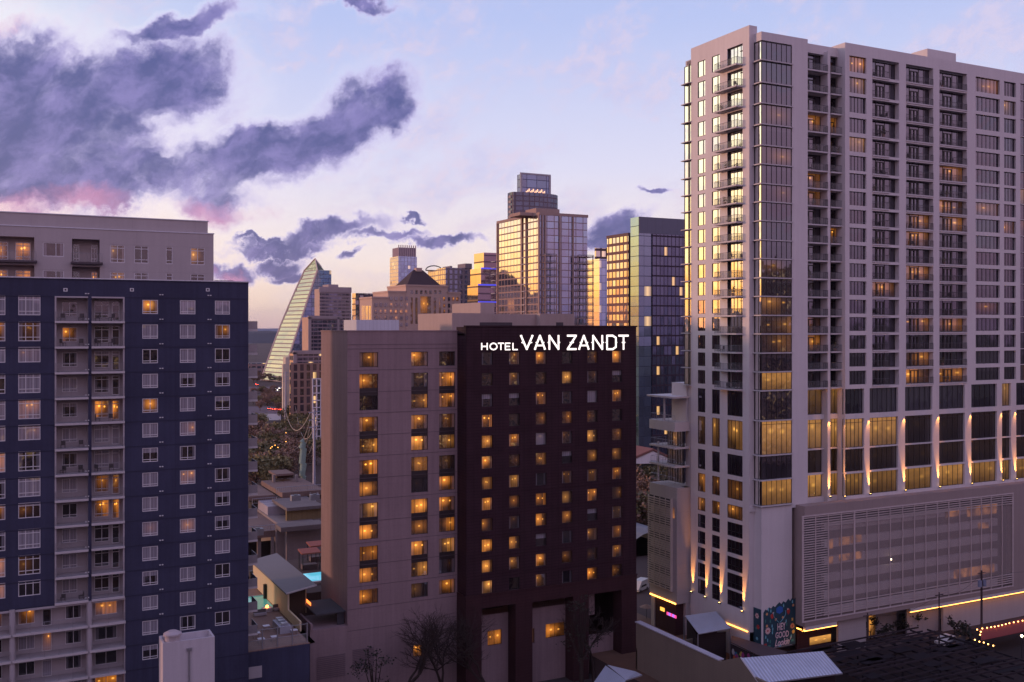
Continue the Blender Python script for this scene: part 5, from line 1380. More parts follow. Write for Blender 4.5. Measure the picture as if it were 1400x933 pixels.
# tall tower behind with glass crown
t=T('glass_crown_tower',725,620,'tallest downtown tower, curved grey shaft topped by a square glass crown')
gD=gridmat('shaft_dark',3.1,3.4,(.17,.13,.15),.25,.2,.14,(.7,.75,1),lit=.02)
gD2=wallmat('dark_grey_conc',(.15,.12,.13),.9)
f=Fa('S',at(730,263,620).y)
import_pts=[]
m=MB(); xs=[697,702,712,725,740,752,760,762.5]; dd=[6,2.5,1,0,0,1,3,6]
P=[(Fa('S',f.c+d).a(x),f.c+d) for x,d in zip(xs,dd)]; P=P+[(P[-1][0],f.c+11),(P[0][0]+1.0,f.c+11)]
zt_=f.z(730,263.5)
for i in range(len(P)):
    j=(i+1)%len(P); m.quad([(P[i][0],P[i][1],0),(P[j][0],P[j][1],0),(P[j][0],P[j][1],zt_),(P[i][0],P[i][1],zt_)],0)
m.quad([(p[0],p[1],zt_) for p in P],1); m.build('shaft',[gD,roofm],t)
gC=gridmat('crown_glass',5,7,(.10,.10,.16),.08,.05,.22,(.7,.8,1.0),glass=(.07,.09,.17),lit=0)
f2,a0,a1,vb_,zc_=block(t,707,712,752,238,625,gC,gC,zb=zt_,name='glass_crown')
m=MB(); m.box(a0-.4,a1+.4,f2.c-.4,f2.c+.4,zc_,zc_+.9); m.box(a0-.4,a0+.8,f2.c-.5,f2.c-.05,zt_,zc_); m.box(a1-.8,a1+.4,f2.c-.5,f2.c-.05,zt_,zc_); m.build('crown_frame',[wallmat('crown_frame',(.42,.38,.40))],t)
m=MB(); 
for i in range(14):
    a=a0+4+(a1-a0-8)*i/13; m.box(a-.5,a+.3,f2.c-.2,f2.c-.05,zt_+.8+(i%3)*.5,zt_+1.8+(i%3)*.8)
m.build('crown_lamps',[plain('crown_glow',(1,.6,.4),.5,emit=(1,.55,.3),es=1.2)],t)
n=0
for k in range(12):
    m=MB(); zz=zt_-1-k*3.1; a=P[0]; m.box(a[0]-.3,a[0]+2,a[1]-1.5,a[1]+1.0,zz-2.6,zz-1.0); m.build('balcony',[plain('balc_pale',(.36,.30,.29),.8)],t)
# sail shaped glass tower
t=T('sail_tower',420,1000,'glass tower shaped like a sail with a long slanted gold edge')
f=Fa('S',at(420,450,1000).y); fb=Fa('S',f.c+42)
gSail=gridmat('sail_west',4.1,60,(.36,.28,.25),.26,.004,.62,(.78,.74,.62),lit=.0,wob=.09)
gSailS=gridmat('sail_south',4.1,6,(.10,.10,.14),.10,.05,.42,(.55,.68,1.0),glass=(.03,.05,.09),lit=.03,wob=.02)
crownm=gridmat('sail_crown',4.2,4.2,(.12,.13,.10),.14,.12,.25,(.9,1,.8),glass=(.35,.38,.22),lit=0,wob=.02)
N=12; m=MB()
def lp(p,q,s): return (p[0]+(q[0]-p[0])*s,p[1]+(q[1]-p[1])*s)
fr_=[];bk=[]
for i in range(N+1):
    s_=i/N
    x,y=lp((383,524),(434,369.5),s_); fr_.append((f.a(x),f.c,f.z(x,y)))
    x,y=lp((355.5,524),(416.5,369.5),s_); x-=3.0*sin(pi*s_); bk.append((fb.a(x),fb.c,fb.z(x,y)))
for i in range(N): m.quad([bk[i],fr_[i],fr_[i+1],bk[i+1]],0)
for i in range(N): m.quad([fr_[i],(f.a(453),f.c,fr_[i][2]),(f.a(453),f.c,fr_[i+1][2]),fr_[i+1]],1)
m.quad([(f.a(453),f.c,0),(f.a(453),fb.c,0),(f.a(453),fb.c,fr_[N][2]),(f.a(453),f.c,fr_[N][2])],1)
m.build('glass_skin',[gSail,gSailS],t)
ap=(fb.a(423.0),f.c+21,at(423,353,1015).z)
m=MB(); c4=[fr_[N],(f.a(443),f.c,f.z(443,369.5)),(f.a(443),fb.c,f.z(443,369.5)),bk[N]]
c5=(f.a(443),f.c+10,f.z(443,364))
m.quad([bk[N],fr_[N],ap],0); m.quad([fr_[N],c4[1],c5,ap],0); m.quad([bk[N],c4[2],c5,ap],0); m.build('glass_crown',[crownm],t)
m=MB(); pf=plain('sail_edge',(.60,.45,.38),.5)
for i in range(N): m.tube(fr_[i],fr_[i+1],1.0,n=4); m.tube(bk[i],bk[i+1],.9,n=4)
m.tube(bk[N],ap,.8,n=4); m.tube(ap,c5,.8,n=4); m.tube(fr_[N],ap,.5,n=4); m.build('edge_beam',[pf],t)
m=MB(); m.box(fb.a(357),f.a(384),f.c+3,f.c+40,0,fr_[0][2]+1); m.build('lobby',[gridmat('sail_lobby',30,4,(.5,.45,.5),.01,.4,.3)],t)
# offices with horizontal stripes
st1W=gridmat('stripe_gold',3.7,2.4,(.75,.45,.25),.3,.1,.5,gold,lit=.1)
st1=gridmat('stripe_office',2.5,3,(.30,.235,.24),.45,.10,.25,(.7,.75,1),glass=(.05,.04,.06),lit=.02)
t=T('ribbon_window_office',455,720,'pale office block with ribbon windows beside the sail tower','office block')
f,u0,u1,vb_,z=block(t,430,437,480,395,720,wallmat('warm_stone',(.50,.36,.30)),st1)
m=MB(); m.box(u0-.3,u1+.3,f.c-.3,f.c+1,z-2.4,z+1.4); m.box(u0+8,u1-8,f.c+5,f.c+20,z,z+3.5); m.build('parapet',[wallmat('office_cap',(.36,.29,.30))],t)
t=T('dark_ribbon_office',440,640,'darker office block with ribbon windows in front of the pale one','office block')
f,u0,u1,vb_,z=block(t,413,422,468,434,640,wallmat('warm_stone2',(.55,.36,.26)),gridmat('stripe_dark',2.5,3,(.26,.20,.22),.32,.10,.25,(.6,.65,1),glass=(.03,.025,.04),lit=.03))
m=MB(); m.box(u0-.3,u0+1.6,f.c-.6,f.c,0,z); m.box(f.a(461),f.a(464),f.c-.6,f.c,0,z); m.box(u0-.3,u1,f.c-.6,f.c+1,z-1,z+1); m.build('frame_band',[wallmat('office_cap',(.36,.29,.30))],t)
t=T('low_ribbon_office',420,560,'low office block with ribbon windows behind the hotel corner','office block')
f,u0,u1,vb_,z=block(t,396,401.5,470,482,560,st1W,gridmat('stripe_low',2.4,3,(.30,.23,.25),.35,.10,.2,(.6,.65,1),glass=(.03,.025,.04),lit=.06))
m=MB(); m.box(u0-.3,u0+1.6,f.c-.6,f.c,0,z); m.box(u0-.3,u1,f.c-.6,f.c+1,z-1,z+1); m.build('frame_band',[wallmat('office_cap',(.36,.29,.30))],t)
t=T('brick_office',410,520,'low brick-piered building at street level near the traffic','building')
f,u0,u1,vb_,z=block(t,396,397,470,497,520,st1W,gridmat('pier_low',4.2,3.4,(.30,.20,.17),.2,.45,.1,glass=(.03,.02,.03),lit=.06,litp=1.0))
t=T('small_lit_building',393,600,'small pale building with a sunlit upper wall by the far road','building')
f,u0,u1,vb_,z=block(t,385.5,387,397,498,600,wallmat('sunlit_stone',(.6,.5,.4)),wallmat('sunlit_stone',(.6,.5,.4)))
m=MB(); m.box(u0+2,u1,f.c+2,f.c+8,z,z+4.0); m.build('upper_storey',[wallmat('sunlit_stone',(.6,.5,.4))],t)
t=T('low_rise',348,900,'low tan building between the navy block and the sail tower','building')
block(t,335,340,372,497,1130,wallmat('tan_wall',(.34,.24,.21)),gridmat('tan_grid',5,6,(.30,.21,.20),.5,.3,.1,lit=.05))
# white framed slab beside hotel
t=T('white_framed_building',432,420,'narrow building with a white open grid frame just left of the hotel','building')
f=Fa('S',at(434,520,420).y); 
block(t,427,428,445,519,420,plain('white_grid_wall',(.1,.09,.1),.7),gridmat('white_frame_glass',3,2,(.1,.09,.1),.01,.01,.25,lit=.15))
m=MB()
u0=f.a(427.2)
for i in range(5): a=u0+i*1.7; m.box(a-.22,a+.22,f.c-.6,f.c-.05,0,f.z(428,518))
zt_=f.z(428,518)
for k in range(14): m.box(u0-.2,u0+8,f.c-.65,f.c-.1,zt_-k*3-.25,zt_-k*3+.15)
m.build('white_frame',[wallmat('white_frame_paint',(.62,.58,.62))],t)
# postmodern stone office with hipped roof
t=T('hip_roofed_office',570,480,'stone office block with stepped wings and a dark hipped roof','office block')
stn=wallmat('rose_stone',(.52,.37,.31),.9,.05,.4,streak=.03)
dkw=gridmat('stone_window',50,50,(.05,.04,.04),.001,.001,.35,(.9,.8,.8),glass=(.04,.03,.035),lit=0)
blk=[(529.5,555,612,391.5),(510,531,555,400.0),(491.7,509,531,408.0),(600,612,630,401.5)]
vS_=at(555,391.5,480).y
F5=Fa('S',vS_)
m=MB()
wins=[]
for (x0,xc,x1,y) in blk:
    u0=F5.a(xc); u1=F5.a(x1); z=F5.z(xc,y); vb_=Fa('W',u0).a(x0) if xc!=612 else vS_+20
    d=0 if xc==555 else .3
    m.box(u0+ (0 if xc!=612 else .02),u1,vS_+d,vb_,0,z); m.box(u0-.3,u1+.3,vS_+d-.3,vb_,z-.01,z+.8)
m.build('wall',[stn],t)
xx={0:[(562+i*6.52) for i in range(8)],1:[535.2,541.9,548.7],2:[514.2,521,527.6],3:[607.8-.4,613.8,619.6,625.4]}
rowy=[(399.8),(408.3),(417,),(426,),(435,)]
def sw(x,y,lit,w_=4.0,h_=5.2,o=.02):
    a=F5.a(x); z=F5.z(x,y); s_=F5.t(x); mm=MB(); W_=W4(lit,0,.1); mm.fquad(F5,a-w_/2*s_,a+w_/2*s_,z-h_/2*s_,z+h_/2*s_,o,0,W_)
    wins.append(mm)
for x in [563+i*6.45 for i in range(7)]: sw(x,399.8,0)
for x in (534.9,541.6,548.6): 
    for y,l in ((408.3,0),(417,.1),(426,.9),(435,0)): sw(x,y,l if R.random()<.8 else .7)
sw(556,408.3,0);sw(556,417,.5);sw(556,426,.8);sw(556,435,0);sw(556,444,0);sw(548.6,444,0)
for x in (514.2,520.8,527.3):
    for y,l in ((417,0),(426,.35),(434.5,.2)): sw(x,y,l)
for x in (607.3,613.8,619.6,625.4):
    for y,l in ((409,0),(418,0),(426,.1)): sw(x,y,.8 if (y==409 and x in(607.3,619.6,625.4)) else (.5 if (x==607.3) else l),3.2)
for x in (562.7,569.3,594.5,601.5): sw(x,425,.15,3.2,36)
sw(582,417,.5,15.5,23); sw(582,440,0,15.5,10)
for mm in wins: mm.build('window',[hotelgl],t)
m=MB(); e0=F5.a(557); e1=F5.a(603.7); vb_=Fa('W',F5.a(555)).a(538); ze=F5.z(557,390.9)+.4; zap=at(571,371.5,505).z
cxr=(e0+e1)/2; cyr=(vS_+vb_)/2; h=(2.5)
m.quad([(e0,vS_+.5,ze),(e1,vS_+.5,ze),(cxr+h,cyr,zap),(cxr-h,cyr,zap)]); m.quad([(e0,vb_,ze),(e0,vS_+.5,ze),(cxr-h,cyr,zap)]); m.quad([(e1,vS_+.5,ze),(e1,vb_,ze),(cxr+h,cyr,zap)]); m.quad([(e0,vb_,ze),(e1,vb_,ze),(cxr+h,cyr,zap),(cxr-h,cyr,zap)])
m.build('roof',[wallmat('dark_hip_roof',(.07,.045,.05),.8,.15,.6)],t)
m=MB(); m.box(cxr-1.5,cxr+1.5,cyr-1.5,cyr+1.5,zap-.8,zap+1.0); m.build('finial',[stn],t)
m=MB()
for x in (499.5,503.5): pass
fW=Fa('W',F5.a(509)-0.02); 
for q,(xa,xb) in enumerate(((494.5,499),(500,503.5),(504.5,507))): m.fquad(fW,fW.a(xa),fW.a(xb),0,fW.z(500,418+q*.4),.05,0,W4(0))
m.build('tall_window',[westgl],t)
# glass office behind it
t=T('gold_glass_office',498,600,'low gold glass office left of the hipped roof block','office block')
f,u0,u1,vb_,z=block(t,481.5,486,540,401,600,gridmat('gold_g',3.5,2.5,(.2,.13,.1),.2,.1,.7,gold),gridmat('roof_clutter',3,3,(.10,.08,.09),.2,.3,.3,lit=.02))
# tower with crown
t=T('crowned_blue_tower',555,900,'slim blue glass tower with a purple screen crown')
gw=gridmat('crown_tw_w',3.3,3,(.62,.58,.56),.15,.35,.6,gold); gs=gridmat('crown_tw_s',3.3,3.2,(.45,.45,.55),.12,.22,.45,(.65,.8,1.1),glass=(.08,.11,.18),lit=.02)
f,u0,u1,vb_,z=block(t,533,544.5,570,350.5,900,gw,gs)
f,a0,a1,vb2,z2=block(t,536.5,545,568,338.5,904,wallmat('crown_screen',(.30,.22,.26),.8,.1,.3,(2.0,3.0),jcol=.7),wallmat('crown_screen',(.30,.22,.26)),zb=z,name='crown')
m=MB()
for i in range(9): a=a0+(a1-a0)*i/8; m.box(a-.4,a+.4,f.c-.5,f.c,z,z2+2.2)
m.build('crown_fin',[wallmat('crown_fin',(.5,.38,.38))],t)
# condo with arched roof
t=T('arched_roof_condo',610,640,'grey and gold apartment block with a small arched roof frame','apartment block')
gw=gridmat('arch_w',3.2,3.4,(.40,.30,.24),.2,.2,.6,gold); gs=gridmat('arch_s',3.2,3.5,(.22,.18,.20),.3,.45,.3,(.6,.65,.9),glass=(.04,.04,.07),lit=.02)
f,u0,u1,vb_,z=block(t,597,609,645,366,640,gw,gs); f_,a0,a1,v_,zz_=block(t,585,598,609,369,655,gw,gs,name='wing')
m=MB(); m.box(f.a(636),f.a(645),f.c-.3,f.c+12,z,z+3); m.box(u0+4,f.a(620),f.c+2,f.c+14,z,z+1.2); m.build('roof_block',[wallmat('grey_cap',(.24,.2,.22))],t)
m=MB(); pr=None
for i in range(9):
    an=pi*i/8; q=(a0-6+ -6*cos(an)+8,v_-6,zz_+3.2*sin(an)); 
    if pr: m.tube(pr,q,.35,n=4)
    pr=q
m.tube((a0-6+2,v_-6,zz_),(a0-6+14,v_-6,zz_),.35,n=4); m.build('roof_arch',[darkfr],t)
# stepped gold office
t=T('stepped_gold_office',655,560,'bronze glass office stepping back in three tiers with blue light lines','office block')
gw=gridmat('tier_w',7.5,40,(.30,.19,.10),.12,.004,.7,(1.0,.82,.5),wob=.015); gs=gridmat('tier_s',3.75,30,(.17,.11,.13),.22,.006,.30,(.8,.6,.7),glass=(.07,.04,.05),lit=.01)
bl=plain('blue_light_line',(.1,.1,1),.5,emit=(.12,.12,1.0),es=.45)
for i,(x0,xc,x1,y,dd_) in enumerate(((648,661.5,700,345.5,575),(643,657.5,700,367,566),(639,653.5,700,389.5,558))):
    f,u0,u1,vb_,z=block(t,x0,xc,x1,y,dd_,gw,gs,name='tier')
    if i: m=MB(); m.box(u0,u1,f.c-.5,f.c-.1,z-.4,z+.4); m.build('light_line',[bl],t)
f,u0,u1,vb_,z=block(t,639,653.5,700,413,556,gw,gs,name='tier'); m=MB(); m.box(u0,u1,f.c-.5,f.c-.1,z-.4,z+.4); m.build('light_line',[bl],t)
# right cluster
t=T('masonry_grid_tower',822,520,'slim dark tower with a square window grid top behind the mirrored block')
block(t,813,815,835,339,520,gridmat('mg_w',4.2,3.2,(.14,.08,.08),.3,.3,.6,gold),gridmat('mg_s',4.2,3.4,(.12,.075,.08),.3,.3,.6,gold))
t=T('mirror_block',818,470,'mirrored glass block reflecting gold between two towers')
block(t,797,819.5,834,354,470,gridmat('mir_w',3.5,60,(.25,.2,.15),.03,.01,.85,(1,1,.9),wob=.012),gridmat('mir_s',3.5,2.2,(.15,.15,.2),.05,.06,.6,(.6,.75,1.0),glass=(.05,.07,.12)))
t=T('gold_window_tower',848,345,'brown tower whose side wall is a grid of gold reflecting windows')
f,u0,u1,vb_,z=block(t,830,859,866,322.5,345,gridmat('gwt_w',3.0,2.35,(.20,.12,.11),.34,.30,.8,(1,.95,.8),wob=.05),wallmat('gwt_side',(.06,.04,.045)))
m=MB(); m.box(u0-.3,u1,f.c-.3,f.c+.6,z,z+1.0); m.box(u0-.3,u0+.6,f.c+.6,vb_,z,z+1.0); m.build('parapet',[wallmat('gwt_cap',(.16,.10,.10))],t)
t=T('teal_glass_tower',900,330,'wide teal blue glass tower with scattered lit windows beside the pale tower')
tw_=gridmat('teal_w',3.3,5.5,(.06,.08,.09),.06,.03,.62,(.55,.78,.85),glass=(.04,.08,.09),lit=.0,wob=.02)
ts_=gridmat('teal_s',3.3,2.9,(.05,.06,.08),.06,.03,.38,(.50,.64,.85),glass=(.022,.032,.05),lit=.008,litcol=(1,.6,.2),wob=.015)
tp_=gridmat('teal_panel',3.3,1.55,(.055,.04,.055),.16,.18,.28,(.42,.48,.72),glass=(.016,.018,.032),lit=.025,litcol=(1,.55,.2),wob=.03)
f,u0,u1,vb_,z=block(t,862,873.5,950,296.5,330,tw_,ts_)
m=MB(); a=f.a(891); m.box(a,u1,f.c-.4,f.c-.02,0,f.z(891,320)); m.build('window_panel',[tp_],t)
m=MB(); m.box(u0+.1,u1,f.c-.25,f.c-.02,f.z(880,319),z); m.build('top_band',[wallmat('teal_cap',(.15,.15,.20),.5,.05,.5,(3,50))],t)
# white gable and warehouse seen between the hotel and annex
t=T('white_gable_hall',890,300,'white gabled hall seen between the hotel and the pale annex','hall')
f=Fa('S',at(885,640,300).y); m=MB(); za=f.z(885,634); zp=f.z(893,617); a0,a1,a2=f.a(855),f.a(893),f.a(930)
m.prism([(a0,f.c,f.z(860,634)),(a1,f.c,zp),(a2,f.c,f.z(930,634))],(0,1,0)); m.build('gable',[wallmat('white_gable',(.72,.68,.70))],t)
m=MB(); m.prism([(a0-1,f.c-.3,f.z(860,634)),(a1,f.c-.3,zp+.2),(a1,f.c-.3,zp+.8),(a0-1,f.c-.3,f.z(860,634)+.7)],(0,30,0)); m.prism([(a2,f.c-.3,f.z(930,634)),(a1,f.c-.3,zp+.2),(a1,f.c-.3,zp+.8),(a2,f.c-.3,f.z(930,634)+.7)],(0,30,0)); m.build('roof',[wallmat('rust_roof',(.22,.10,.09))],t)
m=MB(); m.box(a0,a2,f.c+.5,f.c+29,0,za); m.build('wall',[wallmat('dull_green_wall',(.07,.07,.07))],t)
t=T('grey_shed',878,230,'low grey curved roof shed beside the hotel wall','shed')
f=Fa('S',at(878,730,230).y); m=MB(); pr=None
for i in range(9):
    an=pi*i/8*.9+.15; q=(f.a(866)+6-9*cos(an),f.c,f.z(878,770)+7*sin(an))
    if pr: m.quad([pr,q,(q[0],q[1]+22,q[2]),(pr[0],pr[1]+22,pr[2])])
    pr=q
m.build('roof',[wallmat('grey_tin',(.20,.20,.22))],t)
m=MB(); m.box(f.a(866)-3,f.a(866)+15,f.c+.4,f.c+21,0,f.z(878,768)); 
m.build('wall',[wallmat('shed_band',(.09,.09,.08),.9,.1,.5,(50,2.5))],t)
v=car(ground(875,808,0),.5,carpaint[0],'white delivery van parked between hotel and annex',None,plain('lamp_off',(.4,.4,.4),.2),'parked_van',True)
# ================================================================ bottom right: bars and yards
# long tan hall whose sunset side wall faces us
ut=86.7; zt_=7.1; va,vb2=106.0,128.6
Wt=Fa('W',ut)
t=thing('tan_hall',(ut+4,118,0),'long tan rendered hall with a pale coping along its parapet','hall')
m=MB(); v1=Wt.a(869.5); v2=Wt.a(984.5)
m.box(ut,ut+.35,v2-12,v1,0,zt_); m.box(ut-.0,ut+14,v1-.3,v1,0,3.2)
m.build('wall',[wallmat('tan_render',(.21,.165,.13),.9,.15,.5,(50,.3),jcol=.92)],t)
m=MB(); m.box(ut-.12,ut+.9,v2+.3,v1+.1,zt_,zt_+.15); m.build('coping',[wallmat('pale_coping',(.42,.40,.45))],t)
# gable end of the hall in front
m=MB(); g0,g1=Wt.a(986),Wt.a(1036); vg=Wt.a(1010)
m.prism([(ut-.02,g0,zt_),(ut-.02,vg,Wt.z(1010.5,899)),(ut-.02,g1-8,zt_-8)],(0,0,0)) if False else None
m=MB()
# corrugated roofs
blue_roof=bpy.data.materials.new('corrugated_roof'); tt=nt(blue_roof); g=NG(tt); o_=g.n('ShaderNodeOutputMaterial'); b_=g.n('ShaderNodeBsdfPrincipled')
b_.inputs['Roughness'].default_value=.45; b_.inputs['Metallic'].default_value=.25
uvn=g.sep(g.n('ShaderNodeUVMap').outputs[0]); wv=g.M('SINE',g.M('MULTIPLY',uvn[0],6.283*26)); c=g.mr(wv,-1,1,.62,1.0,'LINEAR'); c=g.M('MULTIPLY',c,g.mr(g.noise(g.n('ShaderNodeNewGeometry').outputs['Position'],.6,4,.6),0.,1.,.8,1.15,'LINEAR'))
tt.links.new(g.V('SCALE',(.56,.60,.72),c),b_.inputs['Base Color'])
bn=g.n('ShaderNodeBump'); bn.inputs['Distance'].default_value=.05; bn.inputs['Strength'].default_value=.6; g.put(bn,'Height',wv); tt.links.new(bn.outputs[0],b_.inputs['Normal'])
tt.links.new(b_.outputs[0],o_.inputs[0])
def roofquad(mb,pts,th=.12):
    P=[Vector(p) for p in pts]; mb.quad(P,0,[(0,0),(1,0),(1,1),(0,1)]); Q=[p-Vector((0,0,th)) for p in P]; mb.quad(Q[::-1],1)
    for i in range(4): j=(i+1)%4; mb.quad([P[i],Q[i],Q[j],P[j]],1)
def shed(label,pix,zs,front,posts,mat2):
    pass
def pz(x,y,z): # point on the horizontal level z seen at x, y
    return ground(x,y,z)
t=thing('bar_shed',(98,142,0),'open sided bar shed with a pale blue corrugated roof beside the tan hall','shed')
A,B,C,Dq=pz(936.5,842,5.9),pz(978.8,836,6.3),pz(999.8,859,5.2),pz(955.3,867,4.8)
m=MB(); roofquad(m,[A,B,C,Dq]); m.build('roof',[blue_roof,palerail],t)
for p in (Dq,C,A,B):
    m=MB(); m.box(p.x-.08,p.x+.08,p.y+.15,p.y+.31,0,p.z-.15); m.build('post',[palerail],t)
mx_=min(A.x,Dq.x)+.3
m=MB(); m.quad([(Dq.x+.3,Dq.y+.9,0),(C.x-.3,C.y+.9,0),(C.x-.3,C.y+.9,Dq.z-.35),(Dq.x+.3,Dq.y+.9,Dq.z-.35)]); m.quad([(Dq.x+.2,Dq.y+.9,0),(A.x+.2,A.y-.2,0),(A.x+.2,A.y-.2,A.z-.3),(Dq.x+.2,Dq.y+.9,Dq.z-.3)]); 
m.quad([(B.x,B.y-.3,0),(A.x+.2,A.y-.2,0),(A.x+.2,A.y-.2,A.z-.3),(B.x,B.y-.3,B.z-.3)])
m.build('wall',[wallmat('dark_shed_wall',(.035,.022,.024),.8,.1,.5,(50,.3))],t)
m=MB(); p=at(946,873,148); m.box(p.x-.5,p.x+.5,Dq.y+.3,Dq.y+.5,1.8,2.4); m.build('neon_shape',[plain('red_neon',(1,.1,.05),.5,emit=(1.0,.06,.05),es=2.0)],t)
t=thing('corrugated_hall',(102,128,0),'low hall with a wide pale blue corrugated roof at the bottom edge','hall')
A=Vector((ut+.1,Wt.a(1012),Wt.z(1012,900))); Dq=Vector((ut+.1,Wt.a(1037),Wt.z(1037,935))); fA=Fa('S',A.y); fD=Fa('S',Dq.y); B=Vector((fA.a(1125.4),A.y,fA.z(1125.4,890.4))); C=Vector((fD.a(1152),Dq.y,fD.z(1152,920.4)))
m=MB(); roofquad(m,[A,B,C,Dq],.18); m.build('roof',[blue_roof,palerail],t)
m=MB(); m.quad([(Dq.x-3,Dq.y+.8,0),(C.x-.6,C.y+.8,0),(C.x-.6,C.y+.8,C.z-.2),(Dq.x-3,Dq.y+.8,Dq.z-.2)]); m.quad([(A.x+.3,A.y,0),(B.x-.3,B.y-.3,0),(B.x-.3,B.y-.3,B.z-.2),(A.x+.3,A.y,A.z-.2)]); m.build('wall',[wallmat('dark_shed_wall',(.035,.022,.024))],t)
m=MB(); q_=[(984.4,905.2),(994.6,902),(1010.7,899),(1037,935)]; q_=[(ut-.004,Wt.a(x),Wt.z(x,y)) for x,y in q_]; m.quad([(ut-.004,q_[0][1],0)]+q_+[(ut-.004,q_[-1][1],0)]); m.build('gable_wall',[wallmat('tan_render',(.3,.25,.2))],t)
m=MB(); m.tube(A+Vector((0,0,.06)),Dq+Vector((0,0,.06)),.14,n=4); m.build('verge_trim',[slabm],t)
t=thing('blue_gable_hut',(at(840,930,126).x,at(840,930,126).y,0),'small blue-grey gabled roof at the foot of the hotel','hut')
A,B=pz(826,909.5,7.5),pz(850,921,7.5)
P1,P2,P3,P4=pz(807,940,6.2),pz(828,910,7.9),pz(856,930,7.9),pz(836,955,6.2)
m=MB(); roofquad(m,[P1,P2,P3,P4],.15); Pa,Pb=pz(878,923,6.2),pz(850,921,6.6); roofquad(m,[P3,P2+Vector((.5,.4,-.1)),Pa+Vector((0,1.5,0)),Pa],.15); m.build('roof',[blue_roof,palerail],t)
m=MB(); m.box(P1.x+.4,Pa.x-.3,P1.y+.5,P2.y-1,0,5.2); m.build('wall',[wallmat('dark_shed_wall',(.035,.022,.024))],t)
# painted fence with a dark roof behind
t=thing('painted_bar_stall',(101,146,0),'dark roofed stall whose long side is covered in colourful graffiti','stall')
q0,q1=pz(999,879,3.4),pz(1050,903,3.4)
uf=(q0.x+q1.x)/2; 
m=MB(); m.quad([(q0.x,q0.y,.1),(q1.x,q1.y,.1),(q1.x,q1.y,3.3),(q0.x,q0.y,3.3)]); 
m.build('wall',[plain('stall_black',(.03,.02,.025),.7)],t)
m=MB(); r0,r1=pz(1000,870,3.4),pz(1078,893,3.4); m.prism([q0,q1,r1,r0],(0,0,.12)); m.build('roof',[plain('stall_roof',(.07,.045,.05),.8)],t)
pc=[(.02,.25,.28),(.55,.12,.05),(.6,.42,.08),(.5,.5,.5),(.05,.2,.08),(.35,.05,.2),(.08,.12,.45),(.6,.25,.4)]
rr=random.Random(9); d=(q1-q0); nrm=Vector((-1,0,0))
m=MB()
for i in range(46):
    s_=rr.uniform(.03,.95); zz=rr.uniform(.5,2.8); w_=rr.uniform(.012,.03); h_=rr.uniform(.2,.6)
    a=q0+d*s_; b=q0+d*(s_+w_); oo=nrm*(.02+i*.003)
    k=6; c0=(a+b)/2
    pts=[Vector((c0.x,c0.y,0))+oo+d.normalized()*(cos(2*pi*j/k+s_)*h_*.8*rr.uniform(.7,1.2))+Vector((0,0,zz+sin(2*pi*j/k+s_)*h_*rr.uniform(.7,1.2))) for j in range(k)]
    m.quad(pts,i%8)
m.build('graffiti',[plain('paint_%s'%['teal','orange','yellow','white','green','plum','blue','pink'][i],c,.7) for i,c in enumerate(pc)],t)
# mural on the tower base
t=thing('mural',(S.a(1062),vS-.2,1),'dark teal floral mural reading HEY GOOD Lookin at the tower foot','mural')
M0,M1=S.a(1043.7),S.a(1087); mz0,mz1=S.z(1050,887),S.z(1050,829)
rr=random.Random(3)
top=[(0,.86),(.06,.93),(.12,.90),(.17,.97),(.24,.93),(.3,.99),(.36,.95),(.42,1.0),(.5,1.05),(.56,1.0),(.62,1.06),(.7,1.02),(.78,1.10),(.84,1.04),(.9,1.10),(.96,1.05),(1,1.10)]
m=MB(); pts=[S.P(M0+(M1-M0)*a,mz0+(mz1-mz0)*b,.06) for a,b in top]; pts=[S.P(M0,mz0,.06)]+pts+[S.P(M1,mz0,.06)]
m.prism(pts[::-1],(0,.055,0))
yb_=vP-.05; m.box(ubay0-.12,ubay0-.02,vS+.02,yb_+.3,mz0,mz1-.4)
m.build('mural_ground',[plain('mural_teal',(.012,.05,.075),.75)],t)
def mp(a,b): return (M0+(M1-M0)*a, mz0+(mz1-mz0)*b)
lay=[0]
def disc(a,b,r,mi,mb,n=12,sx=1,pet=0,rot=0):
    c=mp(a,b); lay[0]+=1; o=.065+lay[0]*.0012; pts=[]
    for i in range(n):
        an=2*pi*i/n+rot; q=r*(1+(pet*(1 if i%2 else -1))); pts.append(S.P(c[0]+q*cos(an)*sx,c[1]+q*sin(an),o))
    mb.quad(pts,mi)
m=MB()
mc=[plain('mural_'+n_,c,.75) for n_,c in (('cream',(.62,.42,.40)),('red',(.42,.035,.03)),('blue',(.02,.11,.42)),('leaf',(.04,.20,.17)),('peach',(.62,.28,.14)),('sky',(.16,.42,.50)),('yellow',(.62,.42,.10)),('navy',(.02,.02,.05)))]
disc(.13,.42,.52,0,m,24,1,.16); disc(.13,.42,.16,1,m)
disc(.5,.87,.62,2,m,6,1.25,.0,pi/6); disc(.27,.75,.42,1,m,7,.9,.1); disc(.30,.82,.16,0,m); disc(.78,.80,.45,1,m,7,.8,.1); disc(.76,.86,.16,0,m)
for a,b in ((.38,.66),(.60,.68),(.10,.82),(.10,.54),(.93,.93)): disc(a,b,.22,4,m,10,1,.12); disc(a,b,.08,6,m)
disc(.90,.44,.42,4,m,20,1,.15); disc(.9,.44,.16,1,m); disc(.93,.30,.3,6,m,14,1,.2); disc(.90,.60,.26,6,m,8,.8,.2)
for a,b,rt_ in ((.26,.52,.3),(.28,.44,-.3),(.27,.36,.5),(.70,.58,.4),(.72,.50,-.2),(.12,.2,.2),(.2,.16,-.4),(.06,.28,.4),(.22,.88,.2),(.62,.96,.1),(.9,1.02,.2),(.14,.92,0),(.05,.66,.1),(.2,.64,.5),(.86,.2,.3),(.75,.1,.4)): disc(a,b,.30,rr.choice([5,3,5]),m,6,.42,.1,rt_)
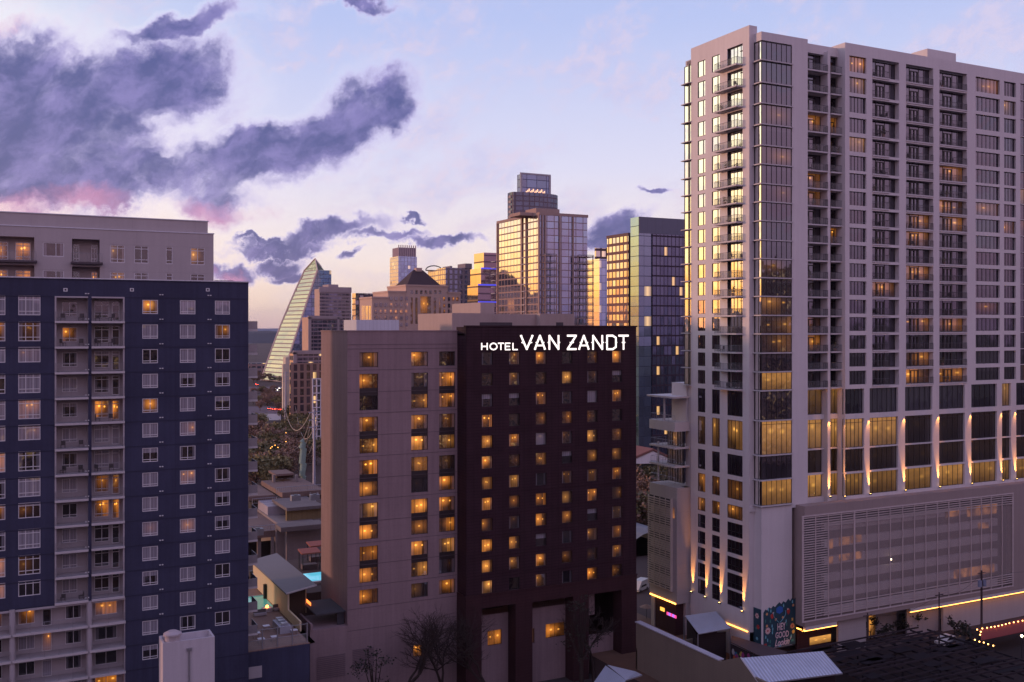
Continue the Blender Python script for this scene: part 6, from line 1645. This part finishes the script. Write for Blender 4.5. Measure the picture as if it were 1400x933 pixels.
for a,b in ((.05,.1),(.17,.05),(.5,.03),(.9,.1)): disc(a,b,.25,rr.choice([1,5,3]),m,8,1.2,.2)
for s_ in (-1,1):
    pr=None; ms=MB()
    for i in range(9):
        an=i/8; a=.49+s_*(.02+.17*sin(an*pi*.62)); b=.58+.26*an; q=mp(a,b)
        if pr: ms.tube(S.P(pr[0],pr[1],.15),S.P(q[0],q[1],.15),.05,n=4,m=0)
        pr=q
    ms.build('painted_stem',[mc[5]],t)
m.build('flower_pattern',mc,t)
m=MB()
for (vv,zz,r,mi) in ((.5,.82,.42,0),(.5,.82,.13,1),(.35,.55,.35,1),(.6,.5,.2,3),(.5,.25,.25,5),(.4,.1,.2,5)):
    y=vS+(yb_-vS)*vv; z=mz0+(mz1-mz0-.4)*zz; lay[0]+=1; x=ubay0-.13-lay[0]*.001
    m.quad([(x,y+r*cos(2*pi*i/12)*(1+.15*(-1)**i),z+r*sin(2*pi*i/12)*(1+.15*(-1)**i)) for i in range(12)],mi)
m.build('side_flower_pattern',mc,t)
def textobj(s_,a,b,hh,mat,parent,shear=0.0,depth=.02,f=S,o=.28,wfit=None):
    c=bpy.data.curves.new('lettering','FONT'); c.body=s_; c.size=1; c.shear=shear; c.extrude=0; c.offset=.025
    ob=bpy.data.objects.new('tmp',c); COL.objects.link(ob); dg=bpy.context.evaluated_depsgraph_get(); me=bpy.data.meshes.new_from_object(ob.evaluated_get(dg)); bpy.data.objects.remove(ob)
    xs=[v.co.x for v in me.vertices]; ys=[v.co.y for v in me.vertices]; w_=max(xs)-min(xs); h0=max(ys)-min(ys); base=Vector(parent['base'])
    sx=(wfit/w_) if wfit else hh/h0; sy=hh/h0; x0=min(xs);y0=min(ys)
    for v in me.vertices:
        p=Vector(f.P(a+(v.co.x-x0)*sx,b+(v.co.y-y0)*sy,o))-base; v.co=p
    me.materials.append(mat); n=bpy.data.objects.new('lettering',me); COL.objects.link(n); n.parent=parent; return n
cream=plain('mural_lettering',(.66,.50,.52),.7)
HH=mz1-mz0
a,b=mp(.40,.40); textobj('HEY',a,b,HH*.17,cream,t,wfit=(M1-M0)*.26)
a,b=mp(.34,.215); textobj('GOOD',a,b,HH*.15,cream,t,wfit=(M1-M0)*.42)
a,b=mp(.32,.03); textobj("Lookin'",a,b,HH*.17,cream,t,.35,wfit=(M1-M0)*.52)
spotlamp((S.a(1089)-.2,vS-1.5,4.6),(S.a(1082),vS,2.0),220,radians(80),name='mural_lamp_beam')
t=thing('wall_lamp',(S.a(1089)-.2,vS-1.5,4.7),'small amber lamp under the podium corner beside the mural','lamp'); b=Vector(t['base'])
m=MB(); m.box(b.x-.1,b.x+.1,b.y-.1,b.y+.1,b.z,b.z+.2); m.build('housing',[darkfr],t); m=MB(); m.ball((b.x,b.y,b.z-.04),.08,n=6,k=4); m.build('bulb',[cove],t)
# neon bar front under annex
t=thing('bar_kiosk',(ua,An.a(905),0),'little bar front with pink neon under the pale annex','bar front'); 
m=MB(); z=An.z(915,820); m.box(ua+.2,ua+2.4,An.a(922),An.a(895),0,zb0-.15); m.build('wall',[basebrick],t)
m=MB()
for i in range(5): 
    a=An.a(912+i*2.6); m.box(ua+.05,ua+.12,a-.35,a+.2,3.0,3.5,i%2)
m.build('neon_letters',[plain('pink_neon',(1,.1,.4),.5,emit=(1.0,.08,.3),es=1.1),plain('violet_neon',(.4,.2,1),.5,emit=(.4,.2,1.0),es=1.1)],t)
m=MB(); a=An.a(905); m.box(ua+.05,ua+.12,a-.6,a+.6,3.3,3.9); m.build('lit_panel',[plain('amber_panel',(1,.6,.1),.5,emit=(1.0,.5,.08),es=1.6)],t)
# dark yard structures: steel trellis roofs
t=thing('yard_canopy',(128,122,0),'wide dark timber lattice canopy over the yard before the garage','canopy')
dkw_=wallmat('weathered_dark_timber',(.026,.021,.026),.9,.4,1); dk2=wallmat('weathered_timber_edge',(.040,.030,.036),.9,.4,1)
m=MB(); c0=112; rr=random.Random(17)
nx=0
for i in range(15):
    y=96+i*1.55; zc_=3.7+.25*sin(i*1.3)
    m.box(104.6+rr.uniform(-.6,.8),133-rr.uniform(0,1.5),y-2.5,y-2.36,zc_,zc_+.24)
m.build('beam',[dk2],t)['kind']='stuff'
m=MB()
for i in range(11):
    x=106+i*2.7; m.box(x,x+.14,92.5,115-(i%3),3.45,3.7)
m.build('cross_beam',[dkw_],t)['kind']='stuff'
m=MB()
for i in range(22):
    x=106+rr.uniform(0,22); y=93+rr.uniform(0,20); m.box(x,x+rr.uniform(2,6),y,y+rr.uniform(.8,2.0),4.02,4.06)
m.build('roof_sheet',[wallmat('tin_dark',(.016,.013,.018),.7,.4,1)],t)['kind']='stuff'
for i in range(4):
    for j in range(3):
        m=MB(); x=108+i*7.8; y=95+j*8.5; m.box(x-.1,x+.1,y-.1,y+.1,0,3.45); m.build('post',[dkw_],t)
sheet('yard_paving',[(104,90),(190,90),(190,vF-.5),(104,vF-.5)],.012,wallmat('yard_dirt',(.035,.026,.028),.95,.4,.3,streak=0))
# low shrubs / fence along the garage foot
for i,(x,y) in enumerate(((1170,872),(1190,868),(1255,860),(1305,862),(1235,862),(1320,875),(1210,872))):
    p=pz(x,y+6,0); leaf_tree('yard_shrub',p,3.4,1.8,darkleaf,'dark shrub between the yard canopy and the garage wall','shrub','shrubs at the garage foot',300+i,9,30,.2)
# timber utility poles
def upole(x,yb,yt,r,label,tf=False):
    p=pz(x,yb,0); D=CAMZ*FPX/(yb-HY); zt_=CAMZ-(yt-HY)*D/FPX
    t=thing('utility_pole',p,label,'utility pole','utility poles along the yard'); m=MB(); m.tube(p,(p.x,p.y,zt_),r,r*.75,n=8); m.build('shaft',[plain('creosote_timber',(.05,.03,.035),.9)],t)
    m=MB(); m.box(p.x-.9,p.x+.9,p.y-.06,p.y+.06,zt_-.5,zt_-.38); m.build('crossarm',[plain('creosote_timber',(.05,.03,.035),.9)],t)
    if tf:
        for s_ in (-.55,.5): m=MB(); m.tube((p.x+s_,p.y-.1,zt_-2.6),(p.x+s_,p.y-.1,zt_-1.6),.32,n=10); m.build('transformer',[plain('transformer_grey',(.20,.22,.32),.5)],t)
    return Vector((p.x,p.y,zt_))
w1=upole(1342,886,780,.20,'tall timber utility pole with grey transformers before the garage wall',True)
w2=upole(1284,890,810,.13,'thinner timber utility pole without transformers before the lobby'); w3=upole(1186,893,838,.12,'short timber utility pole left of the lit lobby door')
for a_,b_ in ((w1,w2),(w2,w3),(w1,w1+Vector((30,-6,2)))): wire('utility_wire',a_-Vector((0,0,.4)),b_-Vector((0,0,.4)),1.2,.025,'thin dark wire strung between the timber utility poles',darkfr,'wire',group='wires between the timber poles')
# festoon lights and red awning
t=thing('red_awning',pz(1368,872,3.0),'dark red awning roof framed by festoon bulbs','awning'); 
a,b,c,d_=pz(1338,861,3.1),pz(1400,846,3.1),pz(1410,862,2.5),pz(1342,876,2.5)
m=MB(); m.prism([a,b,c,d_],(0,0,.08)); m.build('roof',[plain('awning_red',(.22,.03,.03),.8)],t)
for p in (a,b,c,d_):
    m=MB(); m.box(p.x-.06,p.x+.06,p.y-.06,p.y+.06,0,p.z); m.build('post',[darkfr],t)
bulb=plain('festoon_bulb',(1,.7,.4),.5,emit=(1.0,.45,.12),es=8)
pts=[(1336,861),(1343,859.5),(1349.5,858.5),(1355,857.7),(1360,857),(1365,856),(1370,854.8),(1375,853.5),(1380,852.3),(1386,851),(1392,850),(1398,848.8),(1340,868),(1341,864),(1333,875),(1339,877.5),(1345,878.7),(1351,881),(1358,883)]
st=thing('festoon_lights',pz(1360,870,3.3),'string of warm festoon bulbs looping round the red awning','string lights')
prev=None
for i,(x,y) in enumerate(pts):
    p=pz(x,y,3.3); m=MB(); m.ball(p,.11,n=8,k=5); m.build('bulb',[bulb],st)
for seq in (pts[:12],pts[14:]):
    m=MB()
    for q,w_ in zip(seq[:-1],seq[1:]): m.tube(pz(*q,3.3)+Vector((0,0,.1)),pz(*w_,3.3)+Vector((0,0,.1)),.015,n=3)
    m.build('cable',[darkfr],st)
t=thing('yard_floodlight',pz(1397,900,0),'bright white floodlight on a post in the yard','lamp'); p=Vector(t['base']); m=MB(); m.tube(p,p+Vector((0,0,3.4)),.06,n=6); m.build('post',[darkfr],t)
m=MB(); m.ball(p+Vector((0,0,3.5)),.2,n=8,k=6); m.build('lamp_head',[plain('flood_white',(1,.9,.7),.5,emit=(1,.75,.45),es=12)],t)
# people and tables outside the bars are too small to show; a few cafe umbrellas and cars
c3=car(pz(1316,884,0),.2,carpaint[1],'dark car parked at the yard edge by the shrubs',None,plain('lamp_off',(.4,.4,.4),.2),'parked_car')
c4=car(pz(1295,881,0),.1,carpaint[0],'pale car parked beside the dark one at the garage foot',None,plain('lamp_off',(.4,.4,.4),.2),'parked_car')
# unseen blocks added behind the viewpoint to shade the lower storeys
for i,(x0,x1,y0,y1,h,lab) in enumerate(((-140,-20,-150,-70,70,'added unseen shading block behind the viewpoint, the western one'),(0,110,-160,-62,58,'added unseen shading block behind the viewpoint, the middle one'),(135,300,-150,-74,76,'added unseen shading block behind the viewpoint, the eastern one'))):
    t=thing('added_shade_block',((x0+x1)/2,(y0+y1)/2,0),lab,'apartment block')
    m=MB(); m.box(x0,x1,y0,y1,0,h); m.build('wall',[gridmat('shade_block_grid',3.2,4.2,(.20,.15,.16),.45,.4,.2,lit=.08)],t)
# furniture and plants left out on the balconies of the pale tower
tc=thing('balcony_chair',(0,0,0),'small dark chair standing on a balcony of the pale apartment tower','chair','chairs on the balconies of the pale tower')
m=MB(); m.box(-.26,.26,-.26,.26,.36,.44); m.build('seat',[plain('chair_dark',(.05,.04,.045),.6)],tc); m=MB(); m.box(-.26,.26,.22,.28,.44,.92); m.build('backrest',[plain('chair_dark',(.05,.04,.045),.6)],tc)
for sx in (-.22,.22):
    for sy in (-.22,.22): m=MB(); m.box(sx-.02,sx+.02,sy-.02,sy+.02,0,.36); m.build('leg',[darkfr],tc)
tp=thing('potted_plant',(0,0,0),'small leafy potted plant on a balcony of the pale apartment tower','plant','potted plants on the balconies of the pale tower')
m=MB(); m.tube((0,0,0),(0,0,.4),.16,.22,n=8); m.build('pot',[plain('pot_clay',(.22,.12,.09),.8)],tp)
m=MB(); rr=random.Random(8)
for i in range(60):
    p=Vector((rr.gauss(0,.16),rr.gauss(0,.16),.55+abs(rr.gauss(0,.28)))); e1=Vector((rr.uniform(-1,1),rr.uniform(-1,1),rr.uniform(-1,1))).normalized()*.12; e2=e1.cross(Vector((rr.uniform(-1,1),rr.uniform(-1,1),1))).normalized()*.07
    m.quad([p-e1,p+e2,p+e1,p-e2])
m.build('foliage',[olive],tp)
fc=fp=True; rr=random.Random(31)
for i,z in enumerate(lev):
    for q in range(6):
        if rr.random()<.45: continue
        if q==0: p=(rr.uniform(b1[0]+.6,b1[1]-.6),vP-.45,z+.005)
        elif q==1: p=(rr.uniform(b2[0]+.5,b2[1]-.3),vP-.45,z+.005)
        elif q==2: p=(uW-.65,rr.uniform(Wf.a(1012),Wf.a(990)),z+.005)
        else:
            b=bayu[q-3]; p=(rr.uniform(b[0]+.6,b[0]+(b[1]-b[0])*.55),vS+.35,z+.165)
        if rr.random()<.6:
            if fc: tc.location=p; fc=False
            else: copy_thing(tc,p,None,rr.uniform(0,6.28))
        else:
            if fp: tp.location=p; fp=False
            else: copy_thing(tp,p,None,rr.uniform(0,6.28),rr.uniform(.8,1.3))
# roof plant on the low concrete decks, and cafe umbrellas by the little bar
for i,(x,y,z_) in enumerate(((352,731,14.0),(404,684,14.8),(430,683,14.8))):
    p=ground(x,y,z_); t=thing('roof_unit',p,['grey box unit on the lower concrete deck','grey box unit behind the ochre wall','grey box unit beside the steel pole on the concrete deck'][i],'air unit'); 
    m=MB(); m.box(p.x-1,p.x+1,p.y-.7,p.y+.7,z_-.1,z_+1.1); m.build('casing',[wallmat('unit_grey',(.26,.25,.27),.6)],t); m=MB(); m.tube((p.x,p.y,z_+1.1),(p.x,p.y,z_+1.22),.5,n=12); m.build('fan_cover',[darkfr],t)
for i,(x,y) in enumerate(((884,846),(902,852))):
    p=ground(x,y,0); t=thing('cafe_umbrella',p,['tan cafe umbrella on the brick paving nearer the hotel','tan cafe umbrella on the brick paving nearer the tan hall coping'][i],'umbrella')
    m=MB(); m.tube(p,p+Vector((0,0,2.5)),.04,n=6); m.build('pole',[darkfr],t); m=MB(); m.tube(p+Vector((0,0,2.1)),p+Vector((0,0,2.6)),1.3,.05,n=8,cap=False); m.build('canopy',[plain('umbrella_tan',(.22,.13,.09),.8)],t)
# ================================================================ sky, light, view
w=bpy.data.worlds.new('World'); SC.world=w; w.use_nodes=True; t=w.node_tree; t.nodes.clear(); g=NG(t)
out=g.n('ShaderNodeOutputWorld'); bg=g.n('ShaderNodeBackground')
gen=g.n('ShaderNodeTexCoord').outputs['Generated']
d=g.V('NORMALIZE',gen); s=g.sep(d)
X=g.M('SUBTRACT',g.M('MULTIPLY',s[0],CT),g.M('MULTIPLY',s[1],ST))     # to the right of the view axis
Y=g.M('ADD',g.M('MULTIPLY',s[0],ST),g.M('MULTIPLY',s[1],CT))
az=g.M('ARCTAN2',X,Y); el=g.M('ARCSINE',s[2])
elp=g.M('MAXIMUM',el,0.0)
base=g.ramp(g.M('DIVIDE',elp,1.5708),[(0.0,(.74,.50,.46)),(.014,(.93,.72,.58)),(.045,(.86,.74,.72)),(.10,(.66,.65,.82)),(.19,(.43,.50,.79)),(.40,(.26,.32,.66)),(1.0,(.17,.22,.50))])
east=g.ramp(g.M('DIVIDE',elp,1.5708),[(0.0,(.36,.22,.36)),(.06,(.66,.38,.54)),(.14,(.80,.52,.70)),(.30,(.60,.48,.78)),(.55,(.32,.33,.62)),(1.0,(.17,.22,.50))])
ef=g.mr(g.M('ABSOLUTE',g.M('ADD',az,.5)),1.2,2.2,0.0,1.0)
sky=g.mix(ef,base,east)
# afterglow about the place where the sun has gone down
daz=g.M('ADD',az,1.13)
ga=g.mr(g.M('ABSOLUTE',daz),.15,.95,1.0,0.0)
glow=g.ramp(g.M('DIVIDE',elp,.62),[(0.0,(1.5,.45,.04)),(.05,(1.9,.80,.10)),(.14,(1.8,1.18,.50)),(.30,(1.55,1.28,.85)),(.5,(1.15,1.10,.85)),(.75,(.75,.85,.80)),(1.0,(.5,.6,.8))])
gf=g.M('MULTIPLY',ga,g.mr(elp,.5,.9,1.0,0.0))
sky=g.mix(gf,sky,glow)
# clouds, laid out as soft banks in azimuth and elevation (degrees are degrees of sky)
def pxs(x,y): 
    a=math.atan((x-CX)/FPX); e=math.atan((HY-y)/FPX*cos(a)); return a,e
ae=g.xyz(az,el,0.0)
wn=g.noise(g.xyz(g.M('MULTIPLY',az,11.0),g.M('MULTIPLY',el,11.0),.3),1.0,8,.62,out=1)
warp=g.V('SCALE',g.V('SUBTRACT',wn,(.5,.5,.5)),.095)
aew=g.V('ADD',ae,warp)
rotn=g.n('ShaderNodeMapping'); rotn.inputs['Rotation'].default_value=(0,0,radians(-24)); g.put(rotn,'Vector',g.V('ADD',ae,g.V('SCALE',warp,.5))); rv=g.sep(rotn.outputs[0])
n1=g.noise(g.xyz(g.M('MULTIPLY',rv[0],9.0),g.M('MULTIPLY',rv[1],15.0),1.7),1.0,12,.60)
n2=g.noise(g.xyz(g.M('MULTIPLY',rv[0],42.0),g.M('MULTIPLY',rv[1],60.0),4.0),1.0,10,.66)
def bank(x,y,rx,ry,rot,src=None):
    a,e=pxs(x,y); mp_=g.n('ShaderNodeMapping',vector_type='TEXTURE'); g.put(mp_,'Vector',src or aew)
    mp_.inputs['Location'].default_value=(a,e,0); mp_.inputs['Rotation'].default_value=(0,0,radians(rot)); mp_.inputs['Scale'].default_value=(rx/FPX,ry/FPX,1)
    return g.M('SUBTRACT',1.0,g.V('LENGTH',mp_.outputs[0],out=1))
banks=[(20,165,165,115,0),(10,80,120,60,-10),(110,210,130,70,-6),(215,118,120,54,4),(120,130,110,60,0),(150,170,80,60,30),(30,240,120,34,0),(150,255,80,26,8),(215,235,40,26,0),
       (295,235,125,50,10),(290,265,85,40,-6),(390,212,115,46,22),(465,168,110,44,30),(535,138,70,34,26),(360,190,80,26,10),
       (440,318,110,15,8),(385,330,90,9,0),(600,332,80,10,-3),(530,322,60,9,4),(380,346,40,14,0),(400,362,34,10,0),(318,358,36,15,0),(345,322,50,6,0),
       (558,302,18,6,5),(490,345,20,7,5),(838,318,48,24,15),(838,340,50,16,0),(895,268,26,7,0),(480,2,70,11,-3),(250,40,90,18,18)]
S_=None
for b in banks:
    v=bank(*b); S_=v if S_ is None else g.M('SMOOTH_MAX',S_,v,.08)
S_=g.M('MINIMUM',S_,.55)
hz=g.mr(el,.0,.12,0.25,1.0)
fld=g.M('ADD',S_,g.M('MULTIPLY',g.M('SUBTRACT',n1,.52),1.5)); fld=g.M('ADD',fld,g.M('MULTIPLY',g.M('SUBTRACT',n2,.5),.45))
cover=g.M('POWER',g.mr(fld,-.32,.30),1.35); core=g.mr(fld,-.05,.50)
pk=[(295,285,80,26,-4),(350,290,50,16,0),(15,275,80,24,0),(115,268,70,22,0),(870,157,30,8,0),(312,362,30,14,0),(20,6,90,16,6),(925,205,50,20,0)]
Pk=None
for b in pk:
    v=g.mr(bank(*b),0.0,.9); Pk=v if Pk is None else g.M('MAXIMUM',Pk,v)
n3=g.noise(g.xyz(g.M('MULTIPLY',rv[0],20.0),g.M('MULTIPLY',rv[1],30.0),7.0),1.0,10,.62)
dk_=g.mix(g.mr(n3,.38,.66),(.058,.070,.245),(.20,.175,.44))
ccol=g.mix(core,(.52,.46,.76),dk_); ccol=g.mix(g.M('MULTIPLY',Pk,.68),ccol,(.62,.25,.44))
pkc=g.mr(n1,.45,.62)
sky=g.mix(g.M('MULTIPLY',g.M('MULTIPLY',Pk,.42),pkc),sky,(.88,.58,.68))
sky=g.mix(g.M('MULTIPLY',cover,.95),sky,ccol)
# thin lilac veils elsewhere
veil=g.mr(g.M('ADD',g.M('MULTIPLY',n1,.75),g.M('MULTIPLY',n2,.25)),.46,.62,0.0,.62); veil2=g.M('MULTIPLY',veil,hz)
pkw=g.mix(g.mr(n2,.4,.6),(.52,.50,.74),(.66,.56,.72))
sky=g.mix(g.M('MULTIPLY',veil2,g.M('SUBTRACT',1.0,cover)),sky,pkw)
# bright rims under the big banks
rim=g.M('MULTIPLY',g.mr(fld,-.55,-.05,0.0,1.0),g.M('SUBTRACT',1.0,cover)); rim=g.M('MULTIPLY',rim,g.mr(az,-.5,-.05,.26,0.08))
sky=g.mix(rim,sky,(.98,.88,.92))
# below the horizon
gr=g.mr(el,-.02,.0,0.0,1.0); sky=g.mix(gr,(.10,.08,.10),sky)
nis=g.n('ShaderNodeTexSky',sky_type='NISHITA'); nis.sun_disc=False; nis.sun_elevation=radians(1.2)
sund=Vector((sin(-1.52)*CT+cos(-1.52)*ST, -sin(-1.52)*ST+cos(-1.52)*CT, 0)).normalized()
nis.sun_rotation=math.atan2(sund.x,sund.y)
nis.air_density=1.0; nis.dust_density=1.0
tot=g.n('ShaderNodeMix'); tot.data_type='RGBA'; tot.blend_type='ADD'; tot.inputs[0].default_value=.02
t.links.new(sky,tot.inputs[6]); t.links.new(nis.outputs[0],tot.inputs[7])
t.links.new(tot.outputs[2],bg.inputs[0]); bg.inputs[1].default_value=1.14; t.links.new(bg.outputs[0],out.inputs[0])
w.cycles.sampling_method='MANUAL'; w.cycles.sample_map_resolution=1024
sl=bpy.data.lights.new('sun','SUN'); sl.energy=2.0; sl.angle=radians(5); sl.color=(1.0,.52,.34)
so_=bpy.data.objects.new('sun',sl); COL.objects.link(so_)
dv=Vector((sund.x,sund.y,math.tan(radians(5.0)))).normalized(); so_.rotation_euler=dv.to_track_quat('Z','Y').to_euler(); so_.location=(0,0,200)
cam=bpy.data.cameras.new('camera'); cam.sensor_width=36; cam.lens=36*FPX/1400; cam.clip_start=.5; cam.clip_end=40000
cam.shift_y=-16.5/1400
co=bpy.data.objects.new('camera',cam); COL.objects.link(co); co.location=(0,0,CAMZ); co.rotation_euler=(radians(90),0,-TH); SC.camera=co
SC.view_settings.view_transform='Standard'; SC.view_settings.look='None'; SC.view_settings.exposure=0; SC.view_settings.gamma=1
SC.cycles.max_bounces=6; SC.cycles.glossy_bounces=3; SC.cycles.diffuse_bounces=3; SC.cycles.transparent_max_bounces=6; SC.cycles.sample_clamp_indirect=4
SC.cycles.use_denoising=True; SC.cycles.caustics_reflective=False; SC.cycles.caustics_refractive=False
for o in bpy.data.objects:
    if 'base' in o.keys(): del o['base']
hz_=bpy.data.materials.new('haze'); tt=nt(hz_); g=NG(tt); o_=g.n('ShaderNodeOutputMaterial'); pv_=g.n('ShaderNodeVolumePrincipled'); pv_.inputs['Color'].default_value=(.72,.72,.86,1); pv_.inputs['Density'].default_value=3e-5; pv_.inputs['Anisotropy'].default_value=.2
tt.links.new(pv_.outputs[0],o_.inputs['Volume'])
m=MB(); m.box(-9500,9500,-400,20500,-1.0,420); ho=m.build('haze',[hz_]); ho['kind']='stuff'; ho['label']='thin evening haze over the whole city'
